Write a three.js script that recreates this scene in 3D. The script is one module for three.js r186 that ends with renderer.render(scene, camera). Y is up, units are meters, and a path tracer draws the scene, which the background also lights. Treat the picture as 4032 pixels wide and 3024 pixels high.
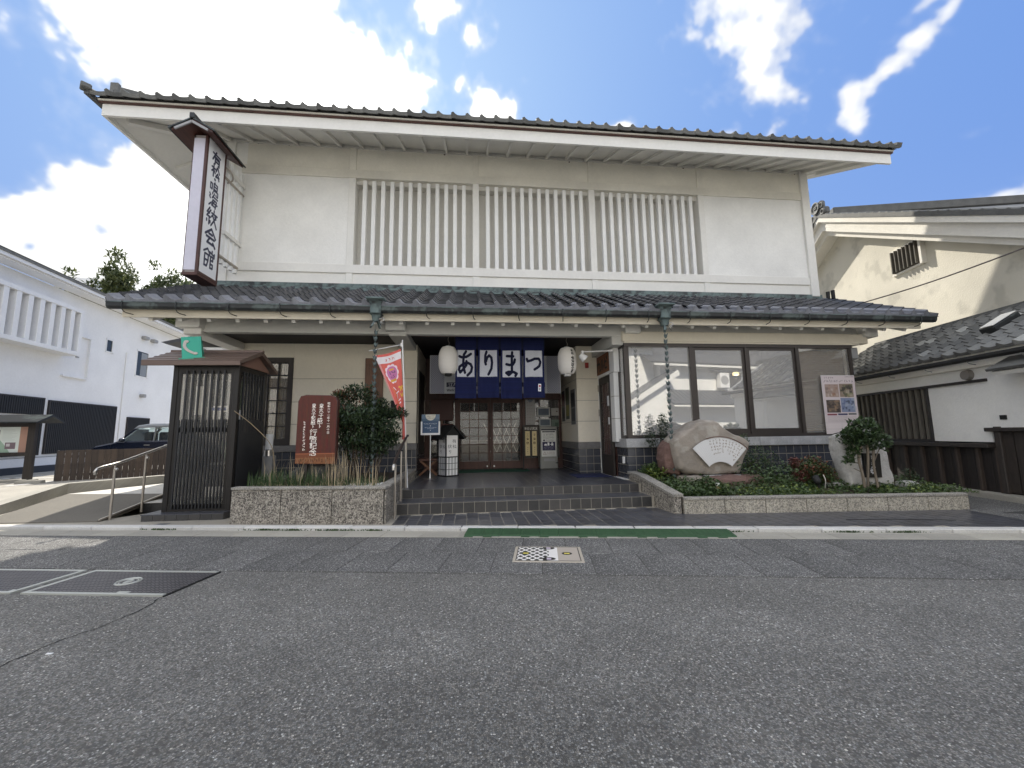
import * as THREE from 'three';
import { mergeGeometries } from 'three/addons/utils/BufferGeometryUtils.js';
import { ConvexGeometry } from 'three/addons/geometries/ConvexGeometry.js';

// ------------------------------------------------------------------ camera, sky, sun, exposure
const D2R = Math.PI / 180;
const renderer = new THREE.WebGLRenderer({ antialias: true });
renderer.toneMapping = THREE.LinearToneMapping;
const EXPOSURE = 1.55;
renderer.toneMappingExposure = EXPOSURE;
renderer.shadowMap.enabled = true;
const scene = new THREE.Scene();
const camera = new THREE.PerspectiveCamera(86.77, 4 / 3, 0.05, 900);
camera.rotation.order = 'YXZ';
camera.position.set(0, 1.5, 0);
camera.rotation.set(7.06 * D2R, -6.0 * D2R, -0.8 * D2R);

const sunL = new THREE.Vector3(-0.29, 1, -1.2);            // towards the sun
const sun = new THREE.DirectionalLight(new THREE.Color(1, 0.94, 0.83), 4.6);
sun.position.copy(sunL).multiplyScalar(35);
sun.target.position.set(0, 0, 0);
sun.castShadow = true;
sun.shadow.mapSize.set(4096, 4096);
Object.assign(sun.shadow.camera, { left: -45, right: 45, top: 45, bottom: -45, near: 1, far: 140 });
scene.add(sun);

// ------------------------------------------------------------------ random numbers and noise
function rng(seed) { let a = seed >>> 0; return () => { a = (a + 0x6d2b79f5) | 0; let t = Math.imul(a ^ (a >>> 15), 1 | a); t = (t + Math.imul(t ^ (t >>> 7), 61 | t)) ^ t; return ((t ^ (t >>> 14)) >>> 0) / 4294967296; }; }
function hash3(x, y, z) { let h = Math.imul(x, 374761393) ^ Math.imul(y, 668265263) ^ Math.imul(z, 2147483647 - 1274126177); h = Math.imul(h ^ (h >>> 13), 1274126177); h = Math.imul(h ^ (h >>> 16), 2246822519); return ((h ^ (h >>> 15)) >>> 0) / 4294967296; }
const sm = (t) => t * t * t * (t * (t * 6 - 15) + 10);
const lerp = (a, b, t) => a + (b - a) * t;
const clamp = (x, a = 0, b = 1) => Math.max(a, Math.min(b, x));
const sstep = (a, b, x) => { const t = clamp((x - a) / (b - a)); return t * t * (3 - 2 * t); };
const PT = new Uint16Array(8192), PV = new Float32Array(4096);
{ const r = rng(4242); for (let i = 0; i < 4096; i++) { PT[i] = i; PV[i] = r(); } for (let i = 4095; i > 0; i--) { const j = (r() * (i + 1)) | 0, t = PT[i]; PT[i] = PT[j]; PT[j] = t; } for (let i = 0; i < 4096; i++) PT[i + 4096] = PT[i]; }
function noise3(x, y, z) {
  const X = Math.floor(x), Y = Math.floor(y), Z = Math.floor(z), u = sm(x - X), v = sm(y - Y), w = sm(z - Z);
  const z0 = PT[Z & 4095], z1 = PT[(Z + 1) & 4095], y00 = PT[z0 + (Y & 4095)], y10 = PT[z0 + ((Y + 1) & 4095)], y01 = PT[z1 + (Y & 4095)], y11 = PT[z1 + ((Y + 1) & 4095)], a = X & 4095, b = (X + 1) & 4095;
  const p = PV[PT[y00 + a]], q = PV[PT[y10 + a]], r = PV[PT[y01 + a]], s = PV[PT[y11 + a]], p1 = PV[PT[y00 + b]], q1 = PV[PT[y10 + b]], r1 = PV[PT[y01 + b]], s1 = PV[PT[y11 + b]];
  const c0 = p + (p1 - p) * u, c1 = q + (q1 - q) * u, c2 = r + (r1 - r) * u, c3 = s + (s1 - s) * u, d0 = c0 + (c1 - c0) * v, d1 = c2 + (c3 - c2) * v;
  return d0 + (d1 - d0) * w;
}
function fbm3(x, y, z, o = 5) { let s = 0, a = 0.5; for (let i = 0; i < o; i++) { s += a * noise3(x, y, z); x = x * 2.03 + 17.1; y = y * 2.03 + 5.3; z = z * 2.03 + 9.7; a *= 0.5; } return s / (1 - Math.pow(0.5, o)); }
function tn(x, y, p, seed) {                                 // tileable value noise, period p
  let X = Math.floor(x), Y = Math.floor(y); const u = sm(x - X), v = sm(y - Y);
  X = ((X % p) + p) % p; Y = ((Y % p) + p) % p; const X1 = X + 1 === p ? 0 : X + 1, Y1 = Y + 1 === p ? 0 : Y + 1, s = PT[seed & 4095], a = PT[s + Y], b = PT[s + Y1];
  const p0 = PV[PT[a + X]], p1 = PV[PT[a + X1]], q0 = PV[PT[b + X]], q1 = PV[PT[b + X1]], c = p0 + (p1 - p0) * u, d = q0 + (q1 - q0) * u;
  return c + (d - c) * v;
}
function tfbm(u, v, p, seed, o = 4) { let s = 0, a = 0.5, q = p; for (let i = 0; i < o; i++) { s += a * tn(u * q, v * q, q, seed + i * 7); q *= 2; a *= 0.5; } return s / (1 - Math.pow(0.5, o)); }

// ------------------------------------------------------------------ sky: blue with sunlit cloud, the sun behind the big cloud
{
  const W = 2048, H = 1024, data = new Float32Array(W * H * 4);
  const sd = sunL.clone().normalize();
  // az, el in degrees, half widths across az / el, turn, strength, wisp
  const blobs = [
    [-32, 43, 8, 6, 0, 1.35, 0], [-24, 41, 9, 4.4, 0, 1.3, 0], [-30, 37, 7, 5, 0, 1.25, 0], [-18, 38.5, 5, 3.2, 0, 1.0, 0], [-36, 41, 4, 3, 0, 0.9, 0], [-38.5, 46, 7, 5, 0, 1, 0], [-26, 35, 9, 4, 0, 1.1, 0], [-38, 49, 5, 4, 0, 0.9, 0],
    [-44.4, 38, 0.9, 1.6, 0, 0.85, 0], [-41.6, 39, 1.4, 1.4, 0, 0.8, 0],
    [-41.5, 24.5, 2.4, 1.8, 0.5, 0.8, 0.2], [-38.5, 26.5, 2.6, 2.6, 0.6, 0.95, 0], [-34, 23, 5, 5, 0, 1.15, 0], [-47, 19.6, 2.6, 1.3, 0, 0.85, 0], [-36, 17, 9, 3.6, 0, 1.1, 0], [-30, 28, 6, 4, 0, 1, 0], [-52, 12, 9, 2.5, 0, 0.85, 0], [-43.5, 21.6, 1.6, 0.9, 0.2, 0.7, 0],
    [-3, 49.5, 2.6, 1.3, 0.2, 0.75, 0.2], [2, 47.5, 1.2, 1.6, 0, 0.5, 0.3], [3.8, 41, 3, 1.8, -0.3, 0.95, 0], [1, 40, 2.2, 1.2, 0, 0.8, 0], [-1.5, 43, 1, 1.6, -0.6, 0.6, 0], [-8, 42, 2, 2.4, 0, 0.5, 0.2], [22.5, 37.6, 1.6, 0.9, 0, 0.85, 0],
    [39, 44, 3.4, 3, 0.5, 0.8, 0.7], [43, 41, 3.6, 3, 0.6, 0.8, 0.7], [40.5, 39, 2.2, 2.4, 0.3, 0.62, 0.8], [42, 36.4, 1.5, 2.2, 0.3, 0.75, 0.7], [36, 46, 3, 2, 0.4, 0.7, 0.7], [45, 45, 3.5, 2.6, 0.5, 0.75, 0.7],
    [40.5, 32.6, 2.6, 0.7, 0.75, 0.58, 0.7], [35, 33.5, 1.5, 0.7, 0.4, 0.4, 0.8],
    [48.6, 33.2, 1.1, 1.6, 0.1, 0.78, 0.5], [49.2, 31.2, 0.9, 1.3, 0.2, 0.7, 0.6], [52, 34.2, 2.8, 0.85, 0.35, 0.72, 0.6], [55, 35, 2.2, 0.95, 0.3, 0.74, 0.6], [57.4, 35.4, 1.6, 0.6, 0.5, 0.6, 0.6], [57, 38, 3, 1, 0.4, 0.62, 0.7],
    [58, 26, 1.6, 0.5, 0.3, 0.4, 0.8], [57, 20.6, 3, 0.7, 0.1, 0.5, 0.7], [60, 19.5, 1.6, 1, 0, 0.75, 0.3],
  ];
  const deg = 180 / Math.PI;
  for (let j = 0; j < H; j++) {
    const el = ((j + 0.5) / H - 0.5) * Math.PI, ce = Math.cos(el), se = Math.sin(el), eld = el * deg;
    for (let i = 0; i < W; i++) {
      const ph = ((i + 0.5) / W - 0.5) * 2 * Math.PI, x = Math.cos(ph) * ce, z = Math.sin(ph) * ce, y = se, k = (j * W + i) * 4;
      const g = Math.acos(clamp(x * sd.x + y * sd.y + z * sd.z, -1, 1)) * deg;
      const near = Math.exp(-g / 34), hz = Math.exp(-Math.max(0, eld) / 9);
      let c = [lerp(0.085, 0.52, near), lerp(0.225, 0.72, near), lerp(0.66, 0.98, near)];
      c = [lerp(c[0], 0.72, hz * 0.8), lerp(c[1], 0.82, hz * 0.8), lerp(c[2], 0.95, hz * 0.8)];
      if (eld > -4) {
        const az = Math.atan2(x, -z) * deg;
        const seen = sstep(78, 64, Math.abs(az - 6)) * sstep(62, 54, eld);           // beyond the photograph the same kind of broken cloud goes on
        let by = seen < 1; for (const b of blobs) if (Math.abs((az - b[0]) * ce) < b[2] * 3.2 + 3 && Math.abs(eld - b[1]) < b[3] * 3.2 + 3) { by = true; break; }
        if (by) {
        const n1 = fbm3(x * 9 + 40, y * 9, z * 9, 6), w1 = fbm3(x * 6 + y * 3 + 11, y * 7 - x * 5, z * 9 + 3, 3);
        let dn = 0, wi = 0, ws = 0;
        for (const b of blobs) {
          let da = (az - b[0]) * Math.cos(el), de = eld - b[1];
          if (Math.abs(da) > b[2] * 3.2 + 3 || Math.abs(de) > b[3] * 3.2 + 3) continue;
          da += (w1 - 0.5) * 5; de += (n1 - 0.5) * 3;
          const ca = Math.cos(b[4]), sa = Math.sin(b[4]), p = (da * ca + de * sa) / b[2], q = (-da * sa + de * ca) / b[3];
          const e = b[5] * Math.exp(-(p * p + q * q) * 0.75);
          dn = Math.max(dn, e) + Math.min(dn, e) * 0.28; wi += e * b[6]; ws += e;
        }
        if (seen < 1) {
          const f = fbm3(x * 3.1 + 7, y * 4.2 + 2, z * 3.1 - 5, 3);
          dn = Math.max(dn, (1 - seen) * sstep(0.38, 0.62, f) * 1.0);
        }
        if (dn > 0.02) {
        const wisp = ws > 0.01 ? clamp(wi / ws) : 0;
        const fine = fbm3(x * 46 + 3, y * 46, z * 46, 5), streak = fbm3(x * 26 - y * 14, y * 60 + x * 34, z * 26 + 8, 4);
        const tex = lerp((n1 - 0.5) * 0.9 + (fine - 0.5) * 0.75, (streak - 0.5) * 1.5 + (fine - 0.5) * 0.5, wisp);
        const v = dn + tex * (dn > 0.03 ? 1 : 0) * 0.9;
        let a = lerp(sstep(0.34, 0.52, v), sstep(0.28, 0.95, v) * 0.92, wisp) * sstep(-4, 3, eld);
        const veil = sstep(0.1, 0.5, v) * 0.25 * near * 1.6; a = Math.max(a, veil);
        const thick = sstep(0.5, 1.2, v), shade = 0.84 + 0.3 * (fine - 0.5) + 0.3 * (n1 - 0.5);
        const br = 1.02 * lerp(1, shade, 0.6) + (0.5 + 3.2 * thick) * Math.exp(-g / 15) * (0.4 + 0.6 * a) + (1 - seen) * 0.75;
        c = [lerp(c[0], br * 1.0, a), lerp(c[1], br * 1.0, a), lerp(c[2], br * 1.0, a)];
        } }
      } else { const d = 0.16; c = [d, d, d]; }
      data[k] = c[0] / EXPOSURE * 1.14; data[k + 1] = c[1] / EXPOSURE * 1.14; data[k + 2] = c[2] / EXPOSURE * 1.12; data[k + 3] = 1;
    }
  }
  const t = new THREE.DataTexture(data, W, H, THREE.RGBAFormat, THREE.FloatType);
  t.mapping = THREE.EquirectangularReflectionMapping; t.magFilter = t.minFilter = THREE.LinearFilter; t.needsUpdate = true;
  scene.background = t; scene.environment = t;
}

// ------------------------------------------------------------------ textures
const enc = (c) => { c = clamp(c); return 255 * (c <= 0.0031308 ? 12.92 * c : 1.055 * Math.pow(c, 1 / 2.4) - 0.055); };
function colorTex(n, metres, fn) {
  const d = new Uint8Array(n * n * 4);
  for (let j = 0; j < n; j++) for (let i = 0; i < n; i++) { const c = fn((i + 0.5) / n, (j + 0.5) / n), k = (j * n + i) * 4; d[k] = enc(c[0]); d[k + 1] = enc(c[1]); d[k + 2] = enc(c[2]); d[k + 3] = 255; }
  const t = new THREE.DataTexture(d, n, n); t.colorSpace = THREE.SRGBColorSpace; return setT(t, metres);
}
function greyTex(n, metres, fn) {
  const d = new Uint8Array(n * n * 4);
  for (let j = 0; j < n; j++) for (let i = 0; i < n; i++) { const c = 255 * clamp(fn((i + 0.5) / n, (j + 0.5) / n)), k = (j * n + i) * 4; d[k] = d[k + 1] = d[k + 2] = c; d[k + 3] = 255; }
  return setT(new THREE.DataTexture(d, n, n), metres);
}
function setT(t, metres) { t.wrapS = t.wrapT = THREE.RepeatWrapping; t.magFilter = THREE.LinearFilter; t.minFilter = THREE.LinearMipmapLinearFilter; t.generateMipmaps = true; t.repeat.set(1 / metres, 1 / metres); t.needsUpdate = true; return t; }
function cells(n, g, seed) {                                 // stones on a jittered grid: id and edge distance of the nearest two
  const r = rng(seed * 77 + 5), T = new Float32Array(g * g * 3); for (let i = 0; i < T.length; i++) T[i] = r(); const out = [0, 0, 0];
  return (u, v) => {
    const x = u * g, y = v * g, X = Math.floor(x), Y = Math.floor(y); let d1 = 81, d2 = 81, id = 0;
    for (let b = -1; b <= 1; b++) { let cy = Y + b; cy = cy < 0 ? cy + g : cy >= g ? cy - g : cy; for (let a = -1; a <= 1; a++) {
      let cx = X + a; cx = cx < 0 ? cx + g : cx >= g ? cx - g : cx; const k = (cy * g + cx) * 3, px = X + a + 0.1 + 0.8 * T[k] - x, py = Y + b + 0.1 + 0.8 * T[k + 1] - y, d = px * px + py * py;
      if (d < d1) { d2 = d1; d1 = d; id = T[k + 2]; } else if (d < d2) d2 = d;
    } }
    out[0] = id; out[1] = Math.sqrt(d2) - Math.sqrt(d1); out[2] = Math.sqrt(d1); return out;
  };
}
const std = (o) => new THREE.MeshStandardMaterial(o), phy = (o) => new THREE.MeshPhysicalMaterial(o);
const rgb = (r, g = r, b = r) => new THREE.Color().setRGB(r, g, b);
const M = {};
{
  // plaster: mottled and faintly rough
  const mottMap = (amt, seed) => colorTex(512, 3.1, (u, v) => { const f = 0.8 * (1 + amt * (tfbm(u, v, 5, seed, 5) - 0.5) + 0.06 * (tfbm(u, v, 60, seed + 3, 2) - 0.5)); return [f, f, f]; });
  const MS = [mottMap(0.09, 11), mottMap(0.2, 23), mottMap(0.42, 35)], soft = (tint, amt) => ({ map: MS[amt < 0.13 ? 0 : amt < 0.28 ? 1 : 2], color: rgb(tint[0] / 0.8, tint[1] / 0.8, tint[2] / 0.8) });
  const plB = greyTex(512, 0.9, (u, v) => tfbm(u, v, 40, 5, 3));
  M.plaster = std({ ...soft([0.8, 0.79, 0.755], 0.14), bumpMap: plB, bumpScale: 0.0025, roughness: 0.9 });
  M.frieze = std({ ...soft([0.76, 0.73, 0.645], 0.22), bumpMap: plB, bumpScale: 0.003, roughness: 0.92 });
  M.cream = std({ ...soft([0.74, 0.68, 0.56], 0.12), bumpMap: plB, bumpScale: 0.002, roughness: 0.88 });
  M.trim = std({ ...soft([0.77, 0.755, 0.71], 0.08), roughness: 0.75 });
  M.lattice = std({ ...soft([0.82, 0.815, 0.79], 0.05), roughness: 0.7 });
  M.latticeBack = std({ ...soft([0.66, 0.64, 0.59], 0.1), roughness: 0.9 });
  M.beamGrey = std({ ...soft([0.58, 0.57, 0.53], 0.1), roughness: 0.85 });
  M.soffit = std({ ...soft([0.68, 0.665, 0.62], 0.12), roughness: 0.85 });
  M.annex = std({ ...soft([0.8, 0.8, 0.8], 0.05), bumpMap: plB, bumpScale: 0.002, roughness: 0.9 });
  const kura = colorTex(1024, 6.3, (u, v) => { const a = tfbm(u, v, 4, 51, 6), s = tfbm(u * 1, v * 1, 14, 53, 4), f = 1 + 0.34 * (a - 0.5) - 0.18 * sstep(0.55, 0.8, s); return [0.64 * f, 0.605 * f, 0.515 * f]; });
  M.kura = std({ map: kura, bumpMap: plB, bumpScale: 0.004, roughness: 0.95 });
  M.kuraBand = std({ ...soft([0.76, 0.73, 0.66], 0.2), bumpMap: plB, bumpScale: 0.003, roughness: 0.92 });
  // timber
  const woodMap = (tint, amt, seed, m = 0.8) => colorTex(512, m, (u, v) => { const w = tfbm(u, v, 3, seed, 3) * 0.06, g = tfbm((u + w), v * 0.05 + 0.1, 40, seed + 5, 4), k = tfbm(u, v, 6, seed + 9, 3), f = 1 + amt * (g - 0.5) + 0.3 * amt * (k - 0.5); return tint.map((c) => c * f); });
  const WS = [woodMap([0.7, 0.7, 0.7], 0.7, 61), woodMap([0.7, 0.7, 0.7], 0.7, 67)], grain = (t, k) => ({ map: WS[k & 1], color: rgb(t[0] / 0.7, t[1] / 0.7, t[2] / 0.7) });
  M.darkWood = std({ ...grain([0.022, 0.018, 0.017], 61), roughness: 0.55 });
  M.darkWood2 = std({ ...grain([0.034, 0.027, 0.023], 63), roughness: 0.6 });
  M.fenceWood = [0, 1, 2].map((i) => std({ ...grain([0.05 + 0.012 * i, 0.036 + 0.008 * i, 0.028 + 0.005 * i], 65 + i), roughness: 0.7 }));
  M.slatWood = std({ ...grain([0.12, 0.108, 0.088], 69), roughness: 0.8 });
  M.brownWood = std({ ...grain([0.13, 0.055, 0.025], 71), roughness: 0.5 });
  M.redBrown = std({ ...grain([0.075, 0.03, 0.022], 73), roughness: 0.5 });
  M.boothSteel = std({ ...soft([0.014, 0.012, 0.011], 0.4), roughness: 0.42, metalness: 0.25 });
  M.boothSlat = std({ ...soft([0.02, 0.021, 0.024], 0.3), roughness: 0.4, metalness: 0.25 });
  M.boothRoof = std({ ...soft([0.15, 0.105, 0.085], 0.25), roughness: 0.45, metalness: 0.3 });
  M.frame = std({ ...soft([0.055, 0.046, 0.042], 0.2), roughness: 0.4, metalness: 0.35 });
  M.black = std({ color: rgb(0.012), roughness: 0.7 });
  M.blackPanel = std({ ...soft([0.012, 0.013, 0.016], 0.3), roughness: 0.6 });
  M.ceilDark = std({ ...grain([0.014, 0.012, 0.012], 85), roughness: 0.7 });
  M.steel = std({ color: rgb(0.55, 0.53, 0.5), roughness: 0.28, metalness: 0.9 });
  M.steelDull = std({ color: rgb(0.42, 0.38, 0.33), roughness: 0.42, metalness: 0.7 });
  M.white = std({ color: rgb(0.78), roughness: 0.55 });
  M.whiteGloss = std({ color: rgb(0.8, 0.79, 0.77), roughness: 0.35 });
  M.grey = std({ color: rgb(0.3), roughness: 0.5 });
  M.copper = std({ map: colorTex(512, 1.7, (u, v) => { const a = tfbm(u, v, 6, 91, 5), b = tfbm(u, v, 24, 93, 3), t = sstep(0.35, 0.65, a * 0.7 + b * 0.3); return [lerp(0.05, 0.15, t), lerp(0.056, 0.2, t), lerp(0.058, 0.195, t)]; }), roughness: 0.6, metalness: 0.25 });
  M.gutter = std({ map: colorTex(512, 2.3, (u, v) => { const a = tfbm(u, v, 8, 95, 5), b = tfbm(u * 1, v, 40, 97, 2), t = sstep(0.5, 0.75, a * 0.75 + b * 0.25); return [lerp(0.03, 0.09, t), lerp(0.032, 0.11, t), lerp(0.034, 0.105, t)]; }), roughness: 0.45, metalness: 0.4 });
  // roof tiles: smoked grey clay
  const KM = [101, 107].map((q) => colorTex(256, 0.9, (u, v) => { const f = 0.6 * (1 + 0.55 * (tfbm(u, v, 4, q, 4) - 0.5) + 0.25 * (tfbm(u, v, 40, q + 2, 2) - 0.5)); return [f, f, f]; }));
  const clay = (k, seed) => std({ map: KM[seed & 1], color: rgb(0.062 * k / 0.6, 0.064 * k / 0.6, 0.072 * k / 0.6), roughness: 0.46, metalness: 0.12 });
  M.clay = [clay(0.8, 101), clay(1.05, 103), clay(1.35, 107)];
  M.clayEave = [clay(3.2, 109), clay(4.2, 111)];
  M.clayOld = [0, 1, 2, 3].map((i) => { const k = [0.85, 1.1, 1.35, 2.4][i] / 0.6; return std({ map: KM[i & 1], color: rgb(0.125 * k, 0.125 * k, 0.118 * k), roughness: 0.75 }); });
  // ceramic tiles
  const cer = (c, seed, r = 0.3) => std({ map: KM[seed & 1], color: rgb(c[0] / 0.6, c[1] / 0.6, c[2] / 0.6), roughness: r });
  M.floorTile = [cer([0.058, 0.06, 0.072], 121), cer([0.066, 0.068, 0.08], 123), cer([0.05, 0.051, 0.06], 125)];
  M.riserTile = [cer([0.055, 0.053, 0.052], 127, 0.4), cer([0.066, 0.062, 0.06], 129, 0.4), cer([0.048, 0.047, 0.047], 131, 0.4)];
  M.wallTile = cer([0.052, 0.056, 0.068], 133, 0.22);
  M.grout = std({ ...soft([0.3, 0.275, 0.23], 0.5), roughness: 0.95 });
  M.groutDark = std({ ...soft([0.1, 0.095, 0.09], 0.5), roughness: 0.95 });
  // stone
  const gran = (g, cols, seed, m) => { const cf = cells(0, g, seed); return colorTex(512, m, (u, v) => { const du = (tfbm(u, v, 30, seed + 8, 2) - 0.5) * 0.02, c = cf((u + du + 1) % 1, (v + du + 1) % 1), a = tfbm(u, v, 4, seed + 4, 4), q = cols[Math.floor(c[0] * cols.length) % cols.length], f = 0.75 + 0.5 * a; return q.map((x) => x * f); }); };
  const granB = greyTex(512, 0.62, (u, v) => tfbm(u, v, 40, 139, 3));
  M.granite = std({ map: gran(44, [[0.25, 0.23, 0.195], [0.34, 0.31, 0.265], [0.16, 0.145, 0.125], [0.4, 0.37, 0.32], [0.2, 0.18, 0.155], [0.08, 0.07, 0.062]], 141, 0.74), bumpMap: granB, bumpScale: 0.003, roughness: 0.75 });
  M.graniteLight = std({ map: gran(60, [[0.42, 0.39, 0.33], [0.3, 0.28, 0.24], [0.5, 0.46, 0.38], [0.2, 0.185, 0.16], [0.38, 0.35, 0.29]], 143, 0.9), bumpMap: granB, bumpScale: 0.003, roughness: 0.8 });
  M.graniteCap = std({ map: gran(70, [[0.32, 0.3, 0.27], [0.26, 0.245, 0.22], [0.38, 0.36, 0.32], [0.17, 0.16, 0.145]], 145, 0.7), bumpMap: granB, bumpScale: 0.002, roughness: 0.7 });
  M.graniteSill = std({ map: gran(90, [[0.42, 0.42, 0.42], [0.37, 0.37, 0.375], [0.47, 0.47, 0.465], [0.33, 0.33, 0.335]], 147, 0.6), roughness: 0.6 });
  M.graniteBand = std({ map: gran(90, [[0.17, 0.16, 0.155], [0.2, 0.19, 0.185], [0.14, 0.135, 0.13]], 149, 0.6), roughness: 0.6 });
  const rockB = greyTex(512, 0.8, (u, v) => tfbm(u, v, 12, 151, 6));
  M.rock = std({ map: colorTex(512, 1.3, (u, v) => { const a = tfbm(u, v, 4, 153, 5), b = tfbm(u, v, 9, 155, 4), k = sstep(0.5, 0.7, b); const f = 0.72 + 0.55 * a; return [lerp(0.3, 0.36, k) * f, lerp(0.262, 0.33, k) * f, lerp(0.222, 0.285, k) * f]; }), bumpMap: rockB, bumpScale: 0.012, roughness: 0.9 });
  M.rockRed = std({ map: colorTex(512, 1.1, (u, v) => { const a = tfbm(u, v, 5, 157, 5), f = 0.6 + 0.8 * a; return [0.15 * f, 0.09 * f, 0.075 * f]; }), bumpMap: rockB, bumpScale: 0.014, roughness: 0.9 });
  M.rockWhite = std({ map: colorTex(512, 1.2, (u, v) => { const a = tfbm(u, v, 5, 159, 5), b = tfbm(u, v, 70, 160, 2), f = 0.8 + 0.3 * a + 0.25 * (b - 0.5); return [0.5 * f, 0.485 * f, 0.46 * f]; }), bumpMap: rockB, bumpScale: 0.016, roughness: 0.92 });
  M.inlay = std({ color: rgb(0.6, 0.6, 0.6), roughness: 0.6 });
  const CM = colorTex(1024, 2.2, (u, v) => { const f = 0.7 * (1 + 0.34 * (tfbm(u, v, 5, 161, 6) - 0.5) + 0.24 * (tfbm(u, v, 180, 164, 2) - 0.5)); return [f, f, f]; }), conc = (c) => ({ map: CM, color: rgb(c[0] / 0.7, c[1] / 0.7, c[2] / 0.7) });
  M.concrete = [0, 1, 2].map((i) => std({ ...conc([0.3 + 0.03 * i, 0.285 + 0.028 * i, 0.25 + 0.022 * i]), bumpMap: granB, bumpScale: 0.002, roughness: 0.9 }));
  M.kerbStone = [0, 1].map((i) => std({ ...conc([0.52 + 0.06 * i, 0.51 + 0.06 * i, 0.49 + 0.06 * i]), bumpMap: granB, bumpScale: 0.002, roughness: 0.8 }));
  M.lot = std({ ...conc([0.36, 0.335, 0.29]), bumpMap: granB, bumpScale: 0.002, roughness: 0.9 });
  M.ramp = std({ ...conc([0.12, 0.108, 0.088]), roughness: 0.8 });
  M.landingPale = std({ ...conc([0.5, 0.48, 0.44]), roughness: 0.6 });
  M.earth = std({ ...conc([0.05, 0.036, 0.024]), bumpMap: rockB, bumpScale: 0.03, roughness: 1 });
  // road: asphalt with worn aggregate, and paving slabs with coarser stone
  const ca = cells(0, 220, 181), aspB = new Float32Array(0);
  const asp = colorTex(2048, 2.6, (u, v) => { const c = ca(u, v), big = tfbm(u, v, 5, 183, 4), r = c[0]; let k = r < 0.5 ? 0.045 + 0.1 * r : r < 0.88 ? 0.11 + 0.1 * (r - 0.5) : r < 0.978 ? 0.15 + 0.7 * (r - 0.88) : 0.25 + 6 * (r - 0.978); k = lerp(0.055, k, sstep(0.04, 0.3, c[1])); k *= (0.8 + 0.4 * big) * 1.75; const w = hash3((r * 1e5) | 0, 3, 5) - 0.5; return [k * (1.04 + 0.07 * w), k * 1.01, k * (0.95 - 0.08 * w)]; });
  const aspBump = greyTex(1024, 1.3, (u, v) => { const c = cells0(u, v); return sstep(0, 0.35, c[1]) * (0.5 + 0.5 * c[0]); });
  M.asphalt = std({ map: asp, bumpMap: aspBump, bumpScale: 0.004, roughness: 0.82, vertexColors: true });
  const cs = cells(0, 150, 187);
  M.slab = [0, 1, 2].map((i) => std({ map: i ? null : colorTex(1024, 1.7, (u, v) => { const c = cs(u, v), big = tfbm(u, v, 4, 189, 4), r = c[0]; let k = r < 0.4 ? 0.07 + 0.07 * r : r < 0.82 ? 0.11 + 0.14 * (r - 0.4) : 0.2 + 1.1 * (r - 0.82); k = lerp(0.055, k, sstep(0.03, 0.3, c[1])) * (0.75 + 0.5 * big) * 1.35; return [k, k * 0.985, k * 0.96]; }), bumpMap: aspBump, bumpScale: 0.005, roughness: 0.85 }));
  M.slab[1].map = M.slab[0].map; M.slab[2].map = M.slab[0].map; M.slab[0].color = rgb(0.96); M.slab[1].color = rgb(1.0); M.slab[2].color = rgb(0.9);
  M.far = std({ color: rgb(0.14, 0.13, 0.1), roughness: 1 });
  // glass and greenery
  M.glass = phy({ color: rgb(0.93, 0.92, 0.9), transmission: 1, thickness: 0, roughness: 0.012, metalness: 0.55, ior: 1.5 });
  M.glassThin = phy({ color: rgb(0.97), transmission: 1, thickness: 0, roughness: 0.01, ior: 1.5 });
  M.glassDoor = phy({ color: rgb(0.9), transmission: 1, thickness: 0, roughness: 0.01, metalness: 0.05, ior: 1.5 });
  M.glassMid = phy({ color: rgb(0.9, 0.88, 0.84), transmission: 1, thickness: 0, roughness: 0.01, metalness: 0.16, ior: 1.5 });
  const leaf = (r, g, b, t = 0.35, ro = 0.55) => phy({ color: rgb(r, g, b), roughness: ro, transmission: t, thickness: 0, side: THREE.DoubleSide });
  M.leafDark = [leaf(0.03, 0.055, 0.02, 0.2), leaf(0.045, 0.08, 0.025, 0.2), leaf(0.02, 0.04, 0.018, 0.2)];
  M.leafMid = [leaf(0.06, 0.11, 0.02), leaf(0.09, 0.15, 0.03), leaf(0.045, 0.09, 0.02)];
  M.leafLime = [leaf(0.18, 0.24, 0.04), leaf(0.12, 0.19, 0.035)];
  M.leafRed = [leaf(0.13, 0.03, 0.018), leaf(0.2, 0.07, 0.03)];
  M.leafBamboo = [leaf(0.1, 0.13, 0.04, 0.4), leaf(0.16, 0.18, 0.06, 0.4), leaf(0.06, 0.085, 0.03, 0.4)];
  M.straw = [std({ color: rgb(0.42, 0.34, 0.22), roughness: 0.9 }), std({ color: rgb(0.3, 0.23, 0.14), roughness: 0.9 })];
  M.bark = std({ ...conc([0.2, 0.165, 0.125]), bumpMap: rockB, bumpScale: 0.01, roughness: 0.95 });
  M.twig = std({ color: rgb(0.07, 0.05, 0.035), roughness: 0.95 });
}
function cells0(u, v) { return (cells0.f ??= cells(0, 125, 185))(u, v); }

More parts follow.
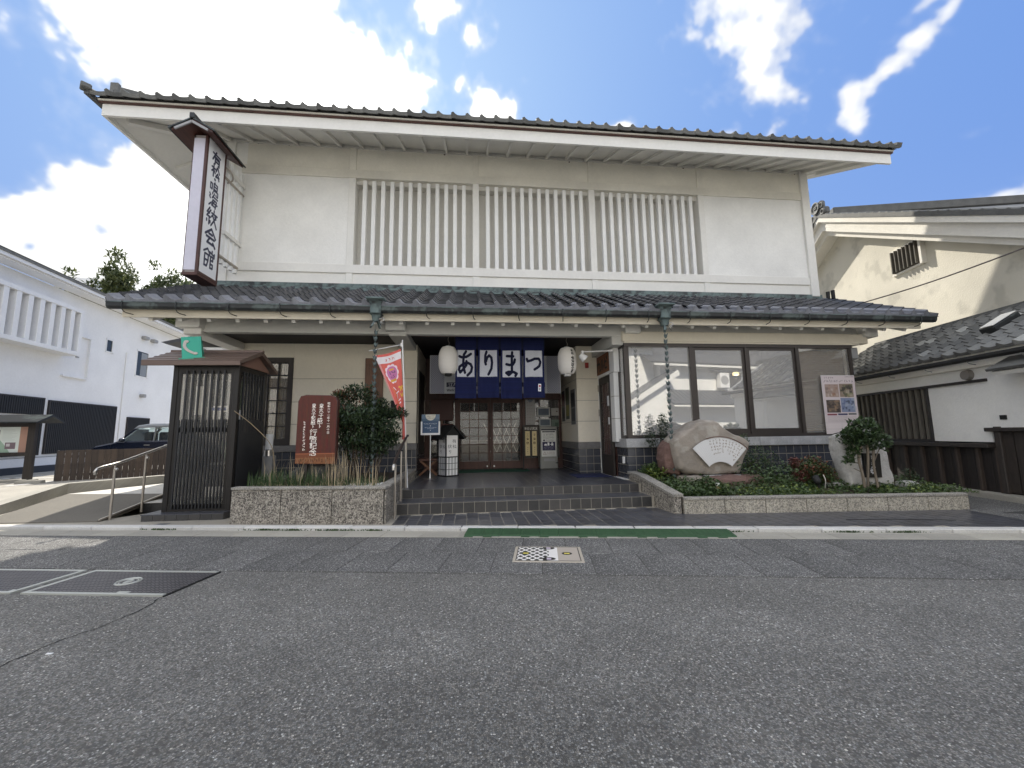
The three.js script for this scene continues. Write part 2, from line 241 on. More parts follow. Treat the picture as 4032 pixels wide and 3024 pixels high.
// ------------------------------------------------------------------ geometry helpers
const V = (x, y, z) => new THREE.Vector3(x, y, z);
let uvSeed = 1;
function boxUV(g, jitter = true) {                           // uv in metres by the facing axis
  if (g.index) g = g.toNonIndexed();
  g.computeVertexNormals();
  const p = g.attributes.position, n = p.count, uv = new Float32Array(n * 2), a = V(), b = V(), c = V(), e = V();
  const ju = jitter ? hash3(uvSeed, 1, 1) * 7 : 0, jv = jitter ? hash3(uvSeed++, 2, 1) * 7 : 0;
  for (let i = 0; i < n; i += 3) {
    a.fromBufferAttribute(p, i); b.fromBufferAttribute(p, i + 1); c.fromBufferAttribute(p, i + 2);
    e.copy(b).sub(a).cross(c.clone().sub(a));
    const X = Math.abs(e.x), Y = Math.abs(e.y), Z = Math.abs(e.z);
    [a, b, c].forEach((q, k) => { const s = Y >= X && Y >= Z ? [q.x, q.z] : X >= Z ? [q.z, q.y] : [q.x, q.y]; uv[(i + k) * 2] = s[0] + ju; uv[(i + k) * 2 + 1] = s[1] + jv; });
  }
  g.setAttribute('uv', new THREE.BufferAttribute(uv, 2));
  return g;
}
const plain = (g) => { g = g.index ? g.toNonIndexed() : g; for (const k of Object.keys(g.attributes)) if (!['position', 'normal', 'uv'].includes(k)) g.deleteAttribute(k); if (!g.attributes.normal) g.computeVertexNormals(); return g; };
// a box between two corners; c > 0 chamfers every edge
function bx(x0, x1, y0, y1, z0, z1, c = 0) {
  if (x0 > x1) [x0, x1] = [x1, x0]; if (y0 > y1) [y0, y1] = [y1, y0]; if (z0 > z1) [z0, z1] = [z1, z0];
  if (!c) { const g = new THREE.BoxGeometry(x1 - x0, y1 - y0, z1 - z0); g.translate((x0 + x1) / 2, (y0 + y1) / 2, (z0 + z1) / 2); return boxUV(g); }
  const pts = [];
  for (const [X, sx] of [[x0, 1], [x1, -1]]) for (const [Y, sy] of [[y0, 1], [y1, -1]]) for (const [Z, sz] of [[z0, 1], [z1, -1]])
    pts.push(V(X, Y + sy * c, Z + sz * c), V(X + sx * c, Y, Z + sz * c), V(X + sx * c, Y + sy * c, Z));
  return boxUV(new ConvexGeometry(pts));
}
function prism(pts, depth, axis = 'z', bevel = 0) {          // polygon [x,y] pulled along +z (or along x: [z,y] pulled along +x)
  const s = new THREE.Shape(pts.map((p) => new THREE.Vector2(p[0], p[1])));
  const g = new THREE.ExtrudeGeometry(s, { depth, bevelEnabled: bevel > 0, bevelSize: bevel, bevelThickness: bevel, bevelSegments: 1, curveSegments: 8 });
  if (axis === 'x') { g.rotateY(Math.PI / 2); g.scale(1, 1, -1); flip(g); }
  if (axis === 'y') { g.rotateX(-Math.PI / 2); g.scale(1, 1, -1); flip(g); }
  return boxUV(g);
}
function flip(g) { const p = g.index ? null : g.attributes.position.array; if (g.index) { const a = g.index.array; for (let i = 0; i < a.length; i += 3) [a[i], a[i + 1]] = [a[i + 1], a[i]]; } else for (let i = 0; i < p.length; i += 9) for (let k = 0; k < 3; k++) [p[i + k], p[i + 3 + k]] = [p[i + 3 + k], p[i + k]]; g.computeVertexNormals(); return g; }
function rod(a, b, r, seg = 8, r2 = r) {                      // a straight bar between two points
  const d = b.clone().sub(a), g = new THREE.CylinderGeometry(r2, r, d.length(), seg);
  g.applyQuaternion(new THREE.Quaternion().setFromUnitVectors(V(0, 1, 0), d.normalize())); g.translate((a.x + b.x) / 2, (a.y + b.y) / 2, (a.z + b.z) / 2);
  return plain(g);
}
function beam(a, b, w, h) {                                   // a square bar between two points, h upright
  const d = b.clone().sub(a), L = d.length(), g = new THREE.BoxGeometry(w, h, L), m = new THREE.Matrix4().lookAt(b, a, V(0, 1, 0)); m.setPosition(a.clone().add(b).multiplyScalar(0.5)); 
  const q = boxUV(g); q.applyMatrix4(m); return q;
}
const tube = (pts, r, seg = 24, rad = 7) => plain(new THREE.TubeGeometry(new THREE.CatmullRomCurve3(pts), seg, r, rad));
const cyl = (x, y, z, r0, r1, h, seg = 16) => { const g = new THREE.CylinderGeometry(r1, r0, h, seg); g.translate(x, y + h / 2, z); return plain(g); };
const lathe = (pts, seg = 20) => plain(new THREE.LatheGeometry(pts.map((p) => new THREE.Vector2(p[0], p[1])), seg));
const join = (list) => mergeGeometries(list.map(plain), false);
function quad(a, b, c, d, nu = 1, nv = 1) {                   // a b along the bottom, d c along the top; uv 0..1
  const pos = [], uv = [], idx = [];
  for (let j = 0; j <= nv; j++) for (let i = 0; i <= nu; i++) { const u = i / nu, v = j / nv, p = a.clone().lerp(b, u).lerp(d.clone().lerp(c, u), v); pos.push(p.x, p.y, p.z); uv.push(u, v); }
  for (let j = 0; j < nv; j++) for (let i = 0; i < nu; i++) { const k = j * (nu + 1) + i; idx.push(k, k + 1, k + nu + 2, k, k + nu + 2, k + nu + 1); }
  const g = new THREE.BufferGeometry(); g.setAttribute('position', new THREE.Float32BufferAttribute(pos, 3)); g.setAttribute('uv', new THREE.Float32BufferAttribute(uv, 2)); g.setIndex(idx); g.computeVertexNormals(); return plain(g);
}
const at = (g, x, y, z, ry = 0, rx = 0, rz = 0) => { const q = g.clone(); q.applyMatrix4(new THREE.Matrix4().compose(V(x, y, z), new THREE.Quaternion().setFromEuler(new THREE.Euler(rx, ry, rz, 'YXZ')), V(1, 1, 1))); return q; };

// ------------------------------------------------------------------ naming
const taken = new Map();
function numbered(name) { const k = taken.get(name) ?? 0; taken.set(name, k + 1); return k ? name + '_' + String(k).padStart(3, '0') : name; }
function thing(name, label, category, group, pos = [0, 0, 0], turn = 0) {
  const o = new THREE.Group(); o.name = numbered(name); o.position.set(...pos); o.rotation.y = turn; scene.add(o);
  o.userData = { label, category }; if (group) o.userData.group = group; return o;
}
function base(name, pos = [0, 0, 0], turn = 0) { const o = new THREE.Group(); o.name = numbered(name); o.position.set(...pos); o.rotation.y = turn; o.userData.kind = 'structure'; scene.add(o); return o; }
function part(parent, name, geo, mat, extra) {
  const m = new THREE.Mesh(Array.isArray(geo) ? join(geo) : geo, mat); m.name = name; m.castShadow = m.receiveShadow = true; parent.add(m);
  if (extra) m.userData = typeof extra === 'string' ? { label: extra } : extra; return m;
}
function solo(name, label, category, geo, mat, group) { const m = part(scene, numbered(name), geo, mat); m.userData = { label, category }; if (group) m.userData.group = group; return m; }
function ground(name, geo, mat) { const m = part(scene, numbered(name), geo, mat); m.userData.kind = 'structure'; return m; }
const STUFF = { kind: 'stuff' };

// frames: the street runs at 10.2 degrees to the building; s along it, t towards the building
const ST = 10.2 * D2R, SO = V(0, 0, -6.63), su = V(Math.cos(ST), 0, Math.sin(ST)), sv = V(Math.sin(ST), 0, -Math.cos(ST));
const st = (s, t, y = 0) => SO.clone().addScaledVector(su, s).addScaledVector(sv, t).setY(y);
const toST = (x, z) => { const p = V(x, 0, z).sub(SO); return [p.dot(su), p.dot(sv)]; };

// ------------------------------------------------------------------ writing: brush strokes on a ten by ten grid
const GLYPH = {
  '有': '0292 4007 3439 34848979 3585 3787', '松': '0343 2029 2406 2446 6154 7194 7558 5897 8699', '・': '4455', '鳴': '0222260602 5041 4147 418184 4383 4585 46969989 3839 5859 7879', '海': '0112 0314 0927 5033 4292 4438 4484 8479 3696 3878 6447',
  '絞': '2003 0323 3105 0535 2529 0708 3738 6061 4292 5344 7384 8349 5399', '会': '5004 5094 3363 1585 4528 2878 7799', '館': '3002 3052 1343461613 1319 1939 4639 7071 5192 5153 9193 6369 63838565 67878969',
  '皇': '5041 2125 21818525 2383 2676 1999 5659 2777', '太': '1383 5019 5499 4758', '子': '2171 7154 5459 5948 0595', '殿': '1151 5153 1313 1108 2448 1444 2427 4447 0757 1627 1809 3849 6062 7162 7181 8184 6595 8569 6699', '下': '0191 4149 4467',
  '妃': '2005 0557 2039 0343 4019 5181 8184 5484 5458 5898 9897', '行': '2002 3204 1519 4191 4494 7479 7968', '啓': '0141 0242 0205 0444 4244 6042 5292 8245 6295 2686 8689 2629 2989', '記': '1131 0242 1333 1434 1535381815 5191 9195 5595 5559 5999 9998',
  '念': '5004 5094 3363 2474 7456 1719 3739 3989 8988 6677 8698', '昭': '0131370701 0434 4181 8184 6145 4686894946', '和': '3011 0343 2129 2307 2347 5383875753', '六': '5052 0393 3509 6599', '十': '0494 5059', '一': '0595', '年': '3004 2191 2484 2427 0797 5159', '月': '2126 2609 218189 2383 2585', '日': '2181892921 2585',
  '江': '0112 0314 0927 4292 6268 3898', '戸': '1181 2282 8285 2585 2208', '時': '0131370701 0434 4292 6165 4494 3696 7679 7968 5758', '本': '0292 5059 5307 5397 3777', '三': '1181 2575 0999', 'の': '522648293828 526181848758', '演': '0112 0314 0927 5051 3192 3132 9192 4484 6377 44488884 4686 3919 7899', '実': '5051 1113 1191 9193 2373 2575 5153 0797 5309 5899',
  'り': '2125263534 62727477685949', 'カ': '0383 4009 83878979', 'ル': '31362809 61686978 7896', 'ビ': '2128395989 2474 7182 8092', '絵': '2003 0323 3105 0535 2529 0708 3738 7043 7093 5474 4696 7548 4878 7788',
};
function glyph(g, ch, x, y, w, h, lw) {
  const s = GLYPH[ch]; if (!s) return; g.lineWidth = lw; g.lineCap = 'round'; g.lineJoin = 'round';
  for (const k of s.split(' ')) { g.beginPath(); for (let i = 0; i + 1 < k.length; i += 2) { const px = x + (+k[i] / 9.4 + 0.03) * w, py = y + (+k[i + 1] / 9.4 + 0.02) * h; i ? g.lineTo(px, py) : g.moveTo(px, py); } g.stroke(); }
}
function column(g, text, x, y, size, step, lw) { [...text].forEach((c, i) => glyph(g, c, x - size / 2, y + i * step, size, size, lw)); }
function canvas(w, h, draw, rough = 0.7, opt = {}) {
  const c = document.createElement('canvas'); c.width = w; c.height = h; const g = c.getContext('2d'); draw(g, w, h);
  const t = new THREE.CanvasTexture(c); t.colorSpace = THREE.SRGBColorSpace; t.magFilter = THREE.LinearFilter; t.anisotropy = 8;
  return std({ map: t, roughness: rough, ...opt });
}
function scribble(g, x0, x1, y, h, r, gap = 1.15) { for (let x = x0; x < x1 - h * 0.6; x += h * gap) { for (let k = 0; k < 4; k++) { g.beginPath(); g.moveTo(x + r() * h * 0.9, y + r() * h); g.lineTo(x + r() * h * 0.9, y + r() * h); g.stroke(); } } }
// a flat printed face: a thin board whose front carries the print, facing +z of its own frame
function board(parent, name, w, h, d, faceMat, bodyMat, x, y, z, ry = 0, rx = 0, rz = 0) {
  const b = part(parent, name, at(bx(-w / 2, w / 2, -h / 2, h / 2, -d, 0), x, y, z, ry, rx, rz), bodyMat);
  const f = new THREE.PlaneGeometry(w * 0.995, h * 0.995); f.translate(0, 0, 0.002); part(b, 'print', at(f, x, y, z, ry, rx, rz), faceMat); return b;
}

// ================================================================== THE GROUND
let M_step;
const KY = 0.05;                                              // pavement and kerb height
{
  ground('ground', (() => { const g = new THREE.PlaneGeometry(1200, 1200, 1, 1); g.rotateX(-Math.PI / 2); g.translate(0, -0.12, 0); return boxUV(g, false); })(), M.far);
  // road: a worn asphalt sheet, tone varying in broad patches and tracks
  {
    const g0 = new THREE.PlaneGeometry(90, 14, 360, 112); g0.rotateX(-Math.PI / 2); g0.translate(0, 0, 7 + 0);
    const p = g0.attributes.position, uv = [], col = [];
    for (let i = 0; i < p.count; i++) {
      const s = p.getX(i), z = p.getZ(i), t = -0.02 - z, q = st(s, t, 0); p.setXYZ(i, q.x, 0, q.z); uv.push(q.x + 3.3, q.z);
      const n = fbm3(q.x * 0.5, 2, q.z * 0.9, 4), f = fbm3(q.x * 2.2, 5, q.z * 2.2, 3), lane = 0.06 * Math.sin(t * 1.7);
      const k = 0.98 + 0.34 * (n - 0.5) + 0.16 * (f - 0.5) + lane; col.push(k, k, k);
    }
    g0.setAttribute('uv', new THREE.Float32BufferAttribute(uv, 2)); g0.setAttribute('color', new THREE.Float32BufferAttribute(col, 3)); g0.computeVertexNormals();
    const road = new THREE.Mesh(g0, M.asphalt); road.name = 'road'; road.userData.kind = 'structure'; road.receiveShadow = true; scene.add(road);
    // crack across the left of the road, and smaller ones
    const r = rng(5), crack = (pts, w) => { const out = []; for (let i = 0; i + 1 < pts.length; i++) { const n = 7; for (let k = 0; k < n; k++) { const a = lerp(pts[i][0], pts[i + 1][0], k / n), b = lerp(pts[i][1], pts[i + 1][1], k / n); out.push([a + (r() - 0.5) * 0.03, b + (r() - 0.5) * 0.03]); } } out.push(pts[pts.length - 1]); const gs = []; for (let i = 0; i + 1 < out.length; i++) { const A = V(out[i][0], 0.004, out[i][1]), B = V(out[i + 1][0], 0.004, out[i + 1][1]), n = V(-(B.z - A.z), 0, B.x - A.x).normalize().multiplyScalar(w * (0.35 + 0.65 * r())); gs.push(quad(A.clone().sub(n), A.clone().add(n), B.clone().add(n), B.clone().sub(n))); } return join(gs); };
    part(road, 'crack', [crack([[-2.93, -4.44], [-2.9, -4.15], [-2.96, -3.82], [-3.08, -3.63], [-3.14, -3.28], [-3.5, -2.7]], 0.007)], std({ color: rgb(0.02), roughness: 1 }));
  }
  // paving slabs between the road and the drain covers
  {
    const b = base('paving_band', [SO.x, 0, SO.z], -ST);
    part(b, 'bed', bx(-40, 40, -0.1, 0.001, 0.42, 1.94), M.groutDark);
    const r = rng(9), W = 0.578;
    const geos = [0, 1, 2, 3].map(() => bx(-W / 2 + 0.005, W / 2 - 0.005, -0.03, 0, -0.375, 0.375, 0.004));
    for (let i = -24; i <= 22; i++) for (const row of [0, 1]) {
      const m = part(b, 'paving_slab', geos[(r() * 4) | 0], M.slab[(r() * 3) | 0]);
      const wide = r() < 0.5 ? 0 : 0.001;
      m.position.set(i * W + (row ? 0.27 : 0), 0.008 + wide + 0.002 * r(), 0.42 + 0.38 + row * 0.757); m.rotation.set((r() - 0.5) * 0.004, 0, (r() - 0.5) * 0.004);
    }
  }
  // drain covers
  {
    const b = base('drain_strip', [SO.x, 0, SO.z], -ST); const r = rng(11);
    part(b, 'mortar', bx(-40, 40, -0.1, 0.006, 0.0, 0.42), M.concrete[2]);
    const geos = [0, 1, 2].map(() => bx(-0.293, 0.293, -0.05, 0, -0.155, 0.155, 0.006));
    for (let i = -22; i <= 20; i++) { const m = part(b, 'drain_cover', geos[(r() * 3) | 0], M.concrete[(r() * 3) | 0]); m.position.set(i * 0.593 + 0.2, 0.011 + 0.003 * r(), 0.255); m.rotation.z = (r() - 0.5) * 0.006; }
    // dark joints
    part(b, 'gap', bx(-40, 40, 0.0, 0.008, 0.412, 0.424), M.black);
  }
  // kerb
  {
    const b = base('kerb', [SO.x, 0, SO.z], -ST), r = rng(13), geos = [0, 1, 2].map(() => bx(-0.445, 0.445, -0.08, KY + 0.006, -0.165, 0, 0.012));
    for (let i = -16; i <= 13; i++) { const m = part(b, 'kerb_stone', geos[(r() * 3) | 0], M.kerbStone[(r() * 2) | 0]); m.position.set(i * 0.898 + 0.3, (r() - 0.5) * 0.004, (r() - 0.5) * 0.006); }
  }
  // moss and weeds along the kerb foot
  {
    const r = rng(15), gs = []; for (let i = 0; i < 700; i++) { const c = [-5.2, -3.4, -2.9, -2.2, -1.6, 3.9, 5.6, 6.4][(r() * 8) | 0], s = c + (r() - 0.5) * (r() * 0.8), p = st(s, -0.004 - r() * 0.03, 0.01), h = 0.008 + 0.02 * r(), a = r() * 6.3; gs.push(quad(p, p.clone().add(V(0.012, 0, 0)), p.clone().add(V(0.012 + Math.cos(a) * 0.01, h, Math.sin(a) * 0.01)), p.clone().add(V(Math.cos(a) * 0.01, h, Math.sin(a) * 0.01)))); }
    const m = solo('moss', 'green moss tufts growing along the foot of the kerb', 'moss', gs, M.leafMid[2]); m.userData.kind = 'stuff';
  }
  // tiled pavement in front of the steps: dark blue-grey tiles in columns, grout between
  {
    const b = base('pavement');
    const pts = [st(-9.2, 0.12), V(-9.2, 0, -8.6), V(-6.6, 0, -8.6), V(-6.0, 0, -9.5), V(-1.2, 0, -9.5), V(-1.2, 0, -8), V(3.7, 0, -8), V(3.7, 0, -7.4), V(10.3, 0, -6.9), st(10.5, 0.12)];
    part(b, 'bed', at(prism(pts.map((p) => [p.x, p.z]), 0.16, 'y'), 0, -0.112, 0), M.grout);
    const r = rng(17), geos = [0, 1, 2].map(() => bx(-0.098, 0.098, -0.006, 0, -0.098, 0.098, 0.001)), rest = [], P = 0.2045;
    const inside = (x, z) => { const [s, t] = toST(x, z); if (t < 0.16) return false; if (x > -1.3 && x < 3.62) return z > -7.79; if (x >= 3.62) return x < 9.05 && z > -7.13 + (x - 3.78) * 0.094 - 0.1; if (x < -6.2) return x > -8.4 && t < 1.2 && t > 0.16 && z > -8.5; return x < -5.0 && t < 1.5; };
    let n = 0;
    for (let i = -42; i < 45; i++) for (let j = 0; j < 20; j++) {
      const x = i * P + 0.05, z = -7.9 + (j + 0.5) * P + (i & 1 ? 0.1 : 0) + 0.02; if (!inside(x, z)) continue;
      const y = KY + 0.0012 * r(), g = geos[(r() * 3) | 0];
      if (n++ < 290 && x > -1.4) { const m = part(b, 'tile', g, M.floorTile[(r() * 3) | 0]); m.position.set(x, y, z); m.rotation.set((r() - 0.5) * 0.006, 0, (r() - 0.5) * 0.006); } else rest.push(at(g, x, y, z));
    }
    if (rest.length) part(b, 'tiles', rest, M.floorTile[1], STUFF);
    part(b, 'repair_patch', prism([[6.05, -6.2], [6.08, -6.22], [6.9, -6.12], [7.55, -5.94], [7.62, -5.86], [7.53, -5.92], [6.88, -6.1]], 0.004, 'y').translate(0, KY + 0.0015, 0), M.black);
  }
  // alley between the building and the storehouse
  {
    const g = prism([[8.8, -6.66], [9.0, -6.66 - 0.1], [9.4, -12], [12.2, -16], [13, -16], [12, -10], [10.75, -7.4], [10.35, -5.2], [8.6, -5.2]].map((p) => [p[0], p[1]]), 0.12, 'y').translate(0, -0.065, 0);
    const a = ground('alley', g, M.slab[2]);
    part(a, 'steel_cover', prism([[9.05, -6.25], [9.9, -6.33], [10.4, -6.1], [10.45, -5.72], [9.75, -5.86]], 0.004, 'y').translate(0, 0.058, 0), std({ color: rgb(0.05), roughness: 0.7 }));
  }
  // parking ground on the left, rising gently away from the street
  {
    const w = [[-60, -25], [-8.95, -9.2]], pos = [], P = (x, y, z) => V(x, y, z);
    const k0 = st(-9.0, 0.14, KY - 0.004), k1 = st(-46, 0.14, KY - 0.004);
    const g = join([quad(k1, k0, P(-9.3, 0.28, -12.2), P(-46, 0.28, -16.6), 8, 4), quad(P(-46, 0.28, -16.6), P(-9.3, 0.28, -12.2), P(-7.5, 0.3, -34), P(-60, 0.3, -40), 8, 6)]);
    const p = g.attributes.position, uv = []; for (let i = 0; i < p.count; i++) uv.push(p.getX(i), p.getZ(i)); g.setAttribute('uv', new THREE.Float32BufferAttribute(uv, 2));
    const lot = ground('parking_ground', g, M.lot);
    const wl = std({ color: rgb(0.78), roughness: 0.8 }); 
    for (const [x0, z0, x1, z1] of [[-15.4, -15.4, -12.6, -15.0], [-12.6, -12.7, -12.2, -17.2], [-15.2, -12.9, -14.9, -17.6]]) { const A = P(x0, 0.288, z0), B = P(x1, 0.288, z1), n = V(-(z1 - z0), 0, x1 - x0).normalize().multiplyScalar(0.06); part(lot, 'parking_line', quad(A.clone().sub(n), A.clone().add(n), B.clone().add(n), B.clone().sub(n)), wl); }
  }
}
{
  // ramp, landing and their kerb wall
  const r = base('ramp'); const P = V;
  const A = P(-8.75, 0.06, -8.42), B = P(-6.62, 0.06, -8.22), C = P(-6.72, 0.3, -10.0), Dd = P(-9.05, 0.3, -10.42), dn = V(0, -0.07, 0);
  const slab = [quad(A, B, C, Dd), quad(A.clone().add(dn), B.clone().add(dn), B, A), quad(B.clone().add(dn), C.clone().add(dn), C, B)];
  part(r, 'ramp_slab', slab, M.ramp);
  part(r, 'edge_strip', beam(P(-6.6, 0.075, -8.24), P(-6.7, 0.315, -10.0), 0.03, 0.03), M.steelDull);
  const l = base('landing');
  part(l, 'slab', prism([[-9.08, -10.43], [-6.7, -10.02], [-5.7, -10.02], [-5.7, -14], [-7.2, -14], [-8.35, -12.3]], 0.2, 'y').translate(0, 0.098, 0), M.landingPale);
  part(l, 'step', bx(-6.72, -5.45, -0.02, 0.2, -10.0, -9.32, 0.01), M.riserTile[0]);
  for (let i = 0; i < 6; i++) part(l, 'tile', at(M_step ??= bx(-0.098, 0.098, -0.08, 0.08, 0, 0.01), -6.6 + i * 0.204, 0.11, -9.325), M.riserTile[i % 3]);
  part(l, 'step_top', bx(-6.74, -5.45, 0.2, 0.212, -10.02, -9.3), M.landingPale);
}
{
  const w = thing('kerb_wall', 'low concrete kerb wall with red front end bordering the ramp', 'kerb');
  const cap = [[-9.05, 0.06, -9.0], [-9.35, 0.5, -10.75], [-8.45, 0.5, -12.45], [-7.5, 0.5, -14.2]], wd = 0.26;
  const col = (i) => { const p = cap[i], a = cap[Math.max(0, i - 1)], b = cap[Math.min(3, i + 1)], n = V(-(b[2] - a[2]), 0, b[0] - a[0]).normalize().multiplyScalar(-wd); const lo = i === 0 ? 0.26 : p[1]; return { ti: V(p[0], lo, p[2]), to: V(p[0] + n.x, lo, p[2] + n.z), bi: V(p[0], i ? 0.2 : 0.02, p[2]), bo: V(p[0] + n.x, i ? 0.2 : 0.02, p[2] + n.z) }; };
  const c = [0, 1, 2, 3].map(col); 
  const seg = (a, b) => join([quad(a.ti, b.ti, b.to, a.to), quad(a.bi, b.bi, b.ti, a.ti), quad(b.bo, a.bo, a.to, b.to)]);
  for (let i = 0; i < 3; i++) { const g = seg(c[i], c[i + 1]), p = g.attributes.position, uv = []; for (let k = 0; k < p.count; k++) uv.push(p.getX(k) + p.getZ(k) * 0.5, p.getY(k) + p.getZ(k)); g.setAttribute('uv', new THREE.Float32BufferAttribute(uv, 2)); part(w, 'wall_segment', g, M.concrete[1]); }
  part(w, 'end_face', quad(c[0].bo, c[0].bi, c[0].ti, c[0].to), std({ color: rgb(0.3, 0.16, 0.11), roughness: 0.9 }), 'worn reddish front end');
}

// ================================================================== ROOF TILES
// one S-shaped pantile: across u, pulled up the slope (-z); front edge thick, the eave kind with a drooping face
function pantile(w, len, amp, thick, lip, n = 7) {
  const prof = []; for (let i = 0; i <= n; i++) { const u = i / n; prof.push([u * w, amp * Math.exp(-Math.pow((u - 0.15) / 0.14, 2)) + amp * 0.22 * Math.pow((u - 0.62) / 0.38, 2)]); }
  const pos = [], tri = (a, b, c) => pos.push(...a, ...b, ...c), qd = (a, b, c, d) => { tri(a, b, c); tri(a, c, d); };
  const f = thick, k = 0.0;
  for (let i = 0; i < n; i++) {
    const [x0, h0] = prof[i], [x1, h1] = prof[i + 1];
    qd([x0, h0 + f, 0], [x1, h1 + f, 0], [x1, h1 + k, -len], [x0, h0 + k, -len]);
    qd([x0, lip ? -lip + h0 * 0.25 : h0, 0.0], [x1, lip ? -lip + h1 * 0.25 : h1, 0.0], [x1, h1 + f, 0], [x0, h0 + f, 0]);
    if (lip) qd([x0, -lip + h0 * 0.25, 0], [x0, -lip + h0 * 0.25, -0.05], [x1, -lip + h1 * 0.25, -0.05], [x1, -lip + h1 * 0.25, 0]);
  }
  for (const [x, h, o] of [[prof[0][0], prof[0][1], 0], [prof[n][0], prof[n][1], 1]]) { const a = [x, h + f, 0], b = [x, h, -len], c = [x, lip ? -lip + h * 0.25 : h - 0.004, 0]; o ? tri(a, c, b) : tri(c, a, b); }
  const g = new THREE.BufferGeometry(); g.setAttribute('position', new THREE.Float32BufferAttribute(pos, 3)); return boxUV(g);
}
// lays tiles on a slope: origin at the left end of the eave, x across, rows up the slope
function layTiles(parent, { x0, cols, pitch, y, z, slope, rows, expo, mats, eaveMats, amp = 0.055, thick = 0.026, lip = 0.055, single = 300, seed = 1, keep = () => true, name = 'roof_tile', ry = 0 }) {
  const r = rng(seed), plainT = [0, 1].map(() => pantile(pitch * 1.03, expo + 0.07, amp, thick, 0)), eaveT = [0, 1].map(() => pantile(pitch * 1.03, expo + 0.07, amp, thick, lip));
  const rest = mats.map(() => []); let n = 0;
  for (let j = 0; j < rows; j++) for (let i = 0; i < cols; i++) {
    const d = j * expo, X = x0 + i * pitch, Y = y + d * Math.sin(slope) + 0.004 * (r() - 0.5), Z = z - d * Math.cos(slope) + 0.012 * (r() - 0.5);
    const k = (r() * mats.length) | 0, ke = (r() * 2) | 0, roll = (r() - 0.5) * 0.02; if (!keep(i, j, X, Z)) continue;
    const g = (j ? plainT : eaveT)[ke], m = j || !eaveMats ? mats[k] : eaveMats[(r() * eaveMats.length) | 0];
    if (n++ < single) { const t = part(parent, name, g, m); t.position.set(X, Y, Z); t.rotation.set(slope - 0.012, 0, roll); }
    else rest[k].push(at(g, X, Y, Z, 0, slope - 0.012, roll));
  }
  rest.forEach((l, k) => { if (l.length) part(parent, name + 's', l, mats[k], STUFF); });
}
// square wall tiles on a face: rows of thin plates; frame = [origin, direction along the wall]
function plates(parent, name, o, dir, len, h, size, mat, matGrout, thick = 0.012, seed = 3, one = 0) {
  const r = rng(seed), ang = Math.atan2(-dir.z, dir.x), gs = [], n = Math.ceil(len / size), m = Math.ceil(h / size);
  for (let i = 0; i < n; i++) for (let j = 0; j < m; j++) {
    const x0 = i * size + 0.0065, x1 = Math.min(len, (i + 1) * size - 0.0065), y1 = h - j * size - 0.0065, y0 = Math.max(0, h - (j + 1) * size + 0.0065); if (x1 - x0 < 0.02 || y1 - y0 < 0.02) continue;
    gs.push(at(bx(x0, x1, y0, y1, 0, thick + 0.0015 * r()), o.x, o.y, o.z, ang));
  }
  return part(parent, name, gs, mat, STUFF);
}

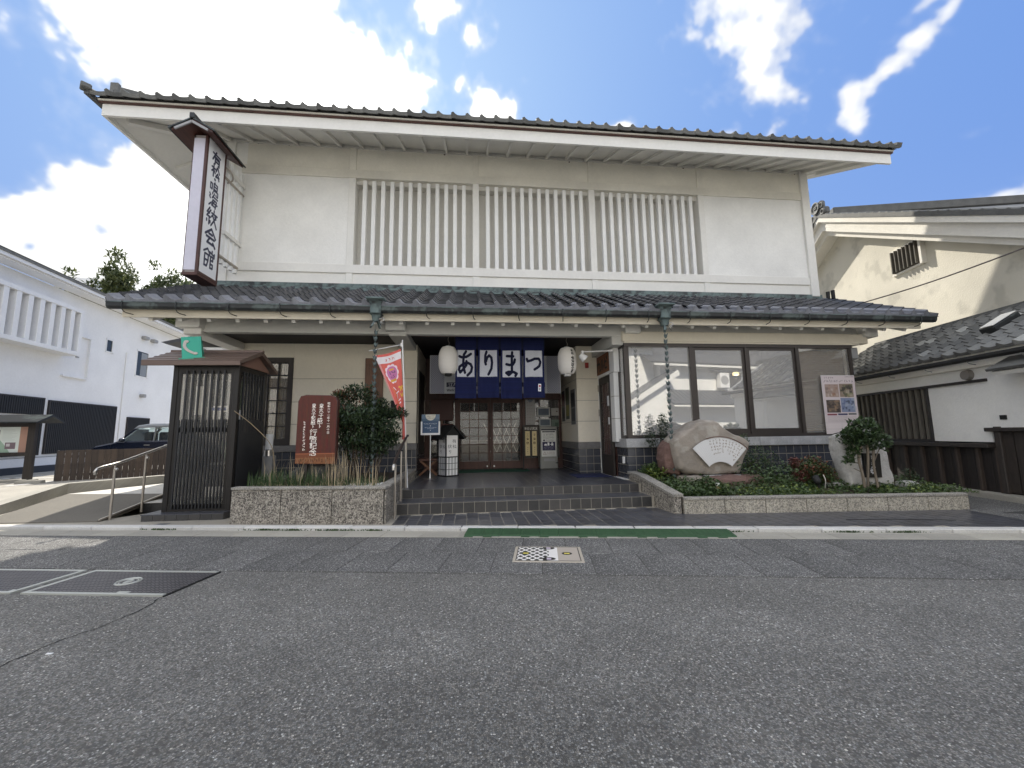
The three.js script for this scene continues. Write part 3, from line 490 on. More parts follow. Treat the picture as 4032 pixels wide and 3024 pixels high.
// ================================================================== THE HALL
const hall = thing('exhibition_hall', 'large white plastered two-storey hall with slatted upper front and dark tiled roofs', 'building');
{
  const W = -10.9;
  // ---- upper storey
  part(hall, 'wall', [bx(-6.55, 10.5, 5.2, 9.72, -15.6, -11.26), bx(-6.55, -3.3, 5.5, 9.7, -11.26, W), bx(7.0, 10.4, 5.5, 9.7, -11.26, W), bx(-3.3, 7.0, 5.5, 6.0, -11.26, W), bx(-3.3, 7.0, 8.62, 9.7, -11.26, W - 0.02)], M.plaster);
  for (const [a, b] of [[-6.0, -3.31], [-3.13, 0.09], [0.27, 3.48], [3.66, 6.88], [7.06, 10.27]]) part(hall, 'frieze_panel', bx(a, b, 8.85, 9.6, W - 0.01, W + 0.012), M.frieze);
  for (const [a, b] of [[-6.0, -3.31], [7.06, 10.27]]) part(hall, 'wall_panel', bx(a, b, 6.1, 8.61, W, W + 0.014), M.plaster);
  part(hall, 'head_beam', bx(-6.1, 10.27, 8.61, 8.85, W - 0.1, W + 0.06, 0.008), M.frieze);
  part(hall, 'sill_beam', bx(-6.1, 10.27, 5.86, 6.1, W - 0.1, W + 0.06, 0.008), M.trim);
  part(hall, 'base_band', bx(-6.5, 10.5, 5.5, 5.86, W, W + 0.018), M.trim);
  for (const x of [-3.22, 0.18, 3.57, 6.97]) {
    part(hall, 'post', bx(x - 0.09, x + 0.09, 6.1, 8.61, -11.26, W + 0.045, 0.006), M.trim);
    part(hall, 'post', bx(x - 0.09, x + 0.09, 8.85, 9.62, W, W + 0.045, 0.006), M.frieze);
    part(hall, 'post', bx(x - 0.085, x + 0.085, 5.55, 5.86, W, W + 0.045, 0.006), M.trim);
  }
  part(hall, 'corner_post', bx(10.27, 10.53, 5.5, 9.7, W - 0.2, W + 0.09, 0.01), M.trim);
  part(hall, 'corner_post', bx(-6.58, -6.3, 5.5, 9.7, W - 0.2, W + 0.06, 0.01), M.trim);
  for (const a of [-3.13, 0.27, 3.66]) {
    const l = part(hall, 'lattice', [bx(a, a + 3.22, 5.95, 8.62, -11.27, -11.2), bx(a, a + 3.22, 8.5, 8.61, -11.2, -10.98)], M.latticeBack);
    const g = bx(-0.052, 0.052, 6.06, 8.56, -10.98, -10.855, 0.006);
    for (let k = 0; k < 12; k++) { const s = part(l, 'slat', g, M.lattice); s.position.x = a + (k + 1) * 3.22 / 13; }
  }
  // side screen of thin battens standing forward at the left corner
  {
    const s = part(hall, 'side_screen', [bx(-6.1, -6.0, 8.14, 8.24, -10.9, -10.15), bx(-6.1, -6.0, 6.5, 6.6, -10.9, -10.15)], M.trim);
    for (const z of [-10.82, -10.62, -10.42, -10.22]) part(s, 'batten', bx(-6.12, -6.04, 5.75, 8.5, z - 0.04, z + 0.05, 0.005), M.lattice);
  }
  // stains under the eaves
  { const r = rng(31), gs = []; for (let i = 0; i < 70; i++) { const c = [-5.2, -2.8, -0.7, -0.2, 0.9, 3.3, 4.5, 6.6, 9.9][(r() * 9) | 0], x = c + (r() - 0.5) * 1.2, y = 9.58 - r() * r() * 0.12, h = 0.012 + 0.025 * r(); gs.push(at(new THREE.CircleGeometry(h, 6), x, y, W + 0.018)); } part(hall, 'stains', gs, std({ color: rgb(0.11, 0.085, 0.06), roughness: 1 }), STUFF); }
  // ---- upper roof
  const S = 0.45, a = Math.atan(S), RZ = -13.2, BZ = -17.3, roof = part(hall, 'upper_roof', (() => { const P = V, e = 9.13, rd = e + (-9.14 - RZ) * S, hx = -8.4 + (-9.14 - RZ); return [quad(P(-8.4, e, -9.14), P(11.7, e, -9.14), P(11.7, rd, RZ), P(hx, rd, RZ)), quad(P(-8.4, e, BZ), P(-8.4, e, -9.14), P(hx, rd, RZ), P(hx, rd, RZ - 0.01)), quad(P(11.7, e, BZ), P(-8.4, e, BZ), P(hx, rd, RZ - 0.01), P(11.7, rd, RZ - 0.01))]; })(), M.clay[1]);
  layTiles(roof, { x0: -8.42, cols: 58, pitch: 0.347, y: 9.165, z: -9.06, slope: a, rows: 4, expo: 0.28, mats: M.clayOld.slice(0, 3), eaveMats: M.clayOld.slice(0, 3), single: 116, seed: 41, lip: 0.05, keep: (i, j, X) => X > -8.5 + j * 0.25 });
  part(roof, 'hip_ridge', [beam(V(-8.05, 9.45, -9.35), V(-4.4, 11.1, -13.0), 0.2, 0.16), beam(V(-8.1, 9.32, -9.3), V(-4.4, 10.98, -13.0), 0.3, 0.14), bx(-4.5, 11.75, 10.9, 11.25, -13.36, -13.04)], M.clayOld[1]);
  part(roof, 'ridge_end_tile', [bx(-8.16, -7.98, 9.2, 9.62, -9.34, -9.24, 0.02), at(bx(-0.09, 0.09, 0, 0.12, -0.12, 0.1, 0.02), -8.44, 9.2, -9.03, 0.78)], M.clayOld[1]);
  part(roof, 'verge_tiles', [beam(V(11.74, 9.24, -9.1), V(11.74, 11.06, -13.15), 0.16, 0.12), beam(V(11.74, 9.24, BZ), V(11.74, 11.06, -13.25), 0.16, 0.12), beam(V(-8.44, 9.17, -9.05), V(-8.44, 9.17, BZ), 0.1, 0.09)], M.clayOld[0]);
  part(hall, 'eave_board', [bx(-8.26, 11.6, 8.78, 9.06, -9.31, -9.25), bx(-8.26, -8.2, 8.78, 9.06, -17.2, -9.31)], M.trim);
  part(hall, 'eave_strip', [bx(-8.31, 11.64, 9.06, 9.092, -9.32, -9.2), bx(-8.33, -8.25, 9.06, 9.092, -17.2, -9.32)], M.redBrown);
  part(hall, 'eave_batten', [bx(-8.3, 11.63, 9.092, 9.125, -9.32, -9.17)], M.frieze); part(hall, 'eave_filler', [bx(-8.3, 11.63, 9.125, 9.23, -9.4, -9.2)], M.clayOld[0]);
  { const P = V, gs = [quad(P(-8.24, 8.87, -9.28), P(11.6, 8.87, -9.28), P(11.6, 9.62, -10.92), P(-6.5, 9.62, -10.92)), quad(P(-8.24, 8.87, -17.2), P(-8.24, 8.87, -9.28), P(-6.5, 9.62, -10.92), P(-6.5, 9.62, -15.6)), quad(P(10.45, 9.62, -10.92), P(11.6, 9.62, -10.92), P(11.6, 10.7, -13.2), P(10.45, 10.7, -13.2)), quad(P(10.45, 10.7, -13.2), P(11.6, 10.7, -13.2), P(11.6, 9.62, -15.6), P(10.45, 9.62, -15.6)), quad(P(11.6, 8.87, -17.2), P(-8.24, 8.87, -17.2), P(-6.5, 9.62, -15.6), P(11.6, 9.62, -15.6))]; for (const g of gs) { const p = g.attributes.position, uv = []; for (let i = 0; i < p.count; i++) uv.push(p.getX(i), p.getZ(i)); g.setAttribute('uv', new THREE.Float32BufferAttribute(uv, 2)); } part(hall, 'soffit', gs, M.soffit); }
  part(hall, 'verge_board', [beam(V(11.62, 9.02, -9.3), V(11.62, 10.84, -13.2), 0.05, 0.24), beam(V(11.0, 9.0, -9.45), V(11.0, 10.66, -13.2), 0.09, 0.1), beam(V(11.62, 9.02, -17.1), V(11.62, 10.84, -13.2), 0.05, 0.24)], M.trim);
  for (let i = 0; i < 31; i++) { const x = -6.45 + i * 0.58; part(hall, 'rafter', beam(V(x, 8.9, -9.42), V(x, 9.56, -10.9), 0.075, 0.085), M.soffit); }
  for (let i = 0; i < 8; i++) { const z = -11.3 - i * 0.58; part(hall, 'rafter', beam(V(-8.05, 8.92, z), V(-6.55, 9.56, z), 0.075, 0.085), M.soffit); }
  part(hall, 'hip_rafter', beam(V(-7.95, 8.9, -9.55), V(-6.5, 9.5, -10.95), 0.14, 0.14), M.soffit);
  part(hall, 'wall_plate', bx(-6.6, 10.55, 9.5, 9.62, W - 0.1, W + 0.05), M.soffit);
  part(hall, 'gable_wall', prism([[-10.92, 9.6], [-15.6, 9.6], [-13.2, 10.75]], 0.2, 'x').translate(10.3, 0, 0), M.plaster);
  // ---- lower roof
  const la = Math.atan(1.16 / 2.5), low = part(hall, 'lower_roof', prism([[-8.5, 4.08], [-8.46, 4.18], [-10.95, 5.36], [-10.95, 5.2], [-9.3, 4.36]], 18.0, 'x').translate(-6.9, 0, 0), M.frieze);
  layTiles(low, { x0: -7.02, cols: 53, pitch: 0.3435, y: 4.205, z: -8.4, slope: la, rows: 10, expo: 0.276, mats: M.clay, eaveMats: M.clayEave, single: 298, seed: 43, lip: 0.045, amp: 0.078 });
  part(low, 'verge_tiles', [beam(V(-7.0, 4.2, -8.42), V(-7.0, 5.36, -10.9), 0.09, 0.12), beam(V(11.2, 4.2, -8.42), V(11.2, 5.36, -10.9), 0.09, 0.12)], M.clay[1]);
  part(hall, 'flashing', [bx(-6.62, 10.62, 5.42, 5.56, -10.95, -10.83, 0.01), bx(-6.62, 10.62, 5.33, 5.42, -10.95, -10.74, 0.01), bx(-6.62, 10.62, 5.3, 5.34, -10.95, -10.67)], M.copper);
  part(hall, 'drain_pipe', [cyl(10.72, 5.4, -10.75, 0.05, 0.05, 0.22), cyl(10.86, 5.4, -10.72, 0.05, 0.05, 0.26)], M.black);
  part(hall, 'eave_board', [bx(-6.87, 10.97, 3.93, 4.1, -8.65, -8.6)], M.cream);
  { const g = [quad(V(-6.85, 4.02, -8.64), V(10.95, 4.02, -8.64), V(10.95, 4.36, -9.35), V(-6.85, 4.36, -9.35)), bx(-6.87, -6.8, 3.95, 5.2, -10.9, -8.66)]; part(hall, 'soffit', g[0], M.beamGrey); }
  for (let i = 0; i < 32; i++) { const x = -6.45 + i * 0.553; part(hall, 'rafter', beam(V(x, 3.93, -8.74), V(x, 4.2, -9.3), 0.075, 0.085), M.trim); }
  // gutter with brackets
  const gut = part(hall, 'gutter', [prism([[-8.52, 4.165], [-8.53, 4.1], [-8.5, 4.05], [-8.43, 4.045], [-8.395, 4.09], [-8.385, 4.165]], 18.2, 'x').translate(-7.02, 0, 0)], M.gutter);
  part(gut, 'rim', [bx(-7.02, 11.2, 4.163, 4.178, -8.395, -8.375)], M.copper);
  for (let i = 0; i < 19; i++) { const x = -6.72 + i * 0.97; part(gut, 'gutter_bracket', [tube([V(x, 4.17, -8.38), V(x, 4.06, -8.375), V(x + 0.01, 3.985, -8.43), V(x + 0.05, 3.975, -8.6)], 0.009, 10, 5), bx(x - 0.012, x + 0.012, 4.16, 4.185, -8.5, -8.37)], M.gutter); }
  // ---- beams under the lower roof
  part(hall, 'front_beam', bx(-6.1, 3.7, 3.8, 4.1, -9.42, -9.25, 0.01), M.beamGrey);
  part(hall, 'upper_wall_strip', bx(-6.1, 9.9, 4.09, 4.45, -9.45, -9.32), M.beamGrey);
  part(hall, 'side_beam', bx(-6.12, -5.76, 3.74, 4.12, -10.95, -9.2, 0.01), M.trim);
  part(hall, 'cross_beam', bx(-1.83, -1.43, 3.76, 4.06, -10.95, -9.26, 0.01), M.beamGrey);
  part(hall, 'beam_head', bx(-1.87, -1.45, 3.85, 4.07, -9.26, -9.08, 0.01), M.trim);
  part(hall, 'beam_head', bx(-6.2, -5.72, 3.86, 4.08, -9.26, -9.06, 0.01), M.trim);
  part(hall, 'cross_beam', bx(3.4, 3.68, 3.6, 4.06, -10.95, -9.26, 0.01), M.beamGrey);
  part(hall, 'ceiling', bx(-6.1, 3.6, 3.925, 4.0, -13.1, -9.4), M.ceilDark);
  // ---- left wall with tall gridded window
  {
    const w = part(hall, 'front_wall', [bx(-6.1, -5.78, 1.3, 3.93, -11.1, W - 0.014), bx(-4.53, -1.39, 1.3, 3.93, -11.1, W - 0.014), bx(-5.78, -4.53, 3.55, 3.93, -11.1, W - 0.014), bx(-6.1, -1.39, 0, 1.3, -11.1, W - 0.02)], M.grout);
    const ys = [1.3, 1.83, 2.4, 3.0, 3.93];
    for (let i = 0; i < 4; i++) part(w, 'plaster_course', [bx(-4.53, -1.39, ys[i] + 0.006, ys[i + 1] - 0.006, -11.0, W, 0.004), bx(-6.1, -5.78, ys[i] + 0.006, ys[i + 1] - 0.006, -11.0, W, 0.004)], M.cream);
    part(w, 'plaster_course', bx(-5.78, -4.53, 3.55, 3.924, -11.0, W, 0.004), M.cream);
    part(w, 'granite_band', [bx(-6.1, -3.2, 1.14, 1.3, -11, W + 0.015, 0.004), bx(-3.19, -1.385, 1.14, 1.3, -11, W + 0.015, 0.004)], M.graniteBand);
    plates(w, 'wall_tiles', V(-6.1, 0.1, W - 0.02), V(1, 0, 0), 4.71, 1.04, 0.2, M.wallTile, null, 0.004, 5);
    const win = part(hall, 'window', [bx(-5.78, -5.66, 1.31, 3.55, -11.02, W + 0.02), bx(-4.65, -4.53, 1.31, 3.55, -11.02, W + 0.02), bx(-5.66, -4.65, 3.42, 3.55, -11.02, W + 0.02), bx(-5.66, -4.65, 1.31, 1.46, -11.02, W + 0.02)], M.darkWood2);
    for (let i = 1; i < 4; i++) part(win, 'muntin', bx(-5.66 + i * 0.2525 - 0.012, -5.66 + i * 0.2525 + 0.012, 1.46, 3.42, -10.97, W - 0.02), M.darkWood);
    for (let i = 1; i < 6; i++) part(win, 'muntin', bx(-5.66, -4.65, 1.46 + i * 0.327 - 0.012, 1.46 + i * 0.327 + 0.012, -10.965, W - 0.025), M.darkWood);
    part(win, 'pane', bx(-5.66, -4.65, 1.46, 3.42, -10.99, -10.985), M.glassMid);
    { const gs = []; for (let i = 0; i < 11; i++) { const q = []; gs.push(at(new THREE.CylinderGeometry(0.05, 0.05, 1.96, 8, 1, true), -5.6 + i * 0.092, 2.44, -11.12)); } part(win, 'curtain', gs, std({ color: rgb(0.22, 0.17, 0.1), roughness: 0.95, side: THREE.DoubleSide })); }
    part(win, 'backing', bx(-5.8, -4.5, 1.2, 3.6, -11.35, -11.3), M.black);
  }
  // ---- entrance recess
  {
    const L = part(hall, 'side_wall', [bx(-1.6, -1.39, 1.3, 3.93, -12.95, -11.1)], M.cream);
    plates(L, 'wall_tiles', V(-1.39, 0.43, -11.0), V(0, 0, -1), 1.9, 0.71, 0.2, M.wallTile, null, 0.004, 7);
    part(L, 'dark_panel', bx(-1.4, -1.375, 1.0, 3.3, -12.6, -11.3), M.darkWood2);
    part(L, 'base', bx(-1.6, -1.4, 0, 1.3, -12.95, -11.1), M.groutDark);
    const ys = [1.26, 1.83, 2.4, 3.0, 3.93];
    const P = part(hall, 'entrance_pier', [bx(2.95, 3.54, 0.1, 3.93, -13, W - 0.014)], M.grout);
    for (let i = 0; i < 4; i++) part(P, 'plaster_course', bx(2.94, 3.55, ys[i] + 0.006, ys[i + 1] - 0.006, -13, W, 0.004), M.cream);
    part(P, 'granite_band', bx(2.93, 3.56, 1.09, 1.262, -13, W + 0.015, 0.004), M.graniteBand);
    plates(P, 'wall_tiles', V(2.95, 0.43, W - 0.014), V(1, 0, 0), 0.6, 0.655, 0.2, M.wallTile, null, 0.004, 9);
    plates(P, 'wall_tiles', V(2.95, 0.43, -12.9), V(0, 0, 1), 2.0, 0.655, 0.2, M.wallTile, null, 0.004, 11);
    // door wall
    const B = part(hall, 'door_wall', [bx(-1.4, 2.95, 2.64, 3.93, -13.0, -12.92), bx(-1.4, -1.24, 0.43, 2.64, -13.0, -12.92), bx(2.86, 2.95, 0.43, 2.64, -13, -12.92)], M.redBrown);
    part(B, 'frame', [bx(-0.46, -0.37, 0.43, 2.64, -13, -12.86), bx(1.67, 1.76, 0.43, 2.64, -13, -12.86), bx(-1.4, 2.95, 2.6, 2.68, -13, -12.86), bx(-1.24, -0.46, 0.43, 0.7, -13, -12.9), bx(1.76, 2.86, 0.43, 0.75, -13, -12.9)], M.redBrown);
    part(B, 'pane', [bx(-1.24, -0.46, 0.7, 2.6, -12.962, -12.956)], M.glassDoor); part(B, 'pane', [bx(1.76, 2.86, 0.75, 2.6, -12.962, -12.956)], M.glassDoor);
    part(B, 'muntin', [bx(-0.86, -0.84, 0.7, 2.6, -12.97, -12.93), bx(2.22, 2.25, 0.75, 2.6, -12.97, -12.93), bx(-1.24, -0.46, 1.7, 1.725, -12.97, -12.935), bx(1.76, 2.86, 1.9, 1.93, -12.97, -12.935)], M.redBrown);
    for (const [x0, x1] of [[-0.37, 0.64], [0.66, 1.67]]) {
      const d = part(hall, 'sliding_door', [bx(x0, x0 + 0.075, 0.45, 2.6, -12.98, -12.9), bx(x1 - 0.075, x1, 0.45, 2.6, -12.98, -12.9), bx(x0, x1, 0.45, 0.68, -12.978, -12.902), bx(x0, x1, 2.5, 2.6, -12.978, -12.902)], M.redBrown);
      part(d, 'pane', bx(x0 + 0.07, x1 - 0.07, 0.66, 2.52, -12.945, -12.94), M.glassDoor);
      for (let i = 1; i < 3; i++) part(d, 'muntin', bx(x0 + 0.075 + i * 0.287 - 0.009, x0 + 0.075 + i * 0.287 + 0.009, 0.68, 2.5, -12.938, -12.915), M.redBrown);
      for (let i = 1; i < 7; i++) part(d, 'muntin', bx(x0 + 0.075, x1 - 0.075, 0.68 + i * 0.26 - 0.009, 0.68 + i * 0.26 + 0.009, -12.938, -12.916), M.redBrown);
      part(d, 'door_pull', cyl(x0 > 0.5 ? x0 + 0.1 : x1 - 0.1, 0.5, -12.88, 0.025, 0.025, 0.05), M.whiteGloss);
    }
    { const gs = []; for (let i = 0; i < 5; i++) for (const s of [-1, 1]) { const x = 0.75 + i * 0.21; gs.push(beam(V(x - s * 0.1, 0.95, -13.05), V(x + s * 0.3, 1.85, -13.05), 0.018, 0.018)); } part(hall, 'diamond_screen', gs, M.steelDull); }
    // the room behind the doors
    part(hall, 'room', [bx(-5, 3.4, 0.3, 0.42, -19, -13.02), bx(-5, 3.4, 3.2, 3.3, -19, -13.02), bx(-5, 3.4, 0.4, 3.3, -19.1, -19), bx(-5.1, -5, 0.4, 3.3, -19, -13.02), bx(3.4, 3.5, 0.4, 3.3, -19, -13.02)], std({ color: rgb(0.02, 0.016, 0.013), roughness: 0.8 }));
    part(hall, 'display_counter', [bx(-0.9, 1.4, 0.42, 1.25, -16.4, -15.8), bx(-0.85, 1.35, 1.25, 1.28, -16.4, -15.75)], std({ color: rgb(0.1, 0.07, 0.05), roughness: 0.6 }));
    const lm = std({ color: rgb(0.9), emissive: rgb(1, 0.95, 0.85), emissiveIntensity: 3 });
    for (const [x, z] of [[-0.2, -14.6], [1.2, -14.6], [0.5, -16.5], [-1.5, -16]]) { part(hall, 'ceiling_lamp', bx(x - 0.35, x + 0.35, 3.12, 3.16, z - 0.04, z + 0.04), lm); const p = new THREE.PointLight(new THREE.Color(1, 0.93, 0.82), 0.45); p.position.set(x, 3.02, z); p.castShadow = true; p.shadow.radius = 4; scene.add(p); }
  }
  // ---- shop door on the side of the bay
  {
    part(hall, 'side_wall', [bx(3.54, 3.68, 0.1, 0.43, -10.9, -9.25), bx(3.55, 3.68, 3.0, 3.93, -10.9, -9.6), bx(3.55, 3.68, 0.4, 3.0, -10.9, -10.83)], M.plaster);
    const p = part(hall, 'corner_pillar', bx(3.545, 3.695, 1.28, 3.8, -9.94, -9.66, 0.008), M.plaster);
    for (const y of [1.85, 2.4, 3.0]) part(p, 'joint', bx(3.542, 3.698, y - 0.006, y + 0.006, -9.943, -9.657), M.grout);
    const d = part(hall, 'side_door', [bx(3.55, 3.6, 0.43, 2.98, -10.83, -10.72), bx(3.55, 3.6, 0.43, 2.98, -10.05, -9.94), bx(3.55, 3.6, 0.43, 0.95, -10.72, -10.05), bx(3.55, 3.6, 2.8, 2.98, -10.72, -10.05)], M.darkWood2);
    part(d, 'pane', bx(3.58, 3.585, 0.95, 2.8, -10.72, -10.05), M.glassDoor);
    part(d, 'backing', bx(3.64, 3.66, 0.43, 2.98, -10.8, -9.95), M.redBrown);
    part(d, 'muntin', [0.2, 0.4, 0.6].map((f) => bx(3.555, 3.575, 0.95, 2.8, -10.72 + f * 0.8, -10.7 + f * 0.8)).concat([1.35, 1.8, 2.3].map((y) => bx(3.556, 3.574, y, y + 0.02, -10.72, -10.05))), M.redBrown);
    for (const y of [2.72, 2.05]) part(d, 'hinge', bx(3.52, 3.552, y - 0.09, y + 0.09, -10.86, -10.81), M.steelDull);
    part(d, 'notice', bx(3.548, 3.554, 2.2, 2.45, -10.2, -10.08), M.white); part(d, 'notice', bx(3.548, 3.554, 1.72, 1.9, -10.18, -10.08), M.white);
  }
  // ---- window bay
  {
    const b = part(hall, 'bay_base', [bx(3.68, 9.68, 0, 1.16, -10.9, -9.27)], M.grout);
    plates(b, 'wall_tiles', V(3.66, 0.05, -9.27), V(1, 0, 0), 6.04, 1.1, 0.2, M.wallTile, null, 0.004, 13);
    plates(b, 'wall_tiles', V(3.68, 0.43, -9.98), V(0, 0, 1), 0.72, 0.72, 0.2, M.wallTile, null, 0.004, 15);
    for (const [x0, x1] of [[3.62, 5.2], [5.205, 6.95], [6.955, 8.7], [8.705, 9.73]]) part(b, 'sill_stone', bx(x0, x1, 1.155, 1.36, -9.4, -9.205, 0.006), M.graniteSill);
    part(b, 'sill_stone', bx(3.62, 3.8, 1.155, 1.36, -9.98, -9.4, 0.006), M.graniteSill);
    const f = part(hall, 'bay_window', [bx(3.68, 9.7, 1.36, 1.44, -9.34, -9.24), bx(3.68, 9.7, 3.56, 3.64, -9.36, -9.22), bx(3.68, 3.8, 1.44, 3.56, -9.34, -9.25), bx(5.33, 5.42, 1.44, 3.56, -9.36, -9.23), bx(6.77, 6.84, 1.44, 3.56, -9.36, -9.23), bx(8.13, 8.22, 1.44, 3.56, -9.36, -9.23), bx(9.62, 9.7, 1.44, 3.56, -9.34, -9.25)], M.frame);
    for (const [x0, x1] of [[5.42, 6.77], [6.84, 8.13]]) { part(f, 'sash', [bx(x0, x0 + 0.07, 1.44, 3.56, -9.31, -9.26), bx(x1 - 0.06, x1, 1.44, 3.56, -9.31, -9.26), bx(x0, x1, 1.44, 1.56, -9.308, -9.262), bx(x0, x1, 3.49, 3.56, -9.308, -9.262)], M.frame); part(f, 'pane', bx(x0 + 0.06, x1 - 0.05, 1.55, 3.5, -9.288, -9.282), M.glass); }
    part(f, 'pane', bx(3.8, 5.33, 1.44, 3.56, -9.29, -9.284), M.glass); part(f, 'pane', bx(8.22, 9.62, 1.44, 3.56, -9.29, -9.284), M.glassMid);
    part(f, 'side_pane', bx(3.7, 3.706, 1.44, 3.56, -9.64, -9.34), M.glass); part(f, 'side_frame', [bx(3.67, 3.76, 1.36, 3.64, -9.68, -9.62), bx(3.67, 3.76, 1.36, 1.44, -9.62, -9.34), bx(3.67, 3.76, 3.56, 3.64, -9.62, -9.34)], M.frame);
    part(f, 'inner_post', [bx(7.5, 7.62, 1.44, 3.6, -9.7, -9.58)], M.black);
    { const gs = []; for (let i = 0; i < 44; i++) gs.push(at(bx(8.24, 9.6, -0.02, 0.02, -0.004, 0.004), 0, 1.5 + i * 0.0465, -9.42, 0, 0.5)); part(f, 'blind', gs, std({ color: rgb(0.2, 0.135, 0.075), roughness: 0.7 }), 'brown slatted blind'); }
    { const gs = []; for (let i = 0; i < 10; i++) gs.push(at(bx(3.85, 5.3, -0.02, 0.02, -0.004, 0.004), 0, 1.5 + i * 0.0465, -9.42, 0, 0.5)); part(f, 'blind', gs, std({ color: rgb(0.2, 0.135, 0.075), roughness: 0.7 }), 'brown slatted blind gathered low'); }
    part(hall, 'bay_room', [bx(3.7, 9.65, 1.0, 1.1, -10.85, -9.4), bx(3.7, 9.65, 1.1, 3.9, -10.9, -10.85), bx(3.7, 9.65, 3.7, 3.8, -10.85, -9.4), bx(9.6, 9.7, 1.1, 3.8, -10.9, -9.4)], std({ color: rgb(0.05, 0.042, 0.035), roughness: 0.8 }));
    const lm = std({ color: rgb(0.9), emissive: rgb(1, 0.8, 0.4), emissiveIntensity: 5 }); part(hall, 'spot_lamp', [bx(7.0, 7.12, 2.98, 3.06, -10.1, -10.0)], lm); const pl = new THREE.PointLight(new THREE.Color(1, 0.8, 0.5), 0.5); pl.position.set(7.06, 2.9, -10.05); scene.add(pl);
    part(hall, 'bay_beam', [bx(3.64, 10.14, 3.675, 3.92, -9.4, -9.19, 0.01)], M.cream);
    part(hall, 'bay_beam', [bx(3.68, 9.9, 3.637, 3.672, -9.4, -9.2)], M.cream);
    part(hall, 'bay_top', bx(3.7, 9.95, 3.92, 4.4, -9.5, -9.29), M.beamGrey);
    part(hall, 'beam_head', bx(3.68, 4.06, 3.86, 4.06, -9.3, -9.08, 0.01), M.trim); part(hall, 'beam_head', bx(10.0, 10.36, 3.84, 4.07, -9.5, -9.1, 0.01), M.trim);
    part(hall, 'end_wall', [bx(9.6, 9.74, 0, 4.1, -15.6, -9.36), bx(-6.4, -6.0, 0, 5.4, -15.6, -11.1), bx(-6.4, 9.74, 0, 5.4, -19.3, -19.15)], M.plaster);
    part(hall, 'vent_hood', [bx(9.75, 9.95, 3.3, 3.6, -9.5, -9.3, 0.02)], M.grey);
    part(hall, 'power_box', bx(3.61, 3.66, 0.78, 0.94, -9.5, -9.42, 0.01), M.whiteGloss);
  }
  // ---- rear wing glimpsed past the left end
  part(hall, 'rear_wing', [bx(-8.5, -6.4, 0.2, 4.25, -15, -13)], M.plaster);
  part(hall, 'rear_wing_roof', prism([[-8.95, 4.3], [-6.4, 4.9], [-6.4, 4.98], [-9.1, 4.36]], 3.4, 'z').translate(0, 0, -16.2), M.clay[0]);
  part(hall, 'vent_hood', bx(-8.2, -7.95, 4.0, 4.2, -13.02, -12.9, 0.02), M.grey);
  // ---- wall fixtures
  part(hall, 'alarm_lamp', bx(3.19, 3.29, 3.3, 3.45, W, W + 0.06, 0.012), std({ color: rgb(0.3, 0.012, 0.008), roughness: 0.4 }), 'red alarm lamp');
  part(hall, 'switch_box', bx(-2.04, -1.78, 2.1, 2.42, W, W + 0.08, 0.01), M.black);
  const spot = part(hall, 'wall_spotlight', [cyl(3.5, 3.5, -9.62, 0.075, 0.075, 0.05), rod(V(3.52, 3.53, -9.6), V(2.78, 3.49, -9.6), 0.016), at(bx(-0.03, 0.03, -0.05, 0.05, -0.03, 0.03, 0.01), 2.76, 3.47, -9.6)], M.whiteGloss);
  part(spot, 'lamp_head', [at(lathe([[0, 0], [0.05, 0.0], [0.07, 0.03], [0.1, 0.16], [0.105, 0.17], [0.09, 0.165], [0, 0.15]], 18), 2.7, 3.42, -9.6, 0, 0, -2.3)], M.whiteGloss);
  // steps and landing
  const P = 0.2045, r = rng(51), rs = [bx(-0.0973, 0.0973, 0.002, 0.158, 0, 0.004, 0.001), bx(-0.0973, 0.0973, 0.002, 0.158, 0, 0.004, 0.001)], tr = [bx(-0.098, 0.098, -0.006, 0, -0.098, 0.098, 0.001), bx(-0.098, 0.098, -0.006, 0, -0.098, 0.098, 0.001)];
  const stp = base('entrance_steps');
  part(stp, 'bed', [bx(-1.38, 3.62, -0.1, 0.2535, -13, -7.893), bx(-1.38, 3.62, 0.2, 0.4255, -13, -8.493)], M.grout);
  part(stp, 'bed', bx(3.6, 3.7, 0, 0.42, -13, -9.3), M.grout);
  const rest = [];
  for (let i = 0; i < 24; i++) {
    const x = -1.24 + i * P;
    for (const [y, z, h] of [[KY, -7.893, 1.2], [0.255, -8.493, 1.0]]) { const m = part(stp, 'riser_tile', rs[(r() * 2) | 0], M.riserTile[(r() * 3) | 0]); m.position.set(x, y + 0.004, z); m.scale.y = h * 1.0; }
    for (let j = 0; j < 3; j++) { const m = part(stp, 'tread_tile', tr[(r() * 2) | 0], M.floorTile[(r() * 3) | 0]); m.position.set(x, 0.256, -7.99 - j * 0.2045); }
    for (let j = 0; j < 22; j++) { const m = { x, z: -8.585 - j * P }; if (j < 3) { const t = part(stp, 'floor_tile', tr[(r() * 2) | 0], M.floorTile[(r() * 3) | 0]); t.position.set(x, 0.428, m.z); } else rest.push(at(tr[0], x, 0.428, m.z)); }
  }
  part(stp, 'floor_tiles', rest, M.floorTile[1], STUFF);
}

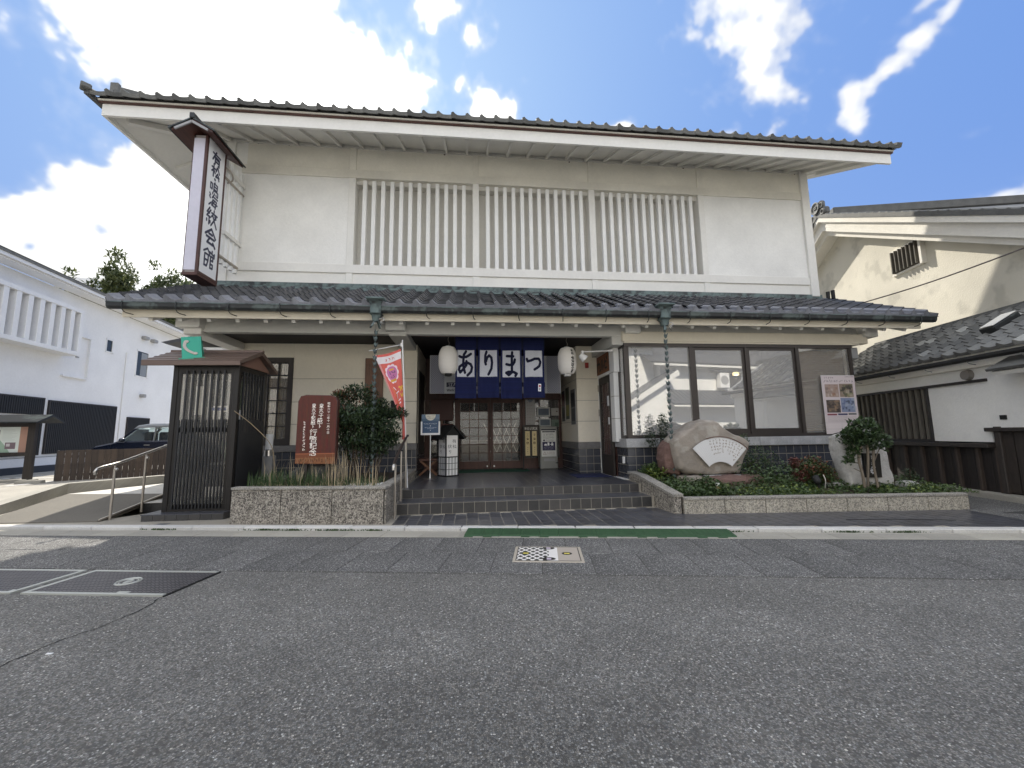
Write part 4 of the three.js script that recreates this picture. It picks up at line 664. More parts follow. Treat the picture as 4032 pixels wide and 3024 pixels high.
// ================================================================== PROJECTING SIGN
{
  const s = thing('projecting_sign', 'tall white box sign with brown frame and small gabled roof projecting from the upper wall', 'sign');
  const x0 = -6.21, x1 = -5.9, z0 = -9.83, z1 = -9.11, y0 = 5.08, y1 = 8.34;
  part(s, 'body', bx(x0 + 0.015, x1 - 0.015, y0 + 0.02, y1, z0 + 0.02, z1 - 0.03), std({ color: rgb(0.33, 0.3, 0.29), roughness: 0.7 }));
  part(s, 'front_face', bx(x0 + 0.03, x1 - 0.05, y0 + 0.07, y1 - 0.08, z1 - 0.034, z1 - 0.012), std({ map: M.trim.map, color: rgb(0.72, 0.7, 0.8), roughness: 0.6 }));
  part(s, 'frame', [bx(x1 - 0.045, x1 + 0.012, y0, y1, z1 - 0.06, z1, 0.006), bx(x1 - 0.045, x1 + 0.012, y0, y1, z0, z0 + 0.06, 0.006), bx(x1 - 0.045, x1 + 0.012, y0, y0 + 0.07, z0 + 0.06, z1 - 0.06, 0.006), bx(x0, x1 + 0.005, y0 - 0.05, y0 + 0.02, z0, z1 - 0.004, 0.006), bx(x0, x0 + 0.05, y0, y1, z1 - 0.06, z1 - 0.03)], M.redBrown);
  const face = canvas(256, 1240, (g, w, h) => {
    g.fillStyle = '#e9eaec'; g.fillRect(0, 0, w, h);
    const put = (c, f, s, lw) => { g.strokeStyle = 'rgba(110,110,120,.5)'; glyph(g, c, w * 0.5 - s / 2 - 5, f * h - s / 2 + 6, s, s, lw); g.strokeStyle = '#1c2140'; glyph(g, c, w * 0.5 - s / 2, f * h - s / 2, s, s, lw); };
    put('有', 0.105, 118, 17); put('松', 0.205, 122, 17); put('・', 0.268, 40, 22); put('鳴', 0.338, 122, 14); put('海', 0.432, 128, 15); put('絞', 0.562, 158, 17); put('会', 0.71, 160, 21); put('館', 0.868, 165, 17);
  }, 0.5);
  const f = quad(V(x1 + 0.004, y0 + 0.07, z1 - 0.06), V(x1 + 0.004, y0 + 0.07, z0 + 0.06), V(x1 + 0.004, y1, z0 + 0.06), V(x1 + 0.004, y1, z1 - 0.06)); part(s, 'lettered_face', f, face, 'white face with dark blue brush lettering');
  const f2 = quad(V(x0 - 0.004, y0 + 0.07, z0 + 0.06), V(x0 - 0.004, y0 + 0.07, z1 - 0.06), V(x0 - 0.004, y1, z1 - 0.06), V(x0 - 0.004, y1, z0 + 0.06)); part(s, 'lettered_face', f2, face);
  const rz0 = -10.05, rz1 = -8.84, cx = -6.055, ry = 8.3, k = part(s, 'roof', [prism([[cx - 0.42, ry - 0.1], [cx, ry + 0.14], [cx + 0.42, ry - 0.1], [cx + 0.42, ry - 0.05], [cx, ry + 0.2], [cx - 0.42, ry - 0.05]], rz1 - rz0, 'z').translate(0, 0, rz0)], M.redBrown);
  part(k, 'roof_sheet', prism([[cx - 0.47, ry - 0.08], [cx - 0.47, ry - 0.045], [cx, ry + 0.225], [cx + 0.47, ry - 0.045], [cx + 0.47, ry - 0.08], [cx, ry + 0.195]], rz1 - rz0 + 0.08, 'z').translate(0, 0, rz0 - 0.04), M.gutter);
  part(k, 'ridge_cap', bx(cx - 0.05, cx + 0.05, ry + 0.19, ry + 0.32, rz0 - 0.05, rz1 + 0.06, 0.012), M.gutter);
  part(k, 'gable_trim', [beam(V(cx - 0.34, ry - 0.07, rz1 + 0.03), V(cx, ry + 0.12, rz1 + 0.03), 0.03, 0.05)], M.grey); part(k, 'gable_trim', [beam(V(cx + 0.34, ry - 0.07, rz1 + 0.03), V(cx, ry + 0.12, rz1 + 0.03), 0.03, 0.05)], M.grey);
part(s, 'bracket', rod(V(-6.0, 7.9, -9.8), V(-6.05, 7.95, -10.92), 0.03), M.steelDull); part(s, 'bracket', rod(V(-6.05, 5.9, -9.8), V(-6.05, 5.9, -10.95), 0.04), M.steelDull); part(s, 'bracket', tube([V(-5.95, 8.1, -9.9), V(-5.85, 8.0, -10.0), V(-5.88, 7.88, -10.1), V(-6.0, 7.8, -10.1)], 0.02, 10, 6), M.steelDull);
}
// ================================================================== RAIN CHAINS
function rainChain(label, x, base) {
  const c = thing('rain_chain', label, 'rain chain', 'copper rain chains hanging from the gutter', [x, 0, -8.455]);
  const sq = (pts) => plain(new THREE.LatheGeometry(pts.map((p) => new THREE.Vector2(p[0] * 1.414, p[1])), 4)).rotateY(Math.PI / 4);
  part(c, 'rain_head', [sq([[0.1, 4.02], [0.105, 4.2], [0.15, 4.29], [0.185, 4.3], [0.185, 4.335], [0.16, 4.335]]), sq([[0.125, 4.02], [0.1, 4.0], [0.075, 3.96], [0.06, 3.86]])], M.copper);
  for (let i = 0; i < 4; i++) { const a = i * Math.PI / 2 + 0.4; part(c, 'petal', quad(V(Math.cos(a - 0.5) * 0.05, 3.88, Math.sin(a - 0.5) * 0.05), V(Math.cos(a + 0.5) * 0.05, 3.88, Math.sin(a + 0.5) * 0.05), V(Math.cos(a + 0.2) * 0.14, 3.74, Math.sin(a + 0.2) * 0.14), V(Math.cos(a - 0.2) * 0.14, 3.74, Math.sin(a - 0.2) * 0.14)), M.copper); }
  const pet = []; for (let i = 0; i < 5; i++) { const a = i * 1.2566, q = (da, r, y) => V(Math.cos(a + da) * r, y, Math.sin(a + da) * r); pet.push(quad(q(-0.45, 0.04, 0.07), q(0.45, 0.04, 0.07), q(0.02, 0.062, 0.112), q(-0.02, 0.062, 0.112))); }
  const cup = join([lathe([[0.012, 0], [0.024, 0.008], [0.034, 0.03], [0.042, 0.075], [0.039, 0.077], [0.03, 0.032], [0.01, 0.012]], 10), ...pet]);
  const n = Math.floor((3.72 - base) / 0.133), gl = rod(V(0, base, 0), V(0, 3.8, 0), 0.004, 5);
  part(c, 'chain', gl, M.copper);
  const r = rng(61 + x * 10); for (let i = 0; i < n; i++) { const m = part(c, 'cup', cup, M.copper); m.position.set((r() - 0.5) * 0.008, 3.58 - i * 0.133, (r() - 0.5) * 0.008); m.rotation.set((r() - 0.5) * 0.12, r() * 6, (r() - 0.5) * 0.12); }
  part(c, 'clamp', [tube([V(0.07, 3.9, 0.05), V(0.15, 3.93, 0.04), V(0.17, 3.88, 0.05), V(0.1, 3.84, 0.06), V(0.16, 3.8, 0.06)], 0.009, 14, 5)], M.steel);
}
rainChain('verdigris cup rain chain hanging in front of the dark nandina bush', -1.93, 0.66);
rainChain('verdigris cup rain chain hanging in front of the window bay beside the fan stone', 4.34, 0.42);

// ================================================================== TELEPHONE BOOTH
{
  const b = thing('phone_booth', 'dark slatted telephone booth with small brown gabled roof and green handset sign', 'phone booth', null, [-5.02, 0, -8.83], -1.5 * D2R);
  const x0 = -0.6, x1 = 0.6, z0 = -0.5, z1 = 0.54, y0 = 0.16, y1 = 2.9;
  part(b, 'plinth', bx(-0.78, 0.62, -0.1, 0.155, -0.6, 0.74, 0.006), M.groutDark);
  for (let i = 0; i < 7; i++) part(b, 'plinth_tile', bx(-0.78 + i * 0.2 + 0.003, -0.78 + (i + 1) * 0.2 - 0.003, KY - 0.02, 0.162, 0.735, 0.748, 0.003), M.riserTile[i % 3]);
  part(b, 'plinth_top', bx(-0.79, 0.62, 0.15, 0.168, -0.6, 0.75), M.floorTile[1]);
  for (const [x, z] of [[x0, z1], [x1 - 0.09, z1], [x0, z0 + 0.09], [x1 - 0.09, z0 + 0.09]]) part(b, 'post', bx(x, x + 0.09, y0, y1, z - 0.09, z, 0.006), M.boothSteel);
  const rails = (z, f) => [bx(x0 + 0.09, x1 - 0.09, 2.74, y1, z - 0.05, z - 0.01), bx(x0 + 0.09, x1 - 0.09, y0, 0.3, z - 0.05, z - 0.01), bx(x0 + 0.09, x1 - 0.09, 1.62, 1.71, z - 0.04, z - 0.012)];
  part(b, 'front_frame', [...rails(z1), bx(x0 + 0.09, x0 + 0.15, y0, y1, z1 - 0.045, z1 - 0.015), bx(x1 - 0.15, x1 - 0.09, y0, y1, z1 - 0.045, z1 - 0.015)], M.boothSteel);
  part(b, 'back_frame', rails(z0 + 0.09), M.boothSteel);
  for (const g of [bx(x1 - 0.05, x1 - 0.01, 2.74, y1, z0 + 0.09, z1 - 0.09), bx(x1 - 0.05, x1 - 0.01, y0, 0.3, z0 + 0.09, z1 - 0.09), bx(x0 + 0.01, x0 + 0.05, 2.74, y1, z0 + 0.09, z1 - 0.09), bx(x0 + 0.01, x0 + 0.05, y0, 0.3, z0 + 0.09, z1 - 0.09), bx(x0 + 0.01, x0 + 0.05, 1.62, 1.71, z0 + 0.09, z1 - 0.09)]) part(b, 'side_frame', g, M.boothSteel);
  const up = bx(-0.016, 0.016, 1.62, 2.8, 0, 0.03, 0.004), lo = bx(-0.0125, 0.0125, 0.22, 1.86, 0, 0.032, 0.004);
  for (let i = 0; i < 7; i++) { const m = part(b, 'slat', up, M.boothSlat); m.position.set(-0.34 + i * 0.114, 0, z1 - 0.01); }
  for (let i = 0; i < 15; i++) { const m = part(b, 'slat', lo, M.boothSlat); m.position.set(-0.42 + i * 0.06, 0, z1 - 0.008); }
  for (let i = 0; i < 8; i++) { const m = part(b, 'slat', at(up, 0, 0, 0, Math.PI / 2), M.boothSlat); m.position.set(x1 - 0.01, 0, -0.36 + i * 0.105); }
  for (let i = 0; i < 24; i++) { const m = part(b, 'slat', at(lo, 0, 0, 0, Math.PI / 2), M.boothSlat); m.position.set(x1 - 0.012, 0, -0.4 + i * 0.036); }
  for (let i = 0; i < 7; i++) { const m = part(b, 'slat', at(lo, 0, 0, 0, Math.PI / 2), M.boothSlat); m.position.set(x0 - 0.02, 0, -0.36 + i * 0.12); }
  part(b, 'side_board', bx(x1 - 0.05, x1 - 0.03, 0.3, 1.8, z0 + 0.09, z1 - 0.09), M.boothSlat); part(b, 'back_board', [bx(x0 + 0.09, x1 - 0.09, 0.5, 2.74, z0 + 0.01, z0 + 0.03), bx(x0 + 0.02, x0 + 0.04, 0.3, 2.74, z0 + 0.09, z1 - 0.09)], M.boothSteel);
  part(b, 'pane', bx(x0 + 0.15, x1 - 0.15, 0.3, 2.74, z1 - 0.035, z1 - 0.03), M.glassMid);
  part(b, 'pane', bx(x1 - 0.06, x1 - 0.055, 1.8, 2.74, z0 + 0.1, z1 - 0.1), M.glassThin);
  part(b, 'pane', bx(x0 + 0.09, x1 - 0.09, 0.3, 2.74, z0 + 0.04, z0 + 0.045), M.glassThin);
  // things stuck on the glass and the telephone shelf
  part(b, 'notice', [bx(-0.2, -0.06, 1.95, 2.5, z1 - 0.06, z1 - 0.055), bx(-0.22, -0.1, 1.7, 1.82, z1 - 0.06, z1 - 0.055), bx(0.14, 0.28, 1.62, 2.12, z1 - 0.06, z1 - 0.055), bx(0.3, 0.4, 2.0, 2.12, z1 - 0.06, z1 - 0.055)], M.white);
  part(b, 'notice', bx(0.12, 0.38, 2.03, 2.09, z1 - 0.053, z1 - 0.05), std({ color: rgb(0.05, 0.08, 0.3), roughness: 0.5 }), 'blue notice strip');
  part(b, 'notice', [bx(x1 - 0.07, x1 - 0.065, 1.9, 2.6, 0.1, 0.17), bx(x1 - 0.07, x1 - 0.065, 1.85, 2.05, 0.25, 0.33)], M.white);
  part(b, 'notice', bx(x1 - 0.072, x1 - 0.066, 2.05, 2.62, 0.2, 0.42), std({ color: rgb(0.012, 0.05, 0.022), roughness: 0.5 }), 'dark green notice');
  const sh = part(b, 'shelf', bx(-0.1, 0.5, 0.98, 1.02, -0.42, 0.1), M.grey); part(sh, 'shelf_bracket', bx(-0.05, 0.5, 0.5, 0.98, -0.42, -0.38), M.boothSteel);
  // roof
  const rr = part(b, 'roof', prism([[0.72, 2.9], [0.74, 2.96], [-0.02, 3.29], [-0.72, 2.96], [-0.7, 2.9], [-0.02, 3.2]], 1.76, 'x').translate(-1.04, 0, 0), M.boothRoof);
  for (let i = 0; i < 5; i++) { const f = i / 5, z = lerp(0.72, 0.03, f), y = lerp(2.955, 3.255, f); part(rr, 'roof_seam', at(bx(-1.05, 0.73, 0, 0.016, -0.05, 0.0), 0, y + 0.004, z, 0, 0.41), M.boothRoof); }
  part(rr, 'ridge_cap', bx(-1.06, 0.74, 3.25, 3.31, -0.07, 0.03, 0.01), M.boothRoof);
  part(rr, 'eave_board', bx(-1.04, 0.72, 2.87, 2.955, 0.7, 0.745, 0.006), M.boothRoof);
  part(rr, 'gable_board', prism([[0.56, 2.9], [-0.02, 3.2], [-0.54, 2.9]], 0.03, 'x').translate(0.6, 0, 0), std({ color: rgb(0.2, 0.11, 0.08), roughness: 0.6 }));
  part(rr, 'ceiling', bx(-0.6, 0.6, 2.88, 2.9, -0.5, 0.54), M.boothSteel);
  // green handset sign, a leaning wedge
  const sg = part(b, 'handset_sign', at(join([prism([[0.17, 0], [-0.16, 0], [-0.05, 0.46], [0.03, 0.46]], 0.31, 'x').translate(-0.155, 0, 0), bx(-0.2, 0.2, -0.02, 0.01, -0.22, 0.22)]), -0.34, 3.03, 0.4, 0.42, 0, 0.16), std({ color: rgb(0.03, 0.33, 0.22), roughness: 0.4 }), 'green wedge sign with a telephone handset');
  const hand = tube([V(-0.075, 0.36, 0), V(-0.085, 0.27, 0), V(-0.05, 0.18, 0), V(0.03, 0.1, 0)], 0.024, 16, 6); const hs = [at(hand, 0, 0, 0), at(new THREE.SphereGeometry(0.032, 10, 8), 0.045, 0.1, 0), at(new THREE.SphereGeometry(0.034, 10, 8), -0.06, 0.37, 0)].map((g) => { const q = plain(g); q.scale(1.25, 0.98, 0.35); q.rotateX(-0.29); return at(q, 0, 0.01, 0.17); });
  part(sg, 'handset', at(join(hs), -0.34, 3.03, 0.4, 0.42, 0, 0.16), M.steelDull);
}
{
  const p = thing('public_telephone', 'green public telephone on the shelf inside the booth', 'telephone', null, [-4.85, 1.02, -9.05]);
  part(p, 'body', prism([[0.12, 0], [-0.14, 0], [-0.14, 0.5], [-0.02, 0.5], [0.12, 0.2]], 0.3, 'x').translate(-0.15, 0, 0), std({ color: rgb(0.02, 0.12, 0.05), roughness: 0.4 }));
  part(p, 'handset', tube([V(-0.19, 0.42, 0.02), V(-0.2, 0.36, 0.07), V(-0.2, 0.24, 0.08), V(-0.19, 0.17, 0.04)], 0.025, 12, 7), std({ color: rgb(0.02, 0.12, 0.05), roughness: 0.4 }));
  part(p, 'keypad', at(bx(-0.08, 0.08, -0.08, 0.08, 0, 0.01), 0.03, 0.32, 0.075, 0, -0.4), M.steel);
}
// ================================================================== GRANITE PLANTERS
{
  const p = thing('stone_planter', 'tall speckled granite planter left of the steps holding the red memorial tablet', 'planter');
  const a = V(-4.08, 0, -7.62), b = V(-1.43, 0, -7.15), d = b.clone().sub(a), L = d.length(), ang = Math.atan2(-d.z, d.x);
  const loc = (g) => at(g, a.x, 0, a.z, ang);
  part(p, 'core', [loc(bx(0.02, L - 0.02, 0, 0.6, -0.14, -0.03)), bx(-1.56, -1.42, 0, 0.6, -10.85, -7.3), prism([[-4.1, -7.75], [-4.2, -10.85], [-4.06, -10.85], [-3.96, -7.75]], 0.6, 'y')], M.concrete[0]);
  for (let i = 0; i < 3; i++) part(p, 'panel', loc(bx(i * L / 3 + 0.006, (i + 1) * L / 3 - 0.006, KY - 0.02, 0.612, -0.03, 0, 0.004)), M.granite);
  for (const [z0, z1] of [[-7.165, -8.1], [-8.105, -9.2], [-9.205, -10.8]]) part(p, 'panel', bx(-1.42, -1.39, KY - 0.02, 0.612, z1, z0, 0.004), M.granite);
  for (let i = 0; i < 4; i++) part(p, 'coping', loc(bx(i * L / 4 + 0.002, (i + 1) * L / 4 - 0.002 + (i === 3 ? 0.03 : 0), 0.615, 0.66, -0.17, 0.02, 0.008)), M.graniteCap);
  for (const [z0, z1] of [[-7.34, -8.5], [-8.505, -9.7], [-9.705, -10.86]]) part(p, 'coping', bx(-1.57, -1.37, 0.615, 0.66, z1, z0, 0.008), M.graniteCap);
  part(p, 'soil', prism([[-4.0, -7.75], [-1.5, -7.28], [-1.5, -10.86], [-4.1, -10.86]], 0.58, 'y'), M.earth);
}
{
  const p = thing('stone_planter', 'long low mossy granite planter below the window bay at the right', 'planter');
  const a = V(3.8, 0, -7.1), b = V(8.92, 0, -6.62), d = b.clone().sub(a), L = d.length(), ang = Math.atan2(-d.z, d.x), loc = (g) => at(g, a.x, 0, a.z, ang);
  const n = 7, w = L / n;
  for (let i = 0; i < n; i++) part(p, 'panel', loc(bx(i * w + 0.005, (i + 1) * w - 0.005, KY - 0.03, 0.285, -0.1, 0, 0.005)), M.graniteLight);
  for (let i = 0; i < n; i++) part(p, 'coping', loc(bx(i * w + 0.002 + (i ? 0.1 : 0), (i + 1) * w - 0.002 + (i < n - 1 ? 0.1 : 0), 0.288, 0.335, -0.14, 0.012, 0.008)), M.graniteCap);
  part(p, 'panel', prism([[8.92, -6.62], [8.92, -6.76], [9.85, -9.4], [9.95, -9.36]], 0.33, 'y'), M.graniteLight);
  // soil rising towards the wall
  const g = new THREE.PlaneGeometry(1, 1, 40, 16), q = g.attributes.position, uv = []; for (let i = 0; i < q.count; i++) { const u = q.getX(i) + 0.5, v = q.getY(i) + 0.5, z0 = -7.17 + u * 0.47, x = lerp(3.78, 8.95 + v * 0.75, u), z = lerp(z0, -9.3, v); q.setXYZ(i, x, 0.29 + 0.16 * sstep(0, 0.6, v) + 0.05 * (fbm3(x * 2, 1, z * 2, 3) - 0.5), z); uv.push(x, z); } g.setAttribute('uv', new THREE.Float32BufferAttribute(uv, 2)); g.computeVertexNormals(); part(p, 'soil', plain(g), M.earth);
  // sloping cheek wall beside the steps
  part(p, 'cheek_wall', prism([[-7.14, KY], [-7.14, 0.34], [-7.35, 0.37], [-8.6, 0.56], [-9.2, 0.58], [-9.2, KY]], 0.13, 'x', 0.004).translate(3.64, 0, 0), M.granite);
  part(p, 'cheek_cap', [beam(V(3.71, 0.37, -7.12), V(3.71, 0.575, -8.6), 0.2, 0.045), beam(V(3.71, 0.575, -8.6), V(3.71, 0.6, -9.22), 0.2, 0.045)], M.graniteCap);
}
// ================================================================== STONES
function stone(outline, T, amp, seed, flat = 0.8, n = 110, rings = 16) {      // boulder with a given outline, faces bulging by T front and back
  const cx = outline.reduce((s, p) => s + p[0], 0) / outline.length, cy = outline.reduce((s, p) => s + p[1], 0) / outline.length, per = [0]; 
  const pts = outline.concat([outline[0]]); for (let i = 1; i < pts.length; i++) per.push(per[i - 1] + Math.hypot(pts[i][0] - pts[i - 1][0], pts[i][1] - pts[i - 1][1]));
  const edge = (f) => { const s = f * per[per.length - 1]; let i = 1; while (i < per.length - 1 && per[i] < s) i++; const k = (s - per[i - 1]) / (per[i] - per[i - 1]); return [lerp(pts[i - 1][0], pts[i][0], k), lerp(pts[i - 1][1], pts[i][1], k)]; };
  const pos = [], idx = [], M2 = rings * 2;
  for (let j = 0; j <= M2; j++) { const q = j / rings - 1, rho = Math.sqrt(Math.max(0, 1 - Math.abs(q) ** 2.2 * 0)) * 1; const f = Math.abs(q), r = f < 0.22 ? 1 - 0.05 * (f / 0.22) ** 2 : 0.95 * (1 - (f - 0.22) / 0.78), sg = Math.sign(q);
    const dz = T * (f < 0.22 ? (f / 0.22) * flat : flat + (1 - flat) * Math.sin(((f - 0.22) / 0.78) * Math.PI / 2)) * -sg;
    for (let i = 0; i < n; i++) { const e = edge(i / n), x = cx + (e[0] - cx) * r, y = cy + (e[1] - cy) * r; const nz = fbm3(x * 2.3 + seed, y * 2.3, dz * 3 + seed, 5) - 0.5, m2 = fbm3(x * 6 + seed, y * 6, dz * 7, 4) - 0.5; pos.push(x + (f < 0.5 ? amp * 0.9 * nz : 0), y + (f < 0.5 ? amp * 0.9 * m2 : 0), dz + amp * (sg <= 0 ? 0.45 : 1) * (nz + 0.5 * m2)); } }
  for (let j = 0; j < M2; j++) for (let i = 0; i < n; i++) { const a = j * n + i, b = j * n + (i + 1) % n, c = a + n, d = b + n; idx.push(a, c, b, b, c, d); }
  const g = new THREE.BufferGeometry(); g.setAttribute('position', new THREE.Float32BufferAttribute(pos, 3)); g.setIndex(idx); g.computeVertexNormals(); const nn = g.attributes.normal.clone(), ni = g.toNonIndexed(), keep = ni.attributes.normal.clone(); const o = boxUV(ni, false); o.setAttribute('normal', keep); return o;
}
{
  const s = thing('fan_stone', 'large brown boulder with white folding fan inlay carrying brown writing', 'stone monument');
  const o = [[4.36, 0.72], [4.28, 1.0], [4.26, 1.32], [4.4, 1.44], [4.62, 1.55], [4.8, 1.7], [5.0, 1.755], [5.2, 1.76], [5.32, 1.7], [5.45, 1.58], [5.7, 1.42], [5.95, 1.33], [6.03, 1.27], [5.98, 1.1], [5.85, 0.85], [5.74, 0.6], [5.2, 0.59], [4.6, 0.6]];
  part(s, 'boulder', stone(o, 0.3, 0.1, 3, 0.9).translate(0, 0, -8.5), M.rock);
  part(s, 'side_rock', stone([[4.2, 0.6], [4.12, 0.9], [4.18, 1.2], [4.32, 1.35], [4.5, 1.2], [4.5, 0.6]], 0.22, 0.12, 7).translate(0, 0, -8.62), M.rockRed, 'reddish broken side');
  part(s, 'base_rock', stone([[4.75, 0.3], [4.78, 0.45], [5.0, 0.58], [5.7, 0.6], [6.0, 0.58], [6.12, 0.5], [6.1, 0.34], [5.6, 0.28]], 0.38, 0.12, 11, 0.7).translate(0, 0, -8.28), M.rockRed, 'low reddish base rock');
  part(s, 'base_rock', stone([[4.4, 0.3], [4.4, 0.55], [4.7, 0.6], [5.1, 0.56], [5.1, 0.3]], 0.25, 0.1, 13).translate(0, 0, -8.45), M.rock);
  part(s, 'bed_line', bx(4.9, 5.7, 0.575, 0.592, -8.3, -8.2), M.graniteSill);
  // folded fan: a pleated ring sector
  const C = [5.215, 0.5], R0 = 0.37, R1 = 0.88, a0 = 132 * D2R, a1 = 46 * D2R, N = 26, pos = [], uv = [], ix = [];
  for (let i = 0; i <= N * 2; i++) { const a = lerp(a0, a1, i / (N * 2)); for (const R of [R0, R1]) { pos.push(C[0] + Math.cos(a) * R * (R === R1 ? 1 : 1), C[1] + Math.sin(a) * R, (i & 1) * 0.008); uv.push((Math.cos(a) * R + 0.9) / 1.8, Math.sin(a) * R / 0.95); } }
  for (let i = 0; i < N * 2; i++) { const k = i * 2; ix.push(k, k + 2, k + 1, k + 1, k + 2, k + 3); }
  const g = new THREE.BufferGeometry(); g.setAttribute('position', new THREE.Float32BufferAttribute(pos, 3)); g.setAttribute('uv', new THREE.Float32BufferAttribute(uv, 2)); g.setIndex(ix); g.computeVertexNormals();
  const face = canvas(512, 256, (c, w, h) => { c.fillStyle = '#d6d5d4'; c.fillRect(0, 0, w, h); const r = rng(71); c.strokeStyle = '#8d7f72'; c.lineWidth = 2; const put = (x, y, s) => { for (let k = 0; k < 4; k++) { c.beginPath(); c.moveTo(x + (r() - 0.5) * s, y + (r() - 0.5) * s); c.lineTo(x + (r() - 0.5) * s, y + (r() - 0.5) * s); c.stroke(); } }; for (let i = 0; i < 11; i++) { const ang = lerp(104, 52, i / 10) * D2R; const rows = [4, 4, 5, 4, 5, 3, 4, 5, 4, 5, 6][i]; for (let j = 0; j < rows; j++) { const R = 0.82 - j * 0.062; put((Math.cos(ang) * R + 0.9) / 1.8 * w, h - Math.sin(ang) * R / 0.95 * h, 13); } } for (let i = 0; i < 4; i++) put((Math.cos((104 - i * 5) * D2R) * 0.55 + 0.9) / 1.8 * w, h - Math.sin((104 - i * 5) * D2R) * 0.55 / 0.95 * h, 11); }, 0.65);
  part(s, 'fan_inlay', plain(g).translate(0, 0, -8.145), face, 'white pleated fan with small brown characters');
  const rim = []; for (let i = 0; i < 20; i++) { const a = lerp(108, 44, i / 20) * D2R, b = lerp(108, 44, (i + 1) / 20) * D2R; rim.push(beam(V(C[0] + Math.cos(a) * 0.89, C[1] + Math.sin(a) * 0.89, -8.14), V(C[0] + Math.cos(b) * 0.89, C[1] + Math.sin(b) * 0.89, -8.14), 0.03, 0.018)); } part(s, 'rim_shadow_edge', rim, M.rockRed);
}
{
  const s = thing('white_stone', 'pale rough standing stone with black plaque behind the small camellia', 'stone monument');
  const o = [[7.5, 0.36], [7.42, 0.7], [7.34, 1.15], [7.34, 1.38], [7.5, 1.42], [7.85, 1.48], [8.02, 1.52], [8.2, 1.46], [8.36, 1.32], [8.38, 1.1], [8.42, 0.7], [8.46, 0.36]];
  part(s, 'stone', stone(o, 0.17, 0.07, 21, 0.92).translate(0, 0, -7.62), M.rockWhite);
  const f = canvas(128, 192, (g, w, h) => { g.fillStyle = '#24221f'; g.fillRect(0, 0, w, h); const r = rng(77); g.strokeStyle = '#e8e8e8'; g.lineWidth = 5; for (const [x, y0, n, s] of [[70, 18, 7, 20], [50, 120, 3, 12]]) for (let i = 0; i < n; i++) for (let k = 0; k < 5; k++) { g.beginPath(); g.moveTo(x + (r() - 0.5) * s * 1.5, y0 + i * s * 1.08 + r() * s * 0.8); g.lineTo(x + (r() - 0.5) * s * 1.5, y0 + i * s * 1.08 + r() * s * 0.8); g.stroke(); } }, 0.4);
  board(s, 'plaque', 0.37, 0.47, 0.05, f, M.black, 7.94, 0.79, -7.41, 0, 0, -0.03);
}
{
  const s = thing('memorial_tablet', 'weathered red-brown wooden tablet with white vertical calligraphy standing in the left planter', 'tablet', null, [-2.85, 0, -8.0], 0.0);
  const sh = [[-0.36, 1.02], [0.34, 1.0], [0.345, 2.16], [0.31, 2.245], [0.23, 2.275], [-0.22, 2.285], [-0.31, 2.26], [-0.35, 2.17]];
  part(s, 'board', prism(sh, 0.14, 'z', 0.01).translate(0, 0, -0.15), M.redBrown);
  const face = canvas(512, 940, (g, w, h) => {
    g.fillStyle = '#5a2c22'; g.fillRect(0, 0, w, h); const r = rng(81);
    for (let i = 0; i < 900; i++) { g.fillStyle = `rgba(${(20 + r() * 110) | 0},${(14 + r() * 50) | 0},${(10 + r() * 36) | 0},.09)`; g.fillRect(r() * w, r() * h, 3 + r() * 26, 30 + r() * 200); }
    const gr = [[780, '#7c4a30'], [850, '#8c5c3c']]; g.fillStyle = '#764329'; g.fillRect(0, 806, w, h); g.fillStyle = '#9a5a3e'; g.fillRect(0, 792, w, 14); g.fillStyle = '#8a5b3b'; g.fillRect(0, 850, w, h);
    for (let i = 0; i < 160; i++) { g.fillStyle = `rgba(${(30 + r() * 40) | 0},${(20 + r() * 20) | 0},15,.35)`; g.fillRect(r() * w, 850 + r() * 110, 2 + r() * 10, 6 + r() * 40); }
    g.strokeStyle = 'rgba(240,236,228,.95)';
    const col = (t, x, y, s, st, lw) => column(g, t, x, y, s, st, lw);
    col('昭和六十一年十一月十日', 405, 96, 34, 40, 4.5);
    col('皇太子', 305, 118, 58, 64, 7); col('殿下', 295, 312, 66, 72, 7);
    col('皇太子妃殿下', 208, 116, 54, 56, 6.5); col('行啓記念', 218, 466, 86, 90, 9.5);
    g.lineWidth = 4.5; for (let i = 0; i < 11; i++) { const s = i < 5 ? 26 : 34, y = i < 5 ? 360 + i * 31 : 515 + (i - 5) * 42; for (let k = 0; k < 6; k++) { g.beginPath(); g.moveTo(82 + r() * s, y + r() * s); g.lineTo(82 + r() * s, y + r() * s); g.stroke(); } }
  }, 0.75);
  const shp = new THREE.ShapeGeometry(new THREE.Shape(sh.map((p) => new THREE.Vector2(p[0], p[1])))); { const p = shp.attributes.position, uv = []; for (let i = 0; i < p.count; i++) uv.push((p.getX(i) + 0.36) / 0.71, (p.getY(i) - 1.0) / 1.285); shp.setAttribute('uv', new THREE.Float32BufferAttribute(uv, 2)); }
  part(s, 'lettered_face', plain(shp).translate(0, 0, 0.004), face);
  part(s, 'leg', bx(-0.24, -0.16, 0.5, 1.03, -0.1, -0.03), M.darkWood2); part(s, 'leg', bx(0.16, 0.24, 0.5, 1.03, -0.1, -0.03), M.darkWood2);
  part(s, 'foot_stone', stone([[-0.55, 0.5], [-0.52, 0.85], [-0.3, 0.97], [0.3, 0.98], [0.52, 0.9], [0.55, 0.5]], 0.14, 0.05, 41).translate(0, 0, -0.24), std({ color: rgb(0.06, 0.06, 0.058), bumpMap: M.rock.bumpMap, bumpScale: 0.012, roughness: 0.9 }));
}

